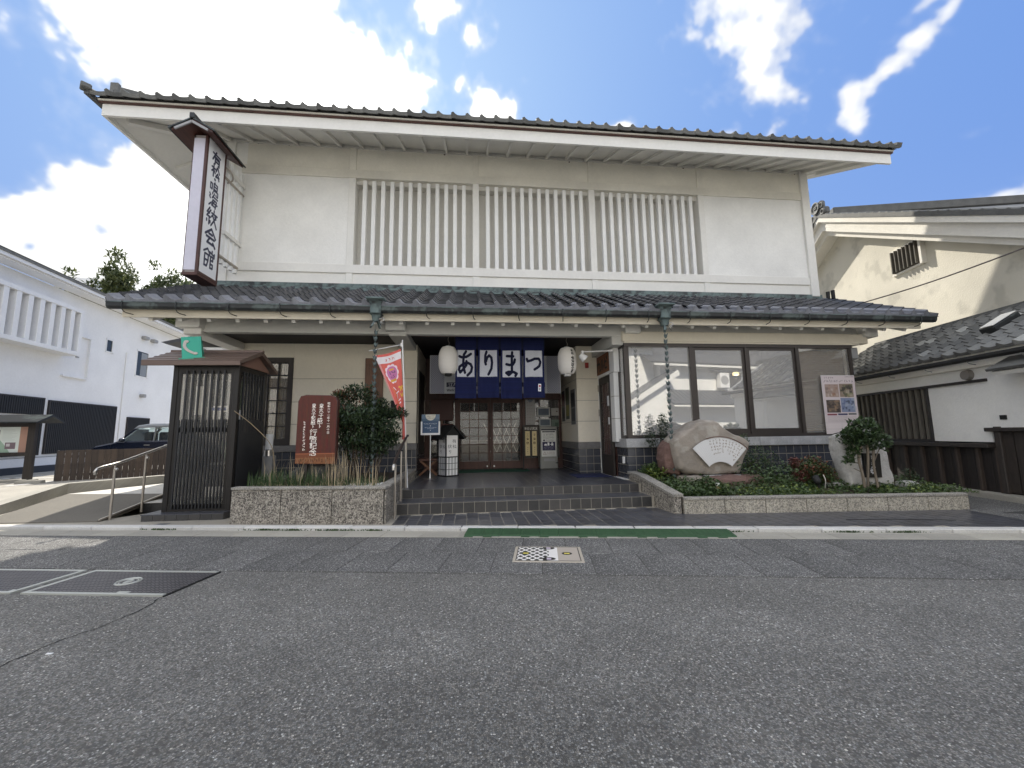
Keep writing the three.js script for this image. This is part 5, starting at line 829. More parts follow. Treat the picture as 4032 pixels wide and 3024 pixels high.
// ================================================================== HANDRAILS
{
  const h = thing('handrail', 'sloping dark handrail with three steel posts at the left of the entrance steps', 'handrail');
  for (const [z, y0, y1] of [[-7.58, KY, 0.99], [-8.19, 0.255, 1.2], [-8.78, 0.427, 1.44]]) part(h, 'post', rod(V(-1.32, y0, z), V(-1.32, y1, z), 0.019, 10), M.steelDull);
  part(h, 'rail', tube([V(-1.34, 1.0, -7.52), V(-1.34, 1.06, -7.65), V(-1.335, 1.44, -8.75), V(-1.33, 1.5, -8.95), V(-1.33, 1.5, -9.05)], 0.026, 30, 9), std({ color: rgb(0.04, 0.03, 0.026), roughness: 0.4 }));
  part(h, 'end_cap', [tube([V(-1.34, 1.0, -7.55), V(-1.34, 0.97, -7.5), V(-1.34, 0.9, -7.49)], 0.028, 8, 9)], M.steel);
}
{
  const h = thing('handrail', 'bare stainless handrail rising along the ramp beside the phone booth', 'handrail');
  for (const [z, y0, y1] of [[-8.39, KY, 1.02], [-9.11, 0.06, 1.19], [-9.85, 0.2, 1.36]]) { part(h, 'post', rod(V(-6.545, y0, z), V(-6.545, y1 - 0.05, z), 0.022, 10), M.steelDull); part(h, 'saddle', [rod(V(-6.545, y1 - 0.06, z), V(-6.545, y1, z), 0.014), at(new THREE.SphereGeometry(0.028, 10, 8), -6.515, y1 - 0.06, z)], M.steel); }
  part(h, 'rail', tube([V(-6.56, 0.9, -8.02), V(-6.56, 0.96, -8.0), V(-6.556, 1.0, -8.06), V(-6.55, 1.08, -8.5), V(-6.545, 1.24, -9.15), V(-6.54, 1.42, -9.9), V(-6.53, 1.47, -10.15)], 0.024, 40, 10), M.steel);
}
// ================================================================== FENCE, CAR, NOTICE BOARD, WHEEL STOPS
{
  const a = V(-12.46, 0, -13.89), b = V(-8.6, 0, -16.25), d = b.clone().sub(a), L = d.length(), f = thing('board_fence', 'low dark brown vertical board fence between the ramp and the parked car', 'fence', null, [a.x, 0.27, a.z], Math.atan2(-d.z, d.x));
  const r = rng(91), n = 31, w = L / n, g = [0, 1, 2].map(() => bx(0.003, w - 0.003, 0, 0.93, -0.012, 0.012, 0.003));
  for (let i = 0; i < n; i++) { const m = part(f, 'board', g[(r() * 3) | 0], M.fenceWood[(r() * 3) | 0]); m.position.set(i * w, 0.008 * r(), (r() - 0.5) * 0.006); m.scale.y = i === 0 ? 0.985 : 1; }
  part(f, 'rail', [bx(0, L, 0.15, 0.22, -0.06, -0.014), bx(0, L, 0.7, 0.77, -0.06, -0.014)], M.darkWood2);
  part(f, 'end_board', bx(-0.03, 0, 0, 0.93, -0.14, 0.012, 0.003), M.darkWood2);
  part(f, 'tag', bx(-0.034, -0.028, 0.6, 0.73, -0.1, -0.02), M.white);
}
{
  const c = thing('parked_car', 'dark navy hatchback with pale shining roof parked behind the board fence', 'car', null, [-12.4, 0.29, -17.9], 0);
  const paint = phy({ color: rgb(0.012, 0.018, 0.04), roughness: 0.25, clearcoat: 1, clearcoatRoughness: 0.05, metalness: 0.3 });
  const body = [[-1.9, 0.32], [-1.95, 0.6], [-1.9, 0.82], [-1.72, 0.93], [-1.1, 1.06], [-0.98, 1.1], [1.75, 1.13], [1.92, 1.05], [1.98, 0.6], [1.9, 0.3], [1.55, 0.3], [1.5, 0.5], [1.35, 0.62], [1.15, 0.62], [1.0, 0.5], [0.95, 0.28], [-0.95, 0.28], [-1.0, 0.5], [-1.15, 0.62], [-1.35, 0.62], [-1.5, 0.5], [-1.55, 0.3]];
  part(c, 'body', prism(body, 1.52, 'z', 0.05).translate(0, 0, -0.76), paint);
  part(c, 'cabin_frame', [beam(V(-1.02, 1.08, 0.72), V(-0.42, 1.66, 0.6), 0.06, 0.07), beam(V(-1.02, 1.08, -0.72), V(-0.42, 1.66, -0.6), 0.06, 0.07), beam(V(0.28, 1.1, 0.75), V(0.24, 1.68, 0.61), 0.03, 0.1), beam(V(0.28, 1.1, -0.75), V(0.24, 1.68, -0.61), 0.03, 0.1), beam(V(1.8, 1.1, 0.72), V(1.6, 1.68, 0.6), 0.08, 0.16), beam(V(1.8, 1.1, -0.72), V(1.6, 1.68, -0.6), 0.08, 0.16), bx(-1.05, 1.8, 1.08, 1.14, 0.68, 0.79, 0.02), bx(-1.05, 1.8, 1.08, 1.14, -0.79, -0.68, 0.02)], paint);
  part(c, 'roof', prism([[-0.52, 1.63], [-0.38, 1.72], [0.0, 1.775], [0.9, 1.79], [1.5, 1.75], [1.68, 1.66], [1.6, 1.64], [0.9, 1.72], [0, 1.71]], 1.22, 'z', 0.04).translate(0, 0, -0.61), phy({ color: rgb(0.35, 0.37, 0.4), roughness: 0.3, clearcoat: 1 }), 'pale roof');
  const tint = phy({ color: rgb(0.8, 0.88, 0.85), transmission: 1, thickness: 0, roughness: 0.02 });
  part(c, 'windscreen', [quad(V(-1.0, 1.1, 0.69), V(-1.0, 1.1, -0.69), V(-0.44, 1.66, -0.57), V(-0.44, 1.66, 0.57))], tint);
  part(c, 'side_window', [quad(V(-0.92, 1.12, 0.755), V(0.2, 1.12, 0.76), V(0.2, 1.66, 0.64), V(-0.4, 1.64, 0.64))], tint); part(c, 'side_window', [quad(V(0.36, 1.12, 0.76), V(1.6, 1.12, 0.755), V(1.48, 1.66, 0.64), V(0.32, 1.66, 0.64))], tint); part(c, 'side_window', [quad(V(-0.92, 1.12, -0.755), V(1.6, 1.12, -0.755), V(1.48, 1.66, -0.64), V(-0.4, 1.64, -0.64))], tint);
  part(c, 'mirror', [at(new THREE.SphereGeometry(0.11, 12, 9), 0, 0, 0)].map((g) => { const q = plain(g); q.scale(0.8, 0.75, 1.1); return at(q, -0.72, 1.2, 0.9); }), paint);
  for (const x of [-0.0, 0.72]) part(c, 'door_handle', bx(x, x + 0.2, 0.98, 1.01, 0.81, 0.835, 0.006), M.steel);
  for (const z of [0.55, -0.55]) part(c, 'headlight', at(plain(new THREE.SphereGeometry(0.14, 14, 10)), -1.78, 0.82, z), M.glassThin);
  const tyre = join([at(new THREE.TorusGeometry(0.25, 0.075, 8, 20), 0, 0, 0)]), rim = at(new THREE.CylinderGeometry(0.19, 0.19, 0.12, 16), 0, 0, 0, 0, Math.PI / 2);
  for (const x of [-1.25, 1.25]) for (const z of [0.7, -0.7]) { const w = part(c, 'tyre', tyre, M.black); w.position.set(x, 0.32, z); const q = part(w, 'rim', rim, M.grey); }
  for (const g of [bx(-0.2, 0.05, 0.7, 1.5, 0.15, 0.6, 0.05), bx(-0.2, 0.05, 0.7, 1.5, -0.6, -0.15, 0.05), bx(0.9, 1.1, 0.7, 1.45, -0.6, 0.6, 0.05)]) part(c, 'seat', g, M.black);
}
{
  const n = thing('notice_board', 'roofed dark timber notice board with printed panel at the far left', 'notice board', null, [-14.0, 0.28, -14.1], 0.12);
  part(n, 'post', bx(0.44, 0.62, 0, 1.75, -0.06, 0.08, 0.01), M.darkWood2); part(n, 'post', bx(-2.1, -1.94, 0, 1.75, -0.06, 0.08, 0.01), M.darkWood2);
  part(n, 'frame', [bx(-1.94, 0.44, 1.66, 1.78, -0.04, 0.07), bx(-1.94, 0.44, 0.78, 0.88, -0.04, 0.07), bx(-2.1, 0.62, 1.72, 1.84, -0.05, 0.06)], M.darkWood2);
  const f = canvas(512, 180, (g, w, h) => { g.fillStyle = '#d9e0da'; g.fillRect(0, 0, w, h); const r = rng(95); g.fillStyle = '#9db6a2'; g.beginPath(); g.moveTo(280, h); g.quadraticCurveTo(330, 90, 360, 90); g.quadraticCurveTo(400, 140, 420, h); g.fill(); g.fillStyle = '#b08a78'; g.fillRect(w - 46, 0, 46, h); g.fillStyle = '#7b6a70'; g.fillRect(w - 120, h - 70, 56, 46); g.fillStyle = '#c9c4c6'; g.fillRect(w - 114, h - 62, 20, 20); g.fillStyle = '#6d4e49'; g.fillRect(330, 22, 28, 36); g.strokeStyle = 'rgba(110,120,115,.5)'; for (let i = 0; i < 9; i++) { g.beginPath(); g.moveTo(372, 20 + i * 9); g.lineTo(372 + 40 + r() * 40, 20 + i * 9); g.stroke(); } }, 0.5);
  board(n, 'panel', 2.36, 0.78, 0.04, f, M.darkWood2, -0.75, 1.27, 0.01);
  part(n, 'roof', prism([[0.48, 1.76], [0.48, 1.8], [-0.05, 2.04], [-0.5, 1.82], [-0.5, 1.78], [-0.05, 1.98]], 3.3, 'x').translate(-2.35, 0, 0), M.gutter);
  part(n, 'foot', [bx(0.36, 0.7, 0, 0.05, -0.16, 0.18, 0.01)], M.concrete[1]);
}
{
  const mk = (label, x, z) => { const w = thing('wheel_stop', label, 'wheel stop', 'concrete wheel stops on the parking ground', [x, 0.24, z], 0.12); part(w, 'block', prism([[-0.08, 0], [0.08, 0], [0.06, 0.1], [-0.06, 0.1]], 0.62, 'x', 0.006).translate(-0.31, 0.02, 0), M.concrete[0]); };
  mk('left grey concrete wheel stop near the notice board', -13.5, -13.75); mk('right grey concrete wheel stop nearer the board fence', -12.62, -13.35);
}
// ================================================================== ANNEX ON THE LEFT
{
  const b = thing('annex_building', 'long white two-storey annex on the left with slatted bay and black shutters', 'building', null, [-16.85, 0.28, -18.72], 7.5 * D2R);
  // local: x out of the wall towards the lot, z towards the street, s = -z
  const W = (s0, s1, y0, y1, x0, x1, c = 0) => bx(x0, x1, y0 - 0.28, y1 - 0.28, -s1, -s0, c);
  part(b, 'wall', [W(-14, 8.45, 0.2, 7.7, -9, 0)], M.annex);
  part(b, 'plinth', W(-14, 8.45, 0.0, 0.54, 0, 0.03), std({ color: rgb(0.03, 0.034, 0.045), roughness: 0.7 }));
  part(b, 'string_line', W(-14, 8.4, 0.86, 0.89, 0, 0.012), M.grey);
  const rf = part(b, 'roof', [prism([[-14.3, 0], [8.75, 0]].map((p) => [p[0], p[1]]).concat([[8.75, 0.2], [-14.3, 0.2]]).map((p) => [-p[0], p[1]]), 0.12, 'x').translate(0.55, 7.5, 0)], M.white);
  part(rf, 'eave_tiles', [W(-14.3, 8.75, 7.9, 8.02, 0.4, 0.7)], M.clayOld[2]);
  part(rf, 'roof_slope', [quad(V(0.72, 7.72, 14.3), V(0.72, 7.72, -8.8), V(-4.5, 9.8, -8.8), V(-4.5, 9.8, 14.3))], M.clayOld[1]);
  part(rf, 'soffit', W(-14.2, 8.6, 7.72, 7.77, 0, 0.58), M.annex);
  part(rf, 'metal_strip', [W(8.0, 9.6, 7.95, 8.05, 0.2, 0.7)], M.gutter);
  part(b, 'end_wall_step', W(8.45, 9.3, 0.2, 5.9, -9, -0.35), M.annex);
  // slatted bay
  const bay = part(b, 'slatted_bay', [W(-5.2, -0.34, 6.78, 6.94, 0, 0.62, 0.01), W(-5.2, -0.34, 4.98, 5.14, 0, 0.62, 0.01), W(-0.52, -0.34, 5.14, 6.78, 0, 0.62, 0.01), W(-5.2, -0.34, 5.14, 6.78, -0.02, 0.03)], M.annex);
  for (let i = 0; i < 9; i++) part(bay, 'slat', W(-0.98 - i * 0.47, -0.78 - i * 0.47, 5.14, 6.78, 0.25, 0.6, 0.01), M.annex);
  part(b, 'recessed_panel', [W(-0.3, 1.02, 5.97, 6.05, 0, 0.1), W(0.96, 1.05, 4.2, 6.0, 0, 0.1), W(-0.3, 1.05, 4.15, 4.22, 0, 0.1)], M.annex);
  part(b, 'panel_catch', W(0.34, 0.5, 5.05, 5.1, 0, 0.04), M.grey);
  const win = (s0, s1, y0, y1, curtain) => { const w = part(b, 'window', [W(s0, s1, y0, y0 + 0.05, -0.06, 0.03), W(s0, s1, y1 - 0.05, y1, -0.06, 0.03), W(s0, s0 + 0.04, y0, y1, -0.06, 0.03), W(s1 - 0.16, s1, y0, y1, -0.02, 0.04)], M.annex); part(w, 'pane', W(s0 + 0.04, s1 - 0.16, y0 + 0.05, y1 - 0.05, 0.005, 0.012), std({ color: rgb(0.012, 0.016, 0.018), roughness: 0.1 })); if (curtain) part(w, 'curtain', W(s0 + 0.38, s1 - 0.2, y0 + 0.08, y1 - 0.1, 0.012, 0.02), std({ color: rgb(0.24, 0.26, 0.28), roughness: 0.8 })); };
  win(2.0, 2.55, 5.64, 6.28, false); win(4.22, 5.3, 4.8, 6.2, true);
  for (const s of [4.45, 5.2]) part(b, 'vent_hood', W(s, s + 0.35, 6.82, 7.0, 0, 0.22, 0.03), M.grey);
  part(b, 'wall_lamp', [W(4.75, 4.95, 3.72, 3.9, 0, 0.22, 0.02)], M.grey);
  part(b, 'pipe', rod(V(0.03, 0.5, -3.44), V(0.03, 5.6, -3.44), 0.025), M.annex);
  const shut = (s0, s1, y0, y1) => { const p = part(b, 'shutter', W(s0, s1, y0, y1, 0, 0.05), M.blackPanel); part(p, 'shutter_frame', [W(s0 - 0.04, s1 + 0.04, y1, y1 + 0.05, 0, 0.07), W(s0 - 0.04, s0, y0, y1, 0, 0.07), W(s1, s1 + 0.04, y0, y1, 0, 0.07)], M.darkWood); const g = []; for (let s = s0 + 0.06; s < s1; s += 0.09) g.push(W(s, s + 0.04, y0, y1, 0.05, 0.065)); part(p, 'battens', g, M.blackPanel, STUFF); };
  shut(-0.67, 3.06, 0.98, 3.07); shut(3.98, 5.68, 1.0, 2.6); shut(-5.5, -0.97, 2.5, 3.13); shut(-5.5, -0.97, 0.95, 2.3);
}
// ================================================================== STOREHOUSE AND ITS WING ON THE RIGHT
{
  const w = thing('storehouse_wing', 'low white plastered wing with barred window, dark boarded base and tiled lean-to roof', 'building', null, [10.68, 0.05, -7.93], -12 * D2R);
  // local: x into the building, z towards the street (s = -z)
  const Wb = (s0, s1, y0, y1, x0, x1, c = 0) => bx(x0, x1, y0 - 0.05, y1 - 0.05, -s1, -s0, c);
  part(w, 'kerb', Wb(-4, 4.2, -0.05, 0.17, 0.0, 0.3, 0.01), M.concrete[0]);
  part(w, 'wall', [Wb(-4, 4.3, 2.5, 2.95, 0.25, 2.2), Wb(-0.42, 0.9, 1.2, 2.5, 0.26, 1.9), Wb(-4, -0.42, 1.5, 2.5, 0.25, 1.9)], M.plaster);
  part(w, 'wall_core', Wb(-4, 4.3, 0, 2.5, 0.5, 1.95), M.black);
  part(w, 'eave_band', Wb(-4, 4.3, 2.78, 2.93, 0.1, 0.27), M.kuraBand);
  part(w, 'lintel', Wb(-0.5, 3.4, 2.47, 2.53, 0.2, 0.28), M.darkWood);
  const win = part(w, 'barred_window', [Wb(0.9, 3.4, 1.17, 1.24, 0.24, 0.34), Wb(0.9, 3.4, 1.24, 2.47, 0.4, 0.42), Wb(0.9, 0.97, 1.24, 2.47, 0.24, 0.34)], M.darkWood);
  const bar = bx(-0.035, 0.035, 0, 1.24, 0.25, 0.33, 0.004); for (let i = 0; i < 13; i++) { const m = part(win, 'bar', at(bar, 0, 0, 0, -Math.PI / 2, 0, 0), M.slatWood); m.position.set(0.0 + 0.58, 1.19, -(1.06 + i * 0.183)); }
  part(w, 'shelf_board', Wb(-0.45, 3.5, 1.08, 1.17, 0.1, 0.5, 0.01), M.darkWood2);
  for (let i = 0; i < 24; i++) part(w, 'base_board', Wb(-0.5 + i * 0.178, -0.5 + (i + 1) * 0.178 - 0.006, 0.17, 1.08, 0.27, 0.3), M.darkWood);
  for (const s of [-0.5, -0.1, 0.36, 0.8, 1.25, 1.75, 2.3, 2.9, 3.5]) part(w, 'base_post', Wb(s - 0.03, s + 0.03, 0.17, 1.08, 0.2, 0.28, 0.006), M.fenceWood[0]);
  const d = part(w, 'dark_door', [Wb(-4, -0.5, 0.17, 1.5, 0.3, 0.5)], M.darkWood); part(d, 'door_post', Wb(-0.62, -0.5, 0.17, 1.52, 0.2, 0.32, 0.01), M.darkWood2); part(d, 'door_head', Wb(-4, -0.36, 1.42, 1.5, 0.16, 0.3, 0.01), M.darkWood2);
  for (let i = 0; i < 6; i++) part(d, 'door_board', Wb(-0.8 - i * 0.2, -0.62 - i * 0.2, 0.2, 1.42, 0.26, 0.3), M.darkWood2);
  part(w, 'round_lamp', at(new THREE.CylinderGeometry(0.1, 0.12, 0.09, 20), 0.2, 2.6, 0.14, 0, 0, Math.PI / 2), std({ color: rgb(0.22, 0.2, 0.18), roughness: 0.6 }));
  part(w, 'vent_hole', Wb(-0.76, -0.64, 1.66, 1.75, 0.23, 0.255), M.black);
  // lean-to roof
  const rf = part(w, 'roof', prism([[0.0, 2.98], [0.02, 3.06], [1.85, 4.2], [1.85, 4.06], [0.3, 2.98]].map((p) => [p[0], p[1] - 0.05]), 8.4, 'z').translate(0, 0, -4.4), M.kuraBand);
  const slope = Math.atan(1.14 / 1.83), len = Math.hypot(1.14, 1.83), holder = rf;
  { const r = rng(97), gt = [0, 1].map(() => pantile(0.3, 0.33, 0.05, 0.026, 0)), ge = pantile(0.3, 0.33, 0.05, 0.026, 0.04); for (let i = 0; i < 28; i++) for (let j = 0; j < 8; j++) { const m = part(holder, 'roof_tile', j ? gt[(r() * 2) | 0] : ge, M.clayOld[r() < 0.06 ? 3 : (r() * 3) | 0]); const dd = j * 0.268; m.position.set(-0.06 + dd * Math.cos(slope), 3.03 + dd * Math.sin(slope), -4.4 + i * 0.29); m.rotation.order = 'YXZ'; m.rotation.set(slope - 0.02, -Math.PI / 2, (r() - 0.5) * 0.03); } }
  part(rf, 'ridge', [bx(1.72, 1.95, 4.13, 4.22, -4.4, 4.2, 0.01), bx(1.76, 1.95, 4.22, 4.27, -4.4, 4.2)], M.clayOld[0]);
  part(rf, 'skylight', [at(bx(-0.3, 0.3, 0, 0.14, -0.16, 0.16, 0.01), 0.85, 3.62, 0.35, 0, 0, slope)], M.gutter); part(rf, 'skylight_pane', at(bx(-0.28, 0.28, 0, 0.012, -0.14, 0.14), 0.85 - 0.08, 3.62 + 0.14, 0.35, 0, 0, slope), std({ color: rgb(0.75, 0.74, 0.7), roughness: 0.3 }));
  const gt = part(w, 'gutter', [prism([[-0.22, 2.93], [-0.23, 2.87], [-0.19, 2.83], [-0.12, 2.83], [-0.08, 2.87], [-0.07, 2.93]], 8.4, 'z').translate(0, 0, -4.3)], M.black);
  for (const s of [2.6, 1.45, 0.4, -0.6, -1.6]) part(gt, 'gutter_bracket', tube([V(-0.2, 2.9, -s), V(-0.15, 2.8, -s), V(-0.02, 2.76, -s)], 0.012, 8, 5), M.grey);
  part(w, 'porch_roof', [at(bx(-0.5, 0.2, 0, 0.05, 0, 1.6), 0.1, 2.78, 1.12, 0, 0, 0.5)], M.clayOld[0]); part(w, 'porch_board', [at(bx(-0.45, 0.2, -0.1, -0.02, 0, 1.5), 0.1, 2.76, 1.15, 0, 0, 0.5)], M.trim);
}
{
  const k = thing('storehouse', 'tall cream plastered storehouse gable with tiled ridge and small barred vent', 'storehouse', null, [10.68, 0, -7.93], -12 * D2R);
  const X = 2.4, pk = 6.3, py = 9.45, sl = 0.545, back = 15, fr = -1.2, yF = py - (pk - fr) * sl, yB = py - (back - pk) * sl;
  const out = (g) => { const q = g; return q; };
  part(k, 'gable_wall', prism([[-fr, 0], [-fr, yF], [-pk, py], [-back, yB], [-back, 0]].map((p) => [p[0], p[1]]), 9, 'x').translate(X, 0, 0), M.kura);
  const seg = (y0, y1, x0, mat, name) => part(k, name, [prism([[-fr, yF + y0], [-fr, yF + y1], [-pk, py + y1], [-pk, py + y0]], X - x0 + 0.2, 'x').translate(x0, 0, 0), prism([[-pk, py + y0], [-pk, py + y1], [-back, yB + y1], [-back, yB + y0]], X - x0 + 0.2, 'x').translate(x0, 0, 0)], mat);
  seg(-0.42, -0.22, X - 0.45, M.kuraBand, 'verge_band'); seg(-0.22, 0.16, X - 0.6, M.kuraBand, 'verge_band'); seg(0.16, 0.34, X - 0.72, M.kuraBand, 'verge_moulding');
  const vt = part(k, 'verge_tiles', [beam(V(X - 0.62, yF + 0.42, -fr), V(X - 0.62, py + 0.42, -pk), 0.26, 0.13), beam(V(X - 0.62, py + 0.42, -pk), V(X - 0.62, yB + 0.42, -back), 0.26, 0.13)], M.clayOld[0]);
  for (let i = 0; i < 28; i++) { const f = i / 28, s = lerp(fr, pk, f), y = lerp(yF, py, f) + 0.5; part(vt, 'verge_tile', at(new THREE.CylinderGeometry(0.07, 0.07, 0.26, 10), X - 0.6, y, -s - 0.1, 0, 0, Math.PI / 2), M.clayOld[i % 3]); }
  part(k, 'roof', [quad(V(X, yF + 0.35, -fr), V(X + 9.3, yF + 0.35, -fr), V(X + 9.3, py + 0.38, -pk), V(X, py + 0.38, -pk)), quad(V(X + 9.3, yB + 0.35, -back), V(X, yB + 0.35, -back), V(X, py + 0.38, -pk), V(X + 9.3, py + 0.38, -pk))], M.clayOld[1]);
  part(k, 'ridge', [bx(X - 0.2, X + 9.2, py + 0.35, py + 0.68, -pk - 0.14, -pk + 0.14, 0.03)], M.clayOld[0]);
  const XO = X - 0.4; const orn = part(k, 'ridge_ornament', [at(lathe([[0, 0], [0.2, 0.0], [0.24, 0.03], [0.24, 0.06], [0.19, 0.06], [0.18, 0.03], [0, 0.03]], 20), XO - 0.34, py + 0.72, -pk, 0, 0, Math.PI / 2), bx(XO - 0.34, XO - 0.12, py + 0.3, py + 0.95, -pk - 0.26, -pk + 0.26, 0.06), bx(XO - 0.32, XO - 0.1, py + 0.3, py + 0.6, -pk - 0.45, -pk + 0.45, 0.06)], M.clayOld[1]);
  part(orn, 'scroll', [[0.34, 0.42], [-0.36, 0.42], [0.3, 0.7]].map(([z, y]) => at(new THREE.TorusGeometry(0.09, 0.04, 8, 14), XO - 0.33, py + y, -pk + z, Math.PI / 2)), M.clayOld[1]);
  part(orn, 'crest', [bx(XO - 0.4, XO - 0.36, py + 0.68, py + 0.71, -pk - 0.09, -pk + 0.09), bx(XO - 0.4, XO - 0.36, py + 0.74, py + 0.77, -pk - 0.09, -pk + 0.09)], M.clayOld[2]);
  part(k, 'verge_end_tile', [at(lathe([[0, 0], [0.13, 0], [0.15, 0.03], [0.12, 0.05], [0, 0.03]], 16), XO - 0.36, py + 0.16, -pk - 0.35, 0, 0, Math.PI / 2)], M.clayOld[1]);
  const v = part(k, 'barred_vent', [bx(X - 0.01, X + 0.02, 6.5, 7.22, -4.05, -3.0)], M.black); for (let i = 0; i < 7; i++) part(v, 'bar', bx(X - 0.16, X + 0.0, 6.5, 7.22, -3.98 + i * 0.145, -3.94 + i * 0.145, 0.006), M.slatWood);
  part(v, 'vent_frame', [bx(X - 0.06, X + 0.01, 6.44, 6.5, -4.1, -2.95), bx(X - 0.14, X + 0.01, 6.44, 7.3, -2.98, -2.9), bx(X - 0.06, X + 0.01, 7.22, 7.28, -4.1, -2.95)], M.kuraBand);
}
solo('overhead_cable', 'thin dark cable crossing in front of the sunlit storehouse wall', 'cable', tube([V(10.9, 5.05, -11.0), V(11.2, 5.05, -8.4), V(11.6, 5.3, -5.8)], 0.016, 20, 6), std({ color: rgb(0.1, 0.085, 0.08), roughness: 0.7 }));

// ================================================================== ENTRANCE OBJECTS
{
  // noren: four navy cloths with a white shibori patch and one brush letter each
  const n = thing('noren_curtain', 'navy split entrance curtain of four cloths with white patches and brush hiragana', 'curtain', null, [0, 0, -9.9]);
  const L = [
    [[[180, 195], [230, 215], [330, 205], [390, 165], [425, 140]], [[320, 90], [275, 160], [265, 280], [262, 400], [300, 545]], [[330, 300], [330, 380], [270, 460], [200, 540], [175, 480], [185, 420], [260, 360], [350, 330], [420, 360], [450, 430], [430, 520], [355, 600]]],
    [[[770, 95], [745, 170], [740, 310], [755, 365]], [[760, 300], [785, 220], [830, 175], [880, 220], [895, 330], [880, 460], [815, 585]]],
    [[[1225, 180], [1290, 183], [1362, 185]], [[1215, 355], [1280, 375], [1350, 365], [1385, 310], [1395, 255]], [[1340, 100], [1330, 200], [1330, 500], [1318, 540], [1265, 590], [1210, 540], [1260, 520], [1370, 525], [1430, 560], [1405, 605]]],
    [[[1650, 245], [1668, 298], [1740, 280], [1820, 240], [1910, 240], [1945, 310], [1920, 400], [1870, 440], [1815, 475]]],
  ];
  const X0 = [135, 620, 1130, 1615], X1 = [500, 1008, 1508, 1985];
  const cloth = (k) => canvas(256, 700, (g, w, h) => {
    g.fillStyle = '#0a1440'; g.fillRect(0, 0, w, h); const r = rng(101 + k);
    for (let y = 0; y < h; y += 3) { g.fillStyle = `rgba(${r() < 0.5 ? '40,60,140' : '2,4,20'},${0.05 + 0.06 * r()})`; g.fillRect(0, y, w, 3); }
    const px = 22, py = 168, pw = w - 44, ph = 300; g.fillStyle = '#c9cbd2'; g.fillRect(px, py, pw, ph);
    for (let j = 0; j < 42; j++) for (let i = 0; i < 30; i++) { g.fillStyle = (i + j) & 1 ? 'rgba(24,28,60,.5)' : 'rgba(255,255,255,.35)'; g.fillRect(px + i * pw / 30, py + j * ph / 42, pw / 30 * 0.55, ph / 42 * 0.55); }
    for (let i = 0; i < 30; i++) { g.fillStyle = '#0b1236'; for (const yy of [py - 2, py + ph - 4]) g.fillRect(px + i * pw / 30, yy, 3, 6); }
    g.strokeStyle = '#0b0f2c'; g.lineCap = 'round'; g.lineJoin = 'round'; g.lineWidth = 30;
    for (const s of L[k]) { g.beginPath(); s.forEach(([x, y], i) => { const a = px + (x - X0[k]) / (X1[k] - X0[k]) * pw, b = py + (y - 58) / 580 * ph; i ? g.lineTo(a, b) : g.moveTo(a, b); }); g.stroke(); }
    if (k === 3) { g.save(); g.translate(178, 545); g.rotate(0.05); g.fillStyle = '#f0f0f0'; g.fillRect(0, 0, 36, 84); g.fillStyle = '#b01c24'; g.beginPath(); g.arc(19, 24, 12, 0, 7); g.fill(); g.fillStyle = '#8a8a8a'; g.fillRect(12, 44, 14, 30); g.restore(); }
  }, 0.95);
  const P = [[-0.335, 0.155], [0.215, 0.715], [0.775, 1.29], [1.345, 1.85]];
  P.forEach(([a, b], k) => {
    const nu = 14, nv = 26, pos = [], uv = [], ix = [], W = (u, v) => { const tap = 0.03 * v, x = lerp(a - 0.02 * v, b + 0.01 * v, u); const z = (0.018 * Math.sin(u * 7 + k * 1.7) + 0.012 * Math.sin(u * 15 + k)) * (0.2 + v); return [x, lerp(3.955, 2.385 + 0.012 * Math.sin(k * 2.3), v), z + 0.05 * v * v * (u - 0.5) * (k & 1 ? 1 : -1)]; };
    for (let j = 0; j <= nv; j++) for (let i = 0; i <= nu; i++) { pos.push(...W(i / nu, j / nv)); uv.push(i / nu, 1 - j / nv); }
    for (let j = 0; j < nv; j++) for (let i = 0; i < nu; i++) { const q = j * (nu + 1) + i; ix.push(q, q + nu + 1, q + 1, q + 1, q + nu + 1, q + nu + 2); }
    const g = new THREE.BufferGeometry(); g.setAttribute('position', new THREE.Float32BufferAttribute(pos, 3)); g.setAttribute('uv', new THREE.Float32BufferAttribute(uv, 2)); g.setIndex(ix); g.computeVertexNormals(); const m = cloth(k); m.side = THREE.DoubleSide; part(n, 'cloth', plain(g), m);
  });
  part(n, 'header', bx(-0.36, 1.88, 3.6, 3.96, -0.03, -0.018), std({ color: rgb(0.005, 0.008, 0.03), roughness: 0.95 }));
  part(n, 'pole', rod(V(-1.25, 3.925, 0.0), V(2.95, 3.925, 0.0), 0.018), M.brownWood);
}
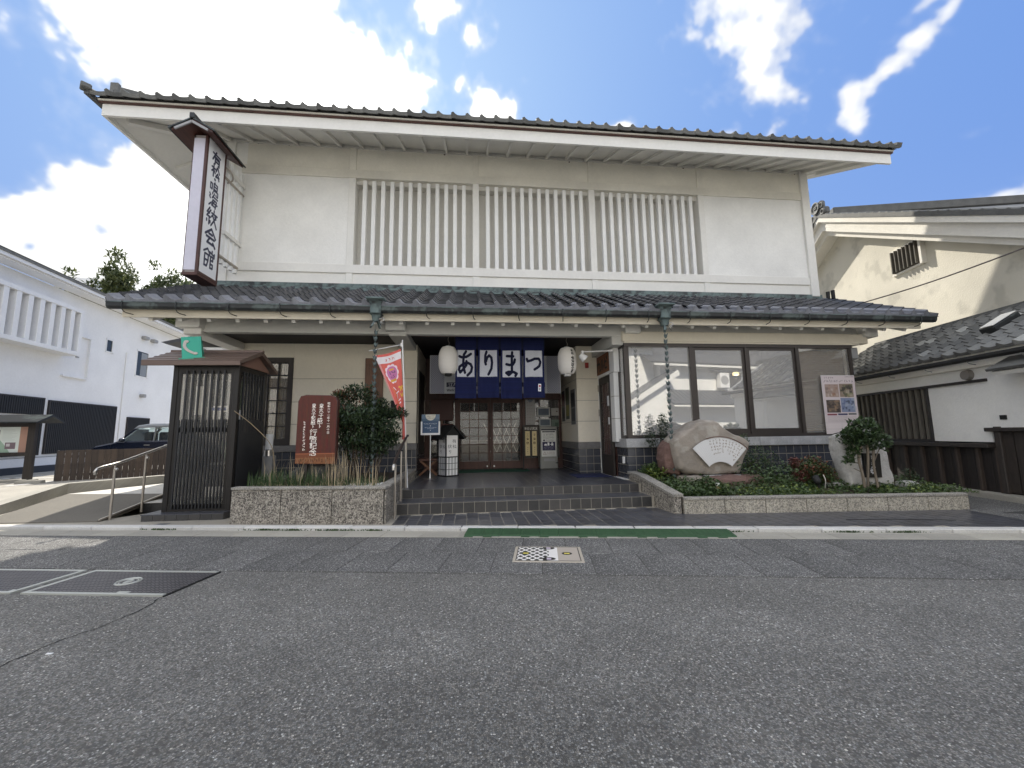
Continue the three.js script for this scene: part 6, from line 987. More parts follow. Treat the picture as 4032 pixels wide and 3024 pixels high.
{
  const lantern = (label, x, lettered, z = -9.9) => {
    const l = thing('paper_lantern', label, 'lantern', 'paper lanterns hanging beside the curtain', [x, 2.93, z]);
    const p = []; const N = 40; for (let i = 0; i <= N; i++) { const v = i / N, e = Math.pow(Math.abs(2 * v - 1), 3.2); p.push([0.235 * (1 - 0.36 * e) + 0.003 * Math.cos(i * Math.PI), 0.05 + v * 0.66]); }
    const g = lathe(p, 40); const f = lettered ? canvas(512, 384, (c, w, h) => { c.fillStyle = '#e6e1da'; c.fillRect(0, 0, w, h); for (let i = 0; i < 40; i++) { c.fillStyle = `rgba(120,112,100,${i & 1 ? 0.12 : 0.02})`; c.fillRect(0, i * h / 40, w, h / 80); } c.strokeStyle = '#1d1a18'; const cx = 62, cxx = (t, y, s) => glyph(c, t, cx - s * 0.3, y, s * 0.6, s, 5.4); cxx('有', 30, 40); cxx('松', 74, 42); cxx('・', 112, 26); cxx('鳴', 140, 44); cxx('海', 188, 46); cxx('絞', 238, 46); cxx('会', 286, 44); cxx('館', 330, 42); }, 0.8) : canvas(64, 384, (c, w, h) => { c.fillStyle = '#e6e1da'; c.fillRect(0, 0, w, h); for (let i = 0; i < 40; i++) { c.fillStyle = `rgba(120,112,100,${i & 1 ? 0.12 : 0.02})`; c.fillRect(0, i * h / 40, w, h / 80); } }, 0.8);
    const m = part(l, 'paper_shade', g, f); if (lettered) m.rotation.y = -0.36;
    part(l, 'rim', [cyl(0, 0.0, 0, 0.085, 0.09, 0.06, 20)], lettered ? M.whiteGloss : M.black); part(l, 'rim', cyl(0, 0.7, 0, 0.09, 0.075, 0.04, 20), M.whiteGloss);
    part(l, 'cord', tube([V(0, 0.74, 0), V(0.02, 0.82, 0), V(-0.01, 0.9, 0.0), V(0.015, 0.99, 0)], 0.006, 12, 5), M.steelDull);
    return l;
  };
  lantern('plain white paper lantern hanging left of the navy curtain', -0.52, false); lantern('white paper lantern with vertical black characters right of the navy curtain', 2.445, true);
}
{
  const b = thing('welcome_banner', 'wide grey printed welcome banner hanging behind the navy curtain', 'banner', null, [0.74, 3.165, -11.2]);
  const f = canvas(1024, 300, (g, w, h) => {
    g.fillStyle = '#aeb0b2'; g.fillRect(0, 0, w, h); const r = rng(111);
    for (const x0 of [0, w - 108]) { g.fillStyle = '#8d8e98'; g.fillRect(x0, 0, 108, h); for (let j = 0; j < 40; j++) for (let i = 0; i < 15; i++) { g.fillStyle = (i + j) & 1 ? 'rgba(60,62,80,.5)' : 'rgba(220,220,230,.25)'; g.fillRect(x0 + i * 7.2, j * 7.5, 4.5, 4.5); } }
    g.strokeStyle = 'rgba(70,74,80,.7)'; g.lineWidth = 2; for (let i = 0; i < 9; i++) { g.beginPath(); g.moveTo(150 + i * 80, 170 - r() * 100); g.quadraticCurveTo(190 + i * 80, 60 + r() * 80, 220 + i * 80, 170 - r() * 90); g.stroke(); }
    g.fillStyle = '#2b2c3c'; g.fillRect(124, 214, 300, 36); g.fillRect(430, 214, 470, 36); g.strokeStyle = '#d8d8dc'; ['江', '戸', '時'].forEach((c, i) => glyph(g, c, 142 + i * 36, 217, 30, 30, 3)); glyph(g, '三', 352, 217, 30, 30, 3); glyph(g, '日', 392, 217, 28, 30, 3);
    g.fillStyle = '#2b2c33'; g.font = 'bold 27px sans-serif'; g.fillText('Welcome to  Japan Heritage  Arimatsu', 126, 284);
  }, 0.7);
  board(b, 'sheet', 3.64, 1.06, 0.02, f, M.white, 0, 0, 0);
}
{
  const s = thing('easel_sign', 'blue notice on a thin white stand at the left of the entrance', 'sign', null, [-0.98, 0.43, -10.44]);
  const f = canvas(256, 256, (g, w, h) => { const gr = g; g.fillStyle = '#2b4a6b'; g.fillRect(0, 0, w, h); g.fillStyle = '#5a7086'; g.fillRect(0, 0, w, 60); g.fillStyle = '#456078'; g.fillRect(0, 60, w, 26); g.fillStyle = '#cfcabb'; g.beginPath(); g.arc(128, 8, 74, 0, 7); g.fill(); g.fillStyle = '#b5b0a2'; const r = rng(113); for (let i = 0; i < 40; i++) { g.beginPath(); g.arc(128 + (r() - 0.5) * 110, 5 + r() * 60, 2 + r() * 6, 0, 7); g.fill(); } g.strokeStyle = '#e4e9ee'; g.lineWidth = 2; scribble(g, 28, 232, 118, 17, r); g.fillStyle = '#e4e9ee'; g.beginPath(); g.arc(128, 156, 6, 0, 7); g.fill(); g.lineWidth = 1.4; scribble(g, 44, 212, 174, 9, r, 0.9); scribble(g, 80, 180, 190, 8, r, 0.9); g.beginPath(); g.arc(128, 216, 5, 0, 7); g.fill(); }, 0.35);
  board(s, 'panel', 0.44, 0.47, 0.01, f, M.white, 0, 1.36, 0.02);
  part(s, 'holder', [bx(-0.24, -0.2, 1.1, 1.42, -0.02, 0.035, 0.004), bx(0.2, 0.24, 1.1, 1.42, -0.02, 0.035, 0.004), bx(-0.24, 0.24, 1.08, 1.13, -0.02, 0.036, 0.004)], M.whiteGloss);
  part(s, 'pole', [rod(V(0, 0.02, 0), V(0, 1.1, 0), 0.011), cyl(0, 0.0, 0, 0.024, 0.014, 0.14, 12)], M.whiteGloss);
  part(s, 'foot', [lathe([[0, 0], [0.16, 0], [0.165, 0.01], [0.05, 0.022], [0, 0.024]], 24)], M.steel);
}
{
  const a = thing('lantern_box', 'white paper standing lantern box with dark gabled roof and grey brush characters', 'lantern', null, [-0.57, 0.43, -11.1], 0.62);
  // turned so one corner faces the street
  const w = 0.19, pap = (txt) => canvas(256, 512, (g, W, H) => { g.fillStyle = '#ece9e6'; g.fillRect(0, 0, W, H); g.strokeStyle = '#5c5a58'; glyph(g, '有', 136, 90, 84, 96, 7); glyph(g, '松', 140, 226, 84, 92, 7); glyph(g, '絞', 34, 222, 84, 92, 6.5); glyph(g, 'り', 48, 340, 66, 96, 7); }, 0.7);
  part(a, 'core', bx(-w + 0.01, w - 0.01, 0.03, 1.05, -w + 0.01, w - 0.01), M.white);
  part(a, 'frame', [...[[-1, -1], [1, -1], [-1, 1], [1, 1]].map(([x, z]) => bx(x * w - 0.014, x * w + 0.014, 0, 1.1, z * w - 0.014, z * w + 0.014)), bx(-w, w, 0, 0.03, -w, w), bx(-w - 0.006, w + 0.006, 0.49, 0.515, -w - 0.006, w + 0.006), bx(-w - 0.006, w + 0.006, 1.07, 1.1, -w - 0.006, w + 0.006)], M.black);
  for (const [ry, i] of [[0, 0], [-Math.PI / 2, 1]]) { const f = new THREE.PlaneGeometry(2 * w - 0.03, 0.55); f.translate(0, 0.79, w - 0.004); const g = f.clone(); g.rotateY(ry); part(a, 'paper_face', plain(g), pap(i)); const bars = []; for (let k = 1; k < 4; k++) bars.push(bx(-w + k * w / 2 - 0.004, -w + k * w / 2 + 0.004, 0.03, 0.49, w - 0.01, w + 0.004)); for (let k = 1; k < 3; k++) bars.push(bx(-w, w, 0.03 + k * 0.153 - 0.005, 0.03 + k * 0.153 + 0.005, w - 0.009, w + 0.005)); const bg = join(bars); bg.rotateY(ry); part(a, 'bars', bg, M.black); }
  part(a, 'roof', [prism([[-0.36, 0.98], [0, 1.34], [0.36, 0.98], [0.34, 0.96], [0, 1.3], [-0.34, 0.96]], 0.6, 'z').translate(0, 0, -0.3), prism([[-0.22, 1.08], [0, 1.3], [0.22, 1.08]], 0.44, 'z').translate(0, 0, -0.22)], M.black);
}
{
  const s = thing('cross_leg_stool', 'brown wooden stool with crossed legs beside the lantern box', 'stool', null, [-1.1, 0.43, -11.3]);
  part(s, 'seat', bx(-0.24, 0.24, 0.4, 0.46, -0.18, 0.18, 0.012), M.redBrown);
  for (const z of [-0.12, 0.12]) { part(s, 'leg', beam(V(-0.23, 0.02, z), V(0.2, 0.4, z), 0.04, 0.05), M.brownWood); part(s, 'leg', beam(V(0.23, 0.02, z + 0.03), V(-0.2, 0.4, z + 0.03), 0.04, 0.05), M.brownWood); }
  part(s, 'stretcher', rod(V(0, 0.21, -0.14), V(0, 0.21, 0.16), 0.018), M.brownWood);
}
{
  const p = thing('wooden_plaque', 'dark red wooden plaques hanging inside the left entrance window', 'plaque', null, [-0.85, 1.3, -12.75]);
  part(p, 'upper_board', bx(-0.36, 0.34, 0.65, 1.3, -0.02, 0.02, 0.01), std({ color: rgb(0.06, 0.012, 0.008), roughness: 0.5 })); part(p, 'lower_board', bx(-0.3, 0.34, 0.05, 0.55, -0.02, 0.02, 0.01), std({ color: rgb(0.07, 0.014, 0.01), roughness: 0.5 })); part(p, 'strap', bx(-0.03, 0.03, 0.5, 0.7, -0.015, 0.015), M.brownWood);
}
{
  const m = thing('ticket_machine', 'grey upright ticket machine with white printed instruction panel inside the entrance', 'ticket machine', null, [2.42, 0.43, -12.5]);
  part(m, 'body', bx(-0.28, 0.28, 0, 1.3, -0.3, 0.06, 0.03), std({ color: rgb(0.24, 0.24, 0.22), roughness: 0.45 }));
  const f = canvas(256, 512, (g, w, h) => { g.fillStyle = '#cfcfca'; g.fillRect(0, 0, w, h); const r = rng(117); g.fillStyle = '#1b1b26'; g.fillRect(0, 0, w, 28); g.fillRect(18, 40, w - 36, 24); g.strokeStyle = '#d8d8d8'; g.lineWidth = 1.5; scribble(g, 50, 210, 46, 12, r); g.strokeStyle = '#2a2a33'; for (const y of [80, 138]) { g.lineWidth = 1.5; scribble(g, 26, 216, y, 10, r); g.lineWidth = 3; scribble(g, 26, 232, y + 18, 24, r, 1.0); } g.fillStyle = '#22222a'; g.beginPath(); g.arc(46, 212, 16, 0, 7); g.fill(); g.lineWidth = 1.2; scribble(g, 78, 220, 200, 10, r); scribble(g, 78, 220, 214, 10, r); g.fillStyle = '#221d44'; g.fillRect(16, 240, w - 32, 160); g.fillStyle = '#e8e8e8'; g.fillRect(48, 288, 48, 22); g.fillRect(56, 276, 32, 14); g.fillRect(104, 252, 34, 58); g.beginPath(); g.arc(186, 258, 11, 0, 7); g.fill(); g.fillRect(168, 270, 38, 40); g.fillRect(146, 284, 26, 9); g.strokeStyle = '#cfcfe0'; g.lineWidth = 1.8; for (const y of [324, 346, 368]) scribble(g, 40, 216, y, 15, r); g.strokeStyle = '#7a4a40'; g.lineWidth = 4; g.beginPath(); g.moveTo(28, 476); g.lineTo(54, 424); g.lineTo(80, 476); g.closePath(); g.stroke(); g.lineWidth = 2; scribble(g, 94, 230, 424, 20, r); scribble(g, 94, 230, 452, 20, r); }, 0.5);
  const g = new THREE.PlaneGeometry(0.46, 0.84); g.translate(0, 0.8, 0.064); part(m, 'instruction_panel', plain(g), f); part(m, 'slot', bx(-0.16, 0.18, 0.24, 0.32, 0.058, 0.068, 0.004), M.grey); part(m, 'lock', bx(0.2, 0.28, 0.17, 0.2, 0.05, 0.07, 0.005), M.black);
}
{
  const s = thing('program_board', 'dark brown standing board with two cream strips of vertical writing', 'sign', null, [1.86, 0.43, -12.35]);
  part(s, 'panel', bx(-0.24, 0.24, 0.4, 1.35, -0.03, 0.0, 0.008), M.darkWood2); part(s, 'post', bx(-0.26, -0.22, 0, 1.3, -0.05, -0.01), M.black); part(s, 'foot', cyl(-0.24, 0, -0.03, 0.1, 0.05, 0.03), M.black);
  const head = canvas(256, 64, (g, w, h) => { g.fillStyle = '#3a332e'; g.fillRect(0, 0, w, h); g.strokeStyle = '#d8d4cc'; ['本', '日', 'の', '実', '演'].forEach((c, i) => glyph(g, c, 10 + i * 47, 10, 42, 44, 4.5)); }, 0.6), hg = new THREE.PlaneGeometry(0.44, 0.11); hg.translate(0, 1.24, 0.003); part(s, 'heading', plain(hg), head);
  const str = (t, x, extra) => { const f = canvas(96, 512, (g, w, h) => { g.fillStyle = '#cdbb8d'; g.fillRect(0, 0, w, h); const r = rng(119 + x * 10); g.strokeStyle = '#3a2c1c'; g.lineWidth = 5; [...t].forEach((c, i) => glyph(g, c, 24, 50 + i * 84, 50, 56, 6)); g.lineWidth = 2.5; for (let i = 0; i < 4; i++) scribble(g, 36, 66, 330 + i * 40, 26, r); }, 0.7), g = new THREE.PlaneGeometry(0.14, 0.74); g.translate(x, 0.79, 0.003); part(s, 'strip', plain(g), f); };
  str('三海絞', -0.11); str('子海絞', 0.1);
}
{
  const r = rng(121), mk = (label, x, y, z, w, h, ry, draw) => { const b = thing('notice', label, 'notice', null, [x, y, z], ry); board(b, 'sheet', w, h, 0.006, canvas(128, Math.round(128 * h / w), draw, 0.6), M.white, 0, 0, 0); };
  const lines = (bg, fg, n = 6) => (g, w, h) => { g.fillStyle = bg; g.fillRect(0, 0, w, h); g.strokeStyle = fg; g.lineWidth = 2; for (let i = 0; i < n; i++) scribble(g, w * 0.12, w * 0.88, h * (0.1 + 0.8 * i / n), h * 0.5 / n, r); };
  mk('tall pale notice strip stuck on the glass right of the sliding doors', 1.93, 2.1, -12.88, 0.3, 1.1, 0, (g, w, h) => { lines('#a9a7a4', '#8a6f70', 9)(g, w, h); g.fillStyle = '#7f958a'; g.fillRect(0, h * 0.8, w, h * 0.2); g.fillStyle = '#d0d4d0'; g.beginPath(); g.arc(w * 0.45, h * 0.88, 22, 0, 7); g.fill(); g.strokeStyle = '#3a5a78'; g.lineWidth = 9; for (const q of [16, 32, 48]) { g.beginPath(); g.arc(w / 2, h * 0.14, q, -2.4, -0.7); g.stroke(); } });
  mk('upper blue-grey framed notice on the glass above the ticket machine', 2.36, 2.2, -12.87, 0.42, 0.3, 0, (g, w, h) => { g.fillStyle = '#b3b3b0'; g.fillRect(0, 0, w, h); g.fillStyle = '#56616e'; g.fillRect(12, 14, w - 24, h - 28); });
  mk('lower blue-grey framed notice on the glass above the ticket machine', 2.4, 1.86, -12.87, 0.38, 0.26, 0, (g, w, h) => { g.fillStyle = '#a6a8a6'; g.fillRect(0, 0, w, h); g.fillStyle = '#5d6873'; g.fillRect(12, 14, w - 24, h - 28); });
  mk('white card with a dark mark on the right glass', 2.73, 2.2, -12.87, 0.24, 0.24, 0, (g, w, h) => { g.fillStyle = '#b5b2ad'; g.fillRect(0, 0, w, h); g.fillStyle = '#5a3a34'; g.beginPath(); g.arc(w * 0.75, h * 0.45, 12, 0, 7); g.fill(); });
  mk('small green card on the right glass', 2.73, 1.84, -12.87, 0.24, 0.22, 0, (g, w, h) => { g.fillStyle = '#6f7f72'; g.fillRect(0, 0, w, h); g.fillStyle = '#4a5e4f'; g.fillRect(60, 50, 60, 60); });
  const col = (a, b, c) => (g, w, h) => { g.fillStyle = a; g.fillRect(0, 0, w, h); g.fillStyle = b; g.fillRect(w * 0.1, h * 0.1, w * 0.8, h * 0.4); g.fillStyle = c; g.fillRect(w * 0.1, h * 0.55, w * 0.8, h * 0.35); };
  mk('tall poster of red and dark bands on the right entrance wall, deepest of three', 2.925, 2.35, -12.5, 0.42, 0.95, -Math.PI / 2, col('#4a4a4c', '#5a2a2c', '#2c2c2e')); mk('tall poster with yellow and green on the right entrance wall, middle of three', 2.925, 2.4, -11.95, 0.45, 0.95, -Math.PI / 2, col('#5c5e50', '#5a6048', '#8a8440')); mk('tall dark picture poster on the right entrance wall, nearest of three', 2.925, 2.25, -11.3, 0.5, 1.0, -Math.PI / 2, col('#6a6a6a', '#2c2e2c', '#3c4044'));
}
{
  const b = thing('wooden_signboard', 'brown wooden sign with black brush letters above the side door', 'sign', null, [3.535, 3.33, -10.45], -Math.PI / 2);
  board(b, 'board', 1.05, 0.5, 0.03, canvas(256, 122, (g, w, h) => { g.fillStyle = '#7a4a2e'; g.fillRect(0, 0, w, h); const r = rng(123); for (let i = 0; i < 80; i++) { g.fillStyle = `rgba(${r() < 0.5 ? '40,20,10' : '170,110,70'},.12)`; g.fillRect(0, r() * h, w, 1 + r() * 4); } g.strokeStyle = '#14100e'; glyph(g, 'カ', 26, 26, 66, 74, 13); glyph(g, 'ル', 94, 24, 66, 74, 13); glyph(g, 'ビ', 164, 20, 64, 76, 13); }, 0.6), M.brownWood, 0, 0, 0);
}
{
  const b = thing('wooden_signboard', 'tall plain brown board fixed on the cream wall behind the rain chain', 'sign', null, [-2.49, 2.5, -10.86]);
  part(b, 'board', bx(-0.23, 0.23, -1.0, 1.04, -0.03, 0.02, 0.008), M.brownWood); part(b, 'batten', [bx(-0.2, 0.2, 0.8, 0.86, 0.02, 0.03), bx(-0.2, 0.2, -0.8, -0.74, 0.02, 0.03)], M.brownWood);
}
{
  const b = thing('ashtray_stand', 'white cylinder ashtray on a grey bin in the corner behind the phone booth', 'ashtray', null, [-4.46, 0.58, -9.7]);
  part(b, 'bin', bx(-0.1, 0.12, 0, 0.52, -0.1, 0.1, 0.015), M.grey); part(b, 'collar', cyl(0, 0.52, 0, 0.1, 0.09, 0.12), M.steel); part(b, 'cylinder', cyl(0, 0.66, 0, 0.075, 0.075, 0.34, 20), M.white); part(b, 'pole', bx(-0.2, -0.14, -0.2, 0.5, 0.02, 0.08), M.white);
}
{
  // pink shop flag on a leaning white pole
  const b = thing('shop_flag', 'pink twisted shop flag on a white pole at the steps', 'flag'); const z = -8.83, k = 1.075, Q = (x, y, dz = 0) => V(x * k, 1.5 + (y - 1.5) * k, z + dz);
  part(b, 'pole', [rod(Q(-1.2, 0.5), Q(-1.35, 3.42), 0.014)], M.white); part(b, 'arm', rod(Q(-1.34, 3.33), Q(-2.0, 3.19), 0.009), M.white); part(b, 'clip', [bx(-0.02, 0.02, -0.05, 0.03, -0.02, 0.02)].map((g) => at(g, Q(-1.36, 3.33).x, Q(-1.36, 3.33).y, z)), M.whiteGloss);
  part(b, 'pole', rod(Q(-1.23, 0.52, 0.05), Q(-1.25, 1.5, 0.05), 0.013), M.steel);
  const nu = 16, nv = 40, pos = [], uv = [], ix = [];
  for (let j = 0; j <= nv; j++) { const v = j / nv, l = v < 0.8 ? lerp(-1.9, -1.315, Math.pow(v / 0.8, 0.92)) : lerp(-1.315, -1.32, (v - 0.8) / 0.2), rr = v < 0.8 ? lerp(-1.38, -1.275, v / 0.8) : lerp(-1.275, -1.255, (v - 0.8) / 0.2), yl = lerp(3.1, 1.42, v), yr = lerp(3.24, 1.44, v);
    for (let i = 0; i <= nu; i++) { const u = i / nu, w = Math.max(0.05, rr - l), fold = 0.06 * Math.sin(u * 9 + v * 3) * Math.sqrt(v) * (w / 0.5 + 0.25) + 0.1 * v * Math.sin(u * 3.1); pos.push(...Q(lerp(l, rr, u), lerp(yl, yr, u) - 0.03 * Math.sin(u * Math.PI) * (1 - v), fold).toArray()); uv.push(u, 1 - v); } }
  for (let j = 0; j < nv; j++) for (let i = 0; i < nu; i++) { const q = j * (nu + 1) + i; ix.push(q, q + nu + 1, q + 1, q + 1, q + nu + 1, q + nu + 2); }
  const g = new THREE.BufferGeometry(); g.setAttribute('position', new THREE.Float32BufferAttribute(pos, 3)); g.setAttribute('uv', new THREE.Float32BufferAttribute(uv, 2)); g.setIndex(ix); g.computeVertexNormals();
  const f = canvas(256, 768, (c, w, h) => { c.fillStyle = '#d8695f'; c.fillRect(0, 0, w, h); c.fillStyle = '#e59a98'; c.fillRect(0, 0, 26, h); c.fillStyle = '#e8dfe0'; c.fillRect(0, 22, w, 62); c.strokeStyle = '#c9645c'; c.lineWidth = 4; const r = rng(127); scribble(c, 80, 200, 34, 34, r); c.fillStyle = '#f0d8e0'; for (let i = 0; i < 10; i++) { const a = i * 0.63; c.beginPath(); c.arc(128 + Math.cos(a) * 62, 185 + Math.sin(a) * 62, 26, 0, 7); c.fill(); } c.fillStyle = '#c77aa6'; c.beginPath(); c.arc(128, 185, 68, 0, 7); c.fill(); c.fillStyle = '#e0a94a'; c.fillRect(80, 232, 90, 22); c.fillRect(96, 138, 60, 14); c.strokeStyle = '#3c3c5e'; c.lineWidth = 5; scribble(c, 84, 176, 158, 28, r); scribble(c, 92, 170, 196, 28, r); c.strokeStyle = '#f2e6ea'; c.lineWidth = 10; c.save(); c.translate(150, 300); c.beginPath(); c.moveTo(-60, 0); c.lineTo(-20, 34); c.moveTo(-40, 60); c.lineTo(30, 52); c.moveTo(-10, 52); c.lineTo(-24, 110); c.moveTo(-20, 130); c.lineTo(44, 120); c.moveTo(-10, 156); c.lineTo(44, 148); c.moveTo(6, 184); c.lineTo(10, 240); c.moveTo(8, 206); c.lineTo(44, 226); c.stroke(); c.restore(); c.fillStyle = '#e9c24a'; for (let i = 0; i < 6; i++) { c.save(); c.translate(226, 320 + (i > 3 ? 90 : 0)); c.rotate(i * 1.05); c.fillRect(6, -7, 34, 14); c.restore(); } c.strokeStyle = '#e2a448'; c.lineWidth = 5; for (let i = 0; i < 6; i++) scribble(c, 70 + i * 8, 108 + i * 8, 300 + i * 32, 26, r); }, 0.85);
  f.side = THREE.DoubleSide; part(b, 'flag_cloth', plain(g), f);
}
{
  const p = thing('window_poster', 'large white poster with four pictures on the right end of the window bay', 'poster', null, [9.2, 2.13, -9.22]);
  board(p, 'sheet', 0.92, 1.46, 0.004, canvas(320, 508, (g, w, h) => {
    g.fillStyle = '#cbbfbf'; g.fillRect(0, 0, w, h); const r = rng(131); g.strokeStyle = '#83777b'; g.lineWidth = 3; scribble(g, 30, 130, 12, 16, r); scribble(g, 20, 300, 40, 22, r, 1.1); scribble(g, 230, 310, 8, 8, r);
    const pic = (x, y, ww, hh, cols, n) => { g.fillStyle = cols[0]; g.fillRect(x, y, ww, hh); for (let i = 0; i < n; i++) { g.fillStyle = cols[(r() * cols.length) | 0]; g.globalAlpha = 0.6; g.fillRect(x + r() * ww * 0.8, y + r() * hh * 0.8, ww * (0.1 + 0.2 * r()), hh * (0.08 + 0.2 * r())); } g.globalAlpha = 1; };
    pic(26, 78, 130, 112, ['#a08c82', '#7c6c66', '#b8a89c', '#94725e'], 40); pic(164, 74, 132, 116, ['#8a7a6a', '#48463c', '#b0a898', '#2c2a26', '#7c7c58'], 44); pic(26, 216, 130, 110, ['#504640', '#2a2523', '#7c6a5c', '#94785e'], 40); pic(164, 198, 132, 124, ['#7e88a0', '#5a6686', '#a0a6b2', '#3c4254'], 40);
    g.fillStyle = '#7e3a44'; g.fillRect(24, 336, 92, 14); g.fillStyle = '#2f3058'; g.fillRect(126, 334, 90, 14); g.fillStyle = '#5a5a58'; g.fillRect(226, 332, 76, 14); g.strokeStyle = '#a49a96'; g.lineWidth = 1.4; for (let i = 0; i < 5; i++) scribble(g, 24, 300, 358 + i * 11, 7, r, 1.0); g.fillStyle = '#d3c8c6'; g.fillRect(0, 420, w, 88); g.fillStyle = '#bfb3b0'; g.fillRect(0, 466, w, 3); g.fillRect(150, 420, 3, 88);
  }, 0.6), M.white, 0, 0, 0);
}
// ================================================================== MATS, COVERS AND PLATES ON THE GROUND
{
  const m = thing('step_plate', 'long green ribbed kerb ramp plate laid in front of the steps', 'ramp plate', null, [SO.x, 0, SO.z], -ST); const green = std({ map: colorTex(256, 0.8, (u, v) => { const f = 1 + 0.5 * (tfbm(u, v, 6, 201, 4) - 0.5); return [0.026 * f, 0.075 * f, 0.03 * f]; }), roughness: 0.7 }), r = rng(137);
  for (let i = 0; i < 14; i++) { const x0 = -0.02 + i * 0.279; const p = part(m, 'plate', prism([[0.005, 0.052], [0.03, 0.055], [0.33, 0.03], [0.345, 0.012], [0.005, 0.012]], 0.272, 'x', 0.002).translate(x0, 0, 0), green); for (let k = 0; k < 3; k++) part(p, 'rib', beam(V(x0 + 0.05 + k * 0.085, 0.058, 0.03), V(x0 + 0.05 + k * 0.085, 0.033, 0.33), 0.008, 0.006), green); if (i % 3 !== 2) part(p, 'lip', bx(x0, x0 + 0.13, 0.008, 0.02, 0.345, 0.4, 0.003), green); }
}
{
  const m = thing('utility_cover', 'cream square cover with black and white trellis pattern on the paving', 'manhole cover', null, [SO.x, 0, SO.z], -ST);
  part(m, 'frame', bx(0.78, 1.63, -0.03, 0.014, 0.89, 1.54, 0.004), std({ color: rgb(0.46, 0.41, 0.34), roughness: 0.6 }));
  const f = canvas(512, 384, (g, w, h) => { g.fillStyle = '#b3a99e'; g.fillRect(0, 0, w, h); const r = rng(139); for (let i = 0; i < 500; i++) { g.fillStyle = r() < 0.5 ? 'rgba(90,84,80,.3)' : 'rgba(225,215,205,.3)'; g.fillRect(r() * w, r() * h, 4 + r() * 8, 3); } g.fillStyle = '#35322f'; g.fillRect(0, 0, 262, h); g.strokeStyle = '#eae7e2'; g.lineWidth = 16; for (let i = -5; i < 8; i++) { g.beginPath(); g.moveTo(i * 66, 0); g.lineTo(i * 66 + 280, h); g.moveTo(i * 66 + 200, 0); g.lineTo(i * 66 - 80, h); g.stroke(); } g.fillStyle = '#b3a99e'; g.fillRect(330, 0, w, h); g.fillStyle = '#e6e2de'; g.fillRect(262, 0, 72, h); for (const [x, y] of [[262, 30], [262, 330]]) { g.fillStyle = '#1f1c1a'; g.beginPath(); g.ellipse(x, y, 52, 40, 0, 0, 7); g.fill(); g.fillStyle = '#c0b4c4'; g.fillRect(x - 18, y - 22, 36, 44); } for (const x of [74, 410]) { g.fillStyle = '#25211d'; g.beginPath(); g.ellipse(x, 184, 42, 40, 0, 0, 7); g.fill(); g.fillStyle = '#d6c85e'; g.fillRect(x - 22, 166, 44, 34); } g.strokeStyle = '#4a4540'; g.lineWidth = 8; g.strokeRect(4, 4, w - 8, h - 8); }, 0.55);
  const g = new THREE.PlaneGeometry(0.78, 0.58); g.rotateX(-Math.PI / 2); g.translate(1.205, 0.0165, 1.215); part(m, 'lid', plain(g), f);
}
{
  const m = thing('steel_covers', 'dark chequered steel trench covers with pale frames at the left road edge', 'trench cover', null, [SO.x, 0, SO.z], -ST);
  const ch = colorTex(512, 0.36, (u, v) => { const a = Math.floor(u * 8), b = Math.floor(v * 8), fx = u * 8 - a - 0.5, fy = v * 8 - b - 0.5, o = (a + b) & 1, e = o ? (fx * fx / 0.2 + fy * fy / 0.05) : (fx * fx / 0.05 + fy * fy / 0.2), k = e < 1 ? 0.2 : 0.05, n = 0.8 + 0.4 * tfbm(u, v, 6, 205, 3); return [k * n, k * 0.95 * n, k * n]; });
  const cb = greyTex(512, 0.36, (u, v) => { const a = Math.floor(u * 8), b = Math.floor(v * 8), fx = u * 8 - a - 0.5, fy = v * 8 - b - 0.5, o = (a + b) & 1, e = o ? (fx * fx / 0.2 + fy * fy / 0.05) : (fx * fx / 0.05 + fy * fy / 0.2); return e < 1 ? 1 : 0; });
  const plate = std({ map: ch, bumpMap: cb, bumpScale: 0.004, roughness: 0.5, metalness: 0.5 }), fr = std({ color: rgb(0.44, 0.45, 0.42), roughness: 0.5, metalness: 0.3 });
  for (const [a, b] of [[-2.5, -3.95], [-4.15, -5.6], [-5.75, -7.2]]) { part(m, 'plate', bx(a, b, -0.02, 0.013, 2.03, 2.63), plate); part(m, 'frame', [bx(a, b, -0.02, 0.016, 1.985, 2.028), bx(a, b, -0.02, 0.016, 2.632, 2.675), bx(b, b - 0.045, -0.02, 0.0165, 1.985, 2.675), ...(a < -3 ? [bx(a, a + 0.045, -0.02, 0.0165, 1.985, 2.675)] : [])], fr); }
  part(m, 'edge_gap', bx(-2.49, -2.475, -0.02, 0.012, 1.98, 2.68), M.black);
  part(m, 'emblem_ring', [at(new THREE.TorusGeometry(0.105, 0.012, 4, 28), -3.22, 0.014, 2.33, 0, Math.PI / 2), at(new THREE.TorusGeometry(0.08, 0.006, 4, 24), -3.22, 0.014, 2.33, 0, Math.PI / 2), at(new THREE.TorusGeometry(0.028, 0.009, 4, 14), -3.22, 0.014, 2.315, 0, Math.PI / 2), at(new THREE.TorusGeometry(0.02, 0.008, 4, 14), -3.22, 0.014, 2.36, 0, Math.PI / 2)], fr);
  part(m, 'lifting_tab', [bx(-2.9, -3.02, 0.012, 0.02, 2.6, 2.65, 0.003), bx(-4.1, -4.18, 0.012, 0.02, 2.6, 2.66, 0.003)], fr);
}
solo('door_mat', 'long green mat in front of the sliding doors', 'mat', bx(-0.45, 1.75, 0.43, 0.445, -12.7, -11.9, 0.004), std({ color: rgb(0.008, 0.06, 0.035), roughness: 0.95 }));
solo('door_mat', 'dark blue mat in front of the side door', 'mat', bx(2.6, 3.5, 0.43, 0.442, -10.75, -9.9, 0.004), std({ color: rgb(0.012, 0.018, 0.07), roughness: 0.95 }));
solo('fallen_scrap', 'small pale scrap lying on the left of the road', 'scrap', bx(-2.98, -2.94, 0.002, 0.008, -3.42, -3.4, 0.002), M.white);

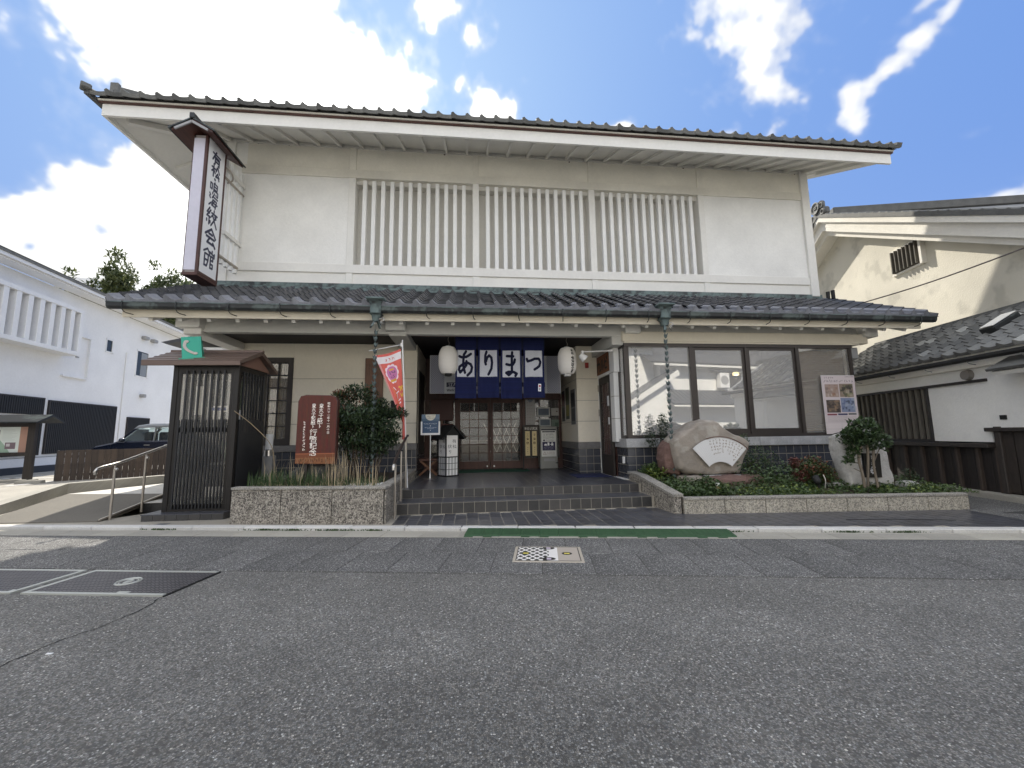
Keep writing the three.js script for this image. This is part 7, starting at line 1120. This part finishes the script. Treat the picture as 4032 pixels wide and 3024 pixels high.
// ================================================================== PLANTS
// leaves: folded diamonds scattered by a placing function
function leafCloud(n, seed, place, size, thin = 0.42, droop = 0.2) {
  const r = rng(seed), pos = new Float32Array(n * 12 * 3), nrm = new Float32Array(n * 12 * 3); let k = 0; const q = new THREE.Quaternion(), e = new THREE.Euler(), p = V(), a = V(), b = V(), c = V(), d = V();
  for (let i = 0; i < n; i++) {
    const o = place(r); if (!o) continue; const s = size * (0.6 + 0.8 * r());
    e.set((r() - 0.5) * 1.8 - droop, r() * 6.283, (r() - 0.5) * 1.2, 'YXZ'); q.setFromEuler(e);
    a.set(0, 0, 0); b.set(s * thin * 0.5, s * 0.06, s * 0.45); c.set(0, -s * 0.1, s); d.set(-s * thin * 0.5, s * 0.06, s * 0.45);
    for (const v of [a, b, c, d]) { v.applyQuaternion(q); v.x += o[0]; v.y += o[1]; v.z += o[2]; }
    for (const v of [a, b, c, a, c, d]) { pos[k++] = v.x; pos[k++] = v.y; pos[k++] = v.z; }
  }
  const g = new THREE.BufferGeometry(); g.setAttribute('position', new THREE.BufferAttribute(pos.slice(0, k), 3)); g.computeVertexNormals(); g.setAttribute('uv', new THREE.BufferAttribute(new Float32Array(k / 3 * 2), 2)); return g;
}
const blob = (cx, cy, cz, rx, ry, rz, shell = 0.5) => (r) => { const u = r() * 2 - 1, t = r() * 6.283, m = Math.sqrt(1 - u * u), R = Math.pow(lerp(shell, 1, r()), 0.6); return [cx + rx * R * m * Math.cos(t), cy + ry * R * u, cz + rz * R * m * Math.sin(t)]; };
const many = (list) => { const w = list.map((l) => l[1]); let s = w.reduce((a, b) => a + b, 0); return (r) => { let x = r() * s, i = 0; while (x > w[i] && i < w.length - 1) x -= w[i++]; return list[i][0](r); }; };
function foliage(parent, name, n, seed, place, size, mats, thin, droop) { mats.forEach((m, i) => part(parent, name, leafCloud(Math.ceil(n / mats.length), seed + i * 31, place, size, thin, droop), m)); }
{
  const t = thing('nandina_bush', 'dense dark green nandina bush behind the rain chain in the left planter', 'bush', null, [-2.2, 0.6, -8.7]);
  const r = rng(211); const tops = []; const stems = []; for (let i = 0; i < 26; i++) { const a = r() * 6.28, d = 0.15 + 0.2 * r(), R = 0.75 * Math.sqrt(r()), h = 0.7 + 1.05 * r() * (1 - 0.35 * R); const b = V(Math.cos(a) * d * 0.8, 0, Math.sin(a) * d * 0.6), e = V(Math.cos(a) * R, h, Math.sin(a) * R * 0.6); stems.push(rod(b, e, 0.01, 5, 0.006)); tops.push([e, 0.16 + 0.12 * r()]); }
  part(t, 'stems', stems, M.twig);
  const pl = many([...tops.map(([e, R]) => [blob(e.x, e.y, e.z, R * 1.35, R * 0.8, R * 1.2, 0.1), 1]), [blob(0, 0.95, 0, 0.62, 0.62, 0.42, 0.2), 7], [blob(0.3, 0.75, 0.1, 0.42, 0.3, 0.3, 0.2), 3], [blob(-0.35, 1.25, 0, 0.35, 0.4, 0.3, 0.2), 3], [blob(0.55, 0.8, 0, 0.25, 0.18, 0.2, 0.1), 1.2], [blob(-0.1, 1.78, 0, 0.45, 0.2, 0.28, 0.1), 2.2], [blob(-0.45, 1.72, 0.05, 0.2, 0.1, 0.15, 0.1), 0.7], [blob(0.3, 1.5, 0, 0.24, 0.2, 0.2, 0.2), 1.2], [blob(0.05, 1.3, 0, 0.4, 0.3, 0.3, 0.2), 2]]);
  foliage(t, 'leaves', 13000, 213, pl, 0.078, M.leafDark, 0.4, 0.6);
  part(t, 'new_leaves', leafCloud(380, 219, many([[blob(-0.2, 1.3, 0.2, 0.5, 0.3, 0.3), 1], [blob(-0.35, 1.75, 0, 0.3, 0.12, 0.2), 1]]), 0.06, 0.4, 0.6), M.leafRed[1]);
}
{
  // grasses, dead stalks, pebbles in the left planter
  const r = rng(221), blade = (x, z, y, h, lean, a, w) => { const p0 = V(x, y, z), p1 = V(x + Math.cos(a) * lean * 0.35, y + h * 0.65, z + Math.sin(a) * lean * 0.35), p2 = V(x + Math.cos(a) * lean, y + h * (1 - 0.25 * lean / h), z + Math.sin(a) * lean), n = V(-Math.sin(a), 0, Math.cos(a)).multiplyScalar(w); return join([quad(p0.clone().sub(n), p0.clone().add(n), p1.clone().add(n.clone().multiplyScalar(0.8)), p1.clone().sub(n.clone().multiplyScalar(0.8))), quad(p1.clone().sub(n.clone().multiplyScalar(0.8)), p1.clone().add(n.clone().multiplyScalar(0.8)), p2.clone().add(n.clone().multiplyScalar(0.1)), p2.clone().sub(n.clone().multiplyScalar(0.1)))]); };
  const inP = () => { const x = lerp(-3.9, -1.62, r()), zf = -7.6 + (x + 4.08) * 0.177, z = zf - 0.16 - r() * r() * 1.3; return [x, z]; };
  const gG = [], gS = []; for (let i = 0; i < 1500; i++) { const [x, z] = inP(); if (x > -2.5 && z > -7.75 && r() < 0.8) continue; gG.push(blade(x, z, 0.56, 0.1 + 0.26 * r() * (x < -2.6 ? 1.2 : 0.7), 0.02 + 0.14 * r(), r() * 6.3, 0.004 + 0.004 * r())); }
  for (let i = 0; i < 700; i++) { const [x, z] = inP(), tall = r() < 0.12; gS.push(blade(x, z, 0.56, tall ? 0.35 + 0.35 * r() : 0.06 + 0.16 * r(), tall ? 0.05 + 0.1 * r() : 0.05 + 0.16 * r(), r() * 6.3, 0.003 + 0.003 * r())); }
  for (let i = 0; i < 40; i++) { const x = -2.42 + (r() - 0.5) * 0.3, z = -7.85 - r() * 0.3; gS.push(blade(x, z, 0.56, 0.3 + 0.5 * r(), 0.04 + 0.08 * r(), r() * 6.3, 0.005)); }
  const a = solo('planter_grass', 'short green grass tufts in the left planter below the red tablet', 'grass', gG, M.leafMid[2]); a.userData.kind = 'stuff';
  const b = solo('dry_stalks', 'tangled straw coloured dead stalks in the left planter', 'dry grass', gS, M.straw[0]); b.userData.kind = 'stuff';
  const c = solo('tall_weed', 'single long bent dry stem leaning out of the left planter towards the booth', 'weed', tube([V(-3.55, 0.58, -7.95), V(-3.55, 1.0, -7.95), V(-3.62, 1.35, -7.95), V(-3.95, 1.72, -7.95), V(-4.3, 2.0, -7.95)], 0.006, 24, 5), M.straw[1]);
  const peb = new THREE.IcosahedronGeometry(1, 1), gs = []; for (let i = 0; i < 620; i++) { const x = lerp(-2.3, -1.62, Math.sqrt(r())), zf = -7.6 + (x + 4.08) * 0.177, z = zf - 0.18 - r() * 0.75, s = 0.016 + 0.022 * r(); const g = plain(peb.clone()); g.scale(s * 1.3, s * 0.8, s); gs.push(at(g, x, 0.585 + 0.02 * r(), z, r() * 6)); }
  const p = solo('white_pebbles', 'white pebbles spread around the foot of the left rain chain', 'pebbles', gs, M.whiteGloss); p.userData.kind = 'stuff';
}
{
  // ground cover in the right planter
  const r0 = rng(231), soilY = (x, z) => { const zf = -7.17 + (x - 3.78) * 0.092, v = clamp((zf - z) / 2.1); return 0.3 + 0.16 * sstep(0, 0.6, v); };
  const pl = (x0, x1, d0, d1, hmax, dens) => (r) => { const x = lerp(x0, x1, r()), zf = -7.14 + (x - 3.78) * 0.092, z = zf - d0 - (d1 - d0) * r(), n = fbm3(x * 3, 3, z * 3, 3); if (n < dens) return null; return [x, soilY(x, z) + hmax * n * r() * 1.5, z]; };
  const mk = (label, name, mats, list) => { mats.forEach((m, i) => { const s = solo(name, label, 'ground cover', join(list.map(([n, p, s], q) => leafCloud(Math.ceil(n / mats.length), 233 + i * 7 + q * 13 + name.length, p, s, 0.75, 0.1))), m); s.userData.kind = 'stuff'; }); };
  mk('dark green ground cover over the soil of the right planter', 'ground_cover', [M.leafMid[2], M.leafMid[0]], [[5200, pl(3.85, 9.2, 0.12, 1.5, 0.11, 0.3), 0.05], [1700, pl(3.85, 4.8, 0.14, 0.9, 0.2, 0.28), 0.055], [500, pl(4.6, 6.2, 0.14, 0.6, 0.1, 0.3), 0.05], [1500, pl(5.6, 7.2, 0.5, 1.8, 0.4, 0.35), 0.055]]);
  mk('yellow green low leaves along the front of the right planter', 'ground_cover', [M.leafLime[0]], [[620, pl(4.9, 8.9, 0.12, 0.6, 0.14, 0.42), 0.05], [260, pl(3.8, 4.3, 1.2, 2.0, 0.3, 0.3), 0.06]]);
  mk('green mossy leaf carpet along the front of the right planter', 'ground_cover', [M.leafMid[1]], [[2600, pl(5.2, 9.4, 0.1, 0.6, 0.08, 0.36), 0.04]]);
  // shrubs
  const bush = (label, pos, n, seed, list, size, mats, thin = 0.5) => { const b = thing('shrub', label, 'shrub', null, pos); const r = rng(seed), st = []; for (let i = 0; i < 10; i++) { const q = many(list)(r); st.push(rod(V((r() - 0.5) * 0.1, 0, (r() - 0.5) * 0.1), V(...q), 0.008, 5, 0.004)); } part(b, 'stems', st, M.twig); foliage(b, 'leaves', n, seed, many(list), size, mats, thin); return b; };
  bush('bright green leafy shrub at the top of the sloping cheek wall', [4.05, 0.42, -8.9], 700, 241, [[blob(0, 0.22, 0, 0.24, 0.18, 0.2, 0.2), 1]], 0.06, [M.leafMid[1], M.leafMid[0]], 0.7);
  bush('thin dark upright shrub between the right rain chain and the fan stone', [4.35, 0.42, -8.95], 1300, 243, [[blob(0, 0.5, 0, 0.16, 0.45, 0.14, 0.2), 2], [blob(0.05, 1.15, 0, 0.13, 0.4, 0.12, 0.2), 2], [blob(-0.25, 0.95, 0, 0.14, 0.25, 0.12, 0.2), 1]], 0.055, [M.leafDark[0], M.leafDark[2]]);
  bush('round russet and green shrub left of the white stone', [6.95, 0.4, -7.75], 2600, 245, [[blob(0, 0.28, 0, 0.33, 0.3, 0.28, 0.3), 3], [blob(0.22, 0.2, 0.05, 0.2, 0.22, 0.2, 0.3), 1]], 0.045, [M.leafMid[2], M.leafRed[1], M.leafMid[0]], 0.7);
  bush('small dark red shrub behind the black garden lamp', [6.62, 0.4, -7.7], 700, 247, [[blob(0, 0.2, 0, 0.16, 0.16, 0.14, 0.2), 1], [blob(-0.1, 0.45, 0, 0.1, 0.14, 0.1, 0.1), 0.6]], 0.045, [M.leafRed[0]], 0.6);
  bush('wispy half bare shrub against the tiled wall right of the fan stone', [6.15, 0.42, -8.4], 1100, 249, [[blob(0.1, 0.45, 0, 0.5, 0.35, 0.3, 0.1), 2], [blob(-0.2, 0.85, 0, 0.14, 0.18, 0.12, 0.2), 0.6]], 0.045, [M.leafMid[2], M.leafMid[0]]);
  bush('low deep green shrub at the foot of the tiled wall near the white stone', [7.35, 0.42, -8.5], 900, 251, [[blob(0, 0.2, 0, 0.35, 0.2, 0.25, 0.2), 1]], 0.05, [M.leafDark[1], M.leafDark[2]]);
  bush('small dark sprig at the right foot of the white stone', [8.95, 0.36, -7.6], 200, 253, [[blob(0, 0.2, 0, 0.14, 0.16, 0.12, 0.1), 1]], 0.05, [M.leafDark[0]]);
  const tw = [], rt = rng(255); for (let i = 0; i < 22; i++) { const x = 6.2 + rt() * 0.7, z = -8.3 - rt() * 0.4, a = rt() * 6.3; tw.push(rod(V(x, 0.42, z), V(x + Math.cos(a) * 0.35, 0.75 + 0.4 * rt(), z + Math.sin(a) * 0.2), 0.006, 4, 0.002)); } solo('bare_twigs', 'bare twigs standing before the tiled bay wall', 'twigs', tw, M.twig);
}
{
  const t = thing('camellia_tree', 'small three-stemmed camellia with round dark crown in front of the white stone', 'tree', null, [7.62, 0.34, -7.26]); const S = 1.0;
  for (const g of [tube([V(-0.06, 0, 0), V(-0.1, 0.3, 0.02), V(-0.12, 0.6, 0), V(-0.05, 0.85, 0)], 0.026, 10, 7), tube([V(0.05, 0, -0.05), V(0.08, 0.3, -0.04), V(0.08, 0.62, 0), V(0.1, 0.9, 0)], 0.022, 10, 7), tube([V(0.2, 0, 0.02), V(0.2, 0.25, 0), V(0.18, 0.45, 0), V(0.22, 0.8, 0)], 0.022, 10, 7)]) part(t, 'trunk', g, M.bark);
  part(t, 'branch', [rod(V(-0.1, 0.5, 0), V(-0.34, 0.56, 0.02), 0.012, 5, 0.008), rod(V(-0.09, 0.34, 0), V(-0.28, 0.42, 0.03), 0.01, 5, 0.006), rod(V(-0.1, 0.6, 0), V(-0.25, 0.95, 0), 0.012, 5, 0.006), rod(V(0.18, 0.5, 0), V(0.42, 0.9, 0), 0.012, 5, 0.006), rod(V(0.08, 0.6, 0), V(0.1, 1.2, 0), 0.014, 5, 0.006)], M.bark);
  foliage(t, 'leaves', 1500, 261, many([[blob(0.05, 1.05, 0, 0.36, 0.26, 0.3, 0.3), 4], [blob(-0.2, 1.0, 0, 0.26, 0.2, 0.22, 0.3), 2], [blob(0.3, 0.9, 0, 0.28, 0.18, 0.22, 0.3), 2], [blob(-0.22, 0.7, 0, 0.14, 0.12, 0.12, 0.2), 0.6], [blob(-0.34, 0.55, 0, 0.09, 0.07, 0.08, 0.2), 0.3], [blob(0.05, 1.27, 0, 0.22, 0.1, 0.18, 0.2), 1]]), 0.088, [M.leafDark[0], M.leafDark[1], M.leafMid[2]], 0.55, 0.5);
}
{
  const l = thing('garden_lamp', 'small black garden spotlight on a spike beside the russet shrub', 'lamp', null, [6.75, 0.34, -7.42]); part(l, 'body', [at(lathe([[0, 0], [0.05, 0.01], [0.065, 0.06], [0.06, 0.16], [0, 0.17]], 16), 0, 0.12, 0, 0, -0.5)], M.black); part(l, 'spike', rod(V(0, 0, 0), V(0, 0.16, 0), 0.01), M.black); part(l, 'visor', tube([V(0.07, 0.3, 0.04), V(0.09, 0.2, 0.06), V(0.08, 0.05, 0.05)], 0.012, 8, 6), M.steel);
  const p = thing('small_jar', 'little jar with white top half hidden in the ground cover before the fan stone', 'jar', null, [4.72, 0.36, -7.5]); part(p, 'jar', cyl(0, 0, 0, 0.045, 0.045, 0.11), std({ color: rgb(0.35, 0.25, 0.09), roughness: 0.5 })); part(p, 'cap', cyl(0, 0.11, 0, 0.048, 0.042, 0.05), M.whiteGloss);
  solo('white_rock', 'flat pale rock lying left of the white standing stone', 'rock', stone([[7.1, 0.38], [7.12, 0.44], [7.3, 0.46], [7.45, 0.42], [7.45, 0.38]], 0.12, 0.03, 33).translate(0, 0, -7.65), M.rockWhite); solo('white_rock', 'pale rock at the right foot of the white standing stone', 'rock', stone([[8.55, 0.34], [8.6, 0.45], [8.8, 0.47], [8.95, 0.4], [8.95, 0.34]], 0.14, 0.03, 35).translate(0, 0, -7.5), M.rockWhite);
}
// bamboo grove on the hill behind the annex
{
  ground('hill', (() => { const g = new THREE.PlaneGeometry(120, 60, 40, 20); g.rotateX(-Math.PI / 2); const p = g.attributes.position, uv = []; for (let i = 0; i < p.count; i++) { const x = p.getX(i) - 40, z = p.getZ(i) - 72; p.setXYZ(i, x, -0.1 + 6 * sstep(-42, -60, z) * sstep(12, -16, x) + fbm3(x * 0.1, 1, z * 0.1, 3), z); uv.push(x, z); } g.setAttribute('uv', new THREE.Float32BufferAttribute(uv, 2)); g.computeVertexNormals(); return plain(g); })(), M.far);
  const r = rng(271), grove = [[-38.5, -43, 16.6, 3.4], [-37.0, -42, 18.4, 3.2], [-35.6, -43, 18.8, 3.2], [-34.3, -42, 21.4, 2.8], [-32.6, -43, 19.6, 3.6], [-31.0, -42, 19.2, 3.2], [-29.3, -43, 19.0, 3.2], [-27.6, -43, 17.6, 3.2], [-25.5, -44, 16.4, 3.2], [-40, -46, 15.0, 3.4]];
  const looks = ['pale sunlit bamboo clump low at the far left of the grove', 'loose bamboo clump left of the tallest one', 'bamboo clump just left of the tallest stem', 'tallest bamboo with a leaning tip above the grove', 'broad bamboo clump right of the tallest one', 'rounded bamboo clump near the middle of the grove', 'bamboo clump left of the projecting sign', 'bamboo clump partly hidden by the projecting sign', 'low bamboo clump behind the lower tiled roof edge', 'lowest bamboo clump beside the distant block'];
  grove.forEach(([x, z, h, w], i) => {
    const t = thing('bamboo', looks[i], 'bamboo', null, [x, 0, z]); const culms = [], tips = [];
    for (let k = 0; k < 7; k++) { const a = r() * 6.3, d = w * 0.45 * r(), lean = w * 0.3 * r(), hh = h * (0.8 + 0.2 * r()); culms.push(tube([V(Math.cos(a) * d, 0, Math.sin(a) * d), V(Math.cos(a) * d, hh * 0.55, Math.sin(a) * d), V(Math.cos(a) * (d + lean * 0.7), hh * 0.82, Math.sin(a) * (d + lean * 0.7))], 0.06, 8, 5)); for (let q = 0; q < 9; q++) { const f = 0.4 + 0.6 * r(), rr = (0.5 + 0.9 * r()) * w * 0.36 * (1.2 - 0.7 * f), b2 = r() * 6.3; tips.push([Math.cos(a) * (d + lean * f * f) + Math.cos(b2) * w * 0.22 * (1.2 - f), hh * f + 0.2, Math.sin(a) * (d + lean * f * f) + Math.sin(b2) * w * 0.22 * (1.2 - f), rr]); } } for (let q = 0; q < 5; q++) tips.push([(r() - 0.5) * w, h * (0.45 + 0.3 * r()), (r() - 0.5) * w, w * (0.5 + 0.25 * r())]);
    part(t, 'culms', culms, M.leafMid[0]);
    foliage(t, 'leaves', 10500, 281 + i * 11, many(tips.map((q) => [blob(q[0], q[1], q[2], q[3], q[3] * 0.95, q[3], 0.05), q[3] * q[3]])), 0.46, [M.leafBamboo[i % 3], M.leafBamboo[(i + 1) % 3], M.leafBamboo[2]], 0.34, 0.7);
  });
  const b = thing('distant_block', 'pale distant apartment block with blue panel just above the annex roof', 'building', null, [-56, 0, -62], 0.25); part(b, 'wall', bx(-2.2, 2.2, 0, 24.7, -4, 0), M.annex); part(b, 'blue_panel', bx(-1.4, 0.3, 22.6, 23.8, 0, 0.06), std({ color: rgb(0.15, 0.28, 0.6), roughness: 0.5 })); part(b, 'roof_box', bx(0.6, 1.6, 24.7, 25.1, -3, -1), M.grey); for (let i = 0; i < 4; i++) part(b, 'window', bx(0.8, 1.8, 13 + i * 3, 14.4 + i * 3, 0, 0.05), M.black);
}
// ================================================================== HOUSES ACROSS THE STREET (they show in the window glass)
{
  const h = thing('opposite_house', 'white plastered house with two tiled roofs across the street, mirrored in the windows', 'house', null, [SO.x, 0, SO.z], -ST);
  const z0 = 12; part(h, 'wall', bx(15.4, 33, 0, 6.4, z0, z0 + 8), M.plaster); part(h, 'lower_wall', bx(15.4, 33, 0, 3.6, z0 - 0.3, z0), M.plaster);
  const slab = (y, z, len, s, x0, x1) => { const g = []; const c = Math.round((x1 - x0) / 0.34); for (let i = 0; i < c; i++) { g.push(beam(V(x0 + i * 0.34, y + 0.06, z), V(x0 + i * 0.34, y + 0.06 + len * s, z + len), 0.14, 0.07)); } g.push(beam(V((x0 + x1) / 2, y, z), V((x0 + x1) / 2, y + len * s, z + len), x1 - x0, 0.1)); return g; };
  part(h, 'lower_roof', slab(3.3, z0 - 1.5, 1.5, 0.7, 15.2, 33), M.clay[1]); part(h, 'upper_roof', slab(6.15, z0 - 0.9, 5, 0.5, 14.2, 33.4), M.clay[1]); part(h, 'eave_board', bx(14.4, 33.2, 5.95, 6.1, z0 - 0.85, z0 - 0.75), M.trim); part(h, 'eave_board', bx(15.3, 33, 3.14, 3.28, z0 - 1.45, z0 - 1.35), M.trim); part(h, 'base', bx(15.4, 33, 0, 1.5, z0 - 0.36, z0 - 0.3), M.darkWood);
  part(h, 'window', bx(20.9, 22.3, 4.6, 5.65, z0 - 0.04, z0 + 0.02), M.darkWood); part(h, 'awning', bx(19.6, 22.8, 5.7, 5.8, z0 - 0.5, z0), M.grey);
  for (const [x, y, z] of [[20.0, 4.55, z0 - 0.5], [21.9, 2.0, z0 - 0.8], [24.9, 2.0, z0 - 0.8]]) { const a = part(h, 'air_conditioner', bx(x, x + 0.8, y, y + 1.1, z, z + 0.4, 0.03), M.whiteGloss); part(a, 'fan_grille', at(new THREE.CylinderGeometry(0.33, 0.33, 0.02, 20), x + 0.36, y + 0.55, z - 0.005, 0, Math.PI / 2), M.grey); }
  const k = thing('opposite_storehouse', 'white gabled storehouse across the street, mirrored in the left window pane', 'storehouse', null, [SO.x, 0, SO.z], -ST);
  part(k, 'wall', bx(-14, 15.2, 0, 7.4, z0 + 0.4, z0 + 7), M.plaster); part(k, 'roof', [beam(V(0.6, 7.5, z0 - 0.4), V(0.6, 9.6, z0 + 4), 30, 0.2)], M.clay[1]); part(k, 'base', bx(-14, 15, 0, 0.8, z0 + 0.3, z0 + 0.4), M.concrete[0]);
  part(k, 'porch_wall', prism([[8.6, 0], [8.6, 2.6], [12.4, 3.4], [15.3, 5.2], [15.3, 0]], 1.2, 'z').translate(0, 0, z0 - 0.9), M.plaster); part(k, 'porch_roof', beam(V(11.6, 3.15, z0 - 0.5), V(15.9, 5.6, z0 - 0.5), 1.6, 0.14), M.clay[1]); part(k, 'porch_verge', beam(V(11.6, 2.98, z0 - 1.25), V(15.9, 5.42, z0 - 1.25), 0.16, 0.34), M.trim);
}

renderer.render(scene, camera);
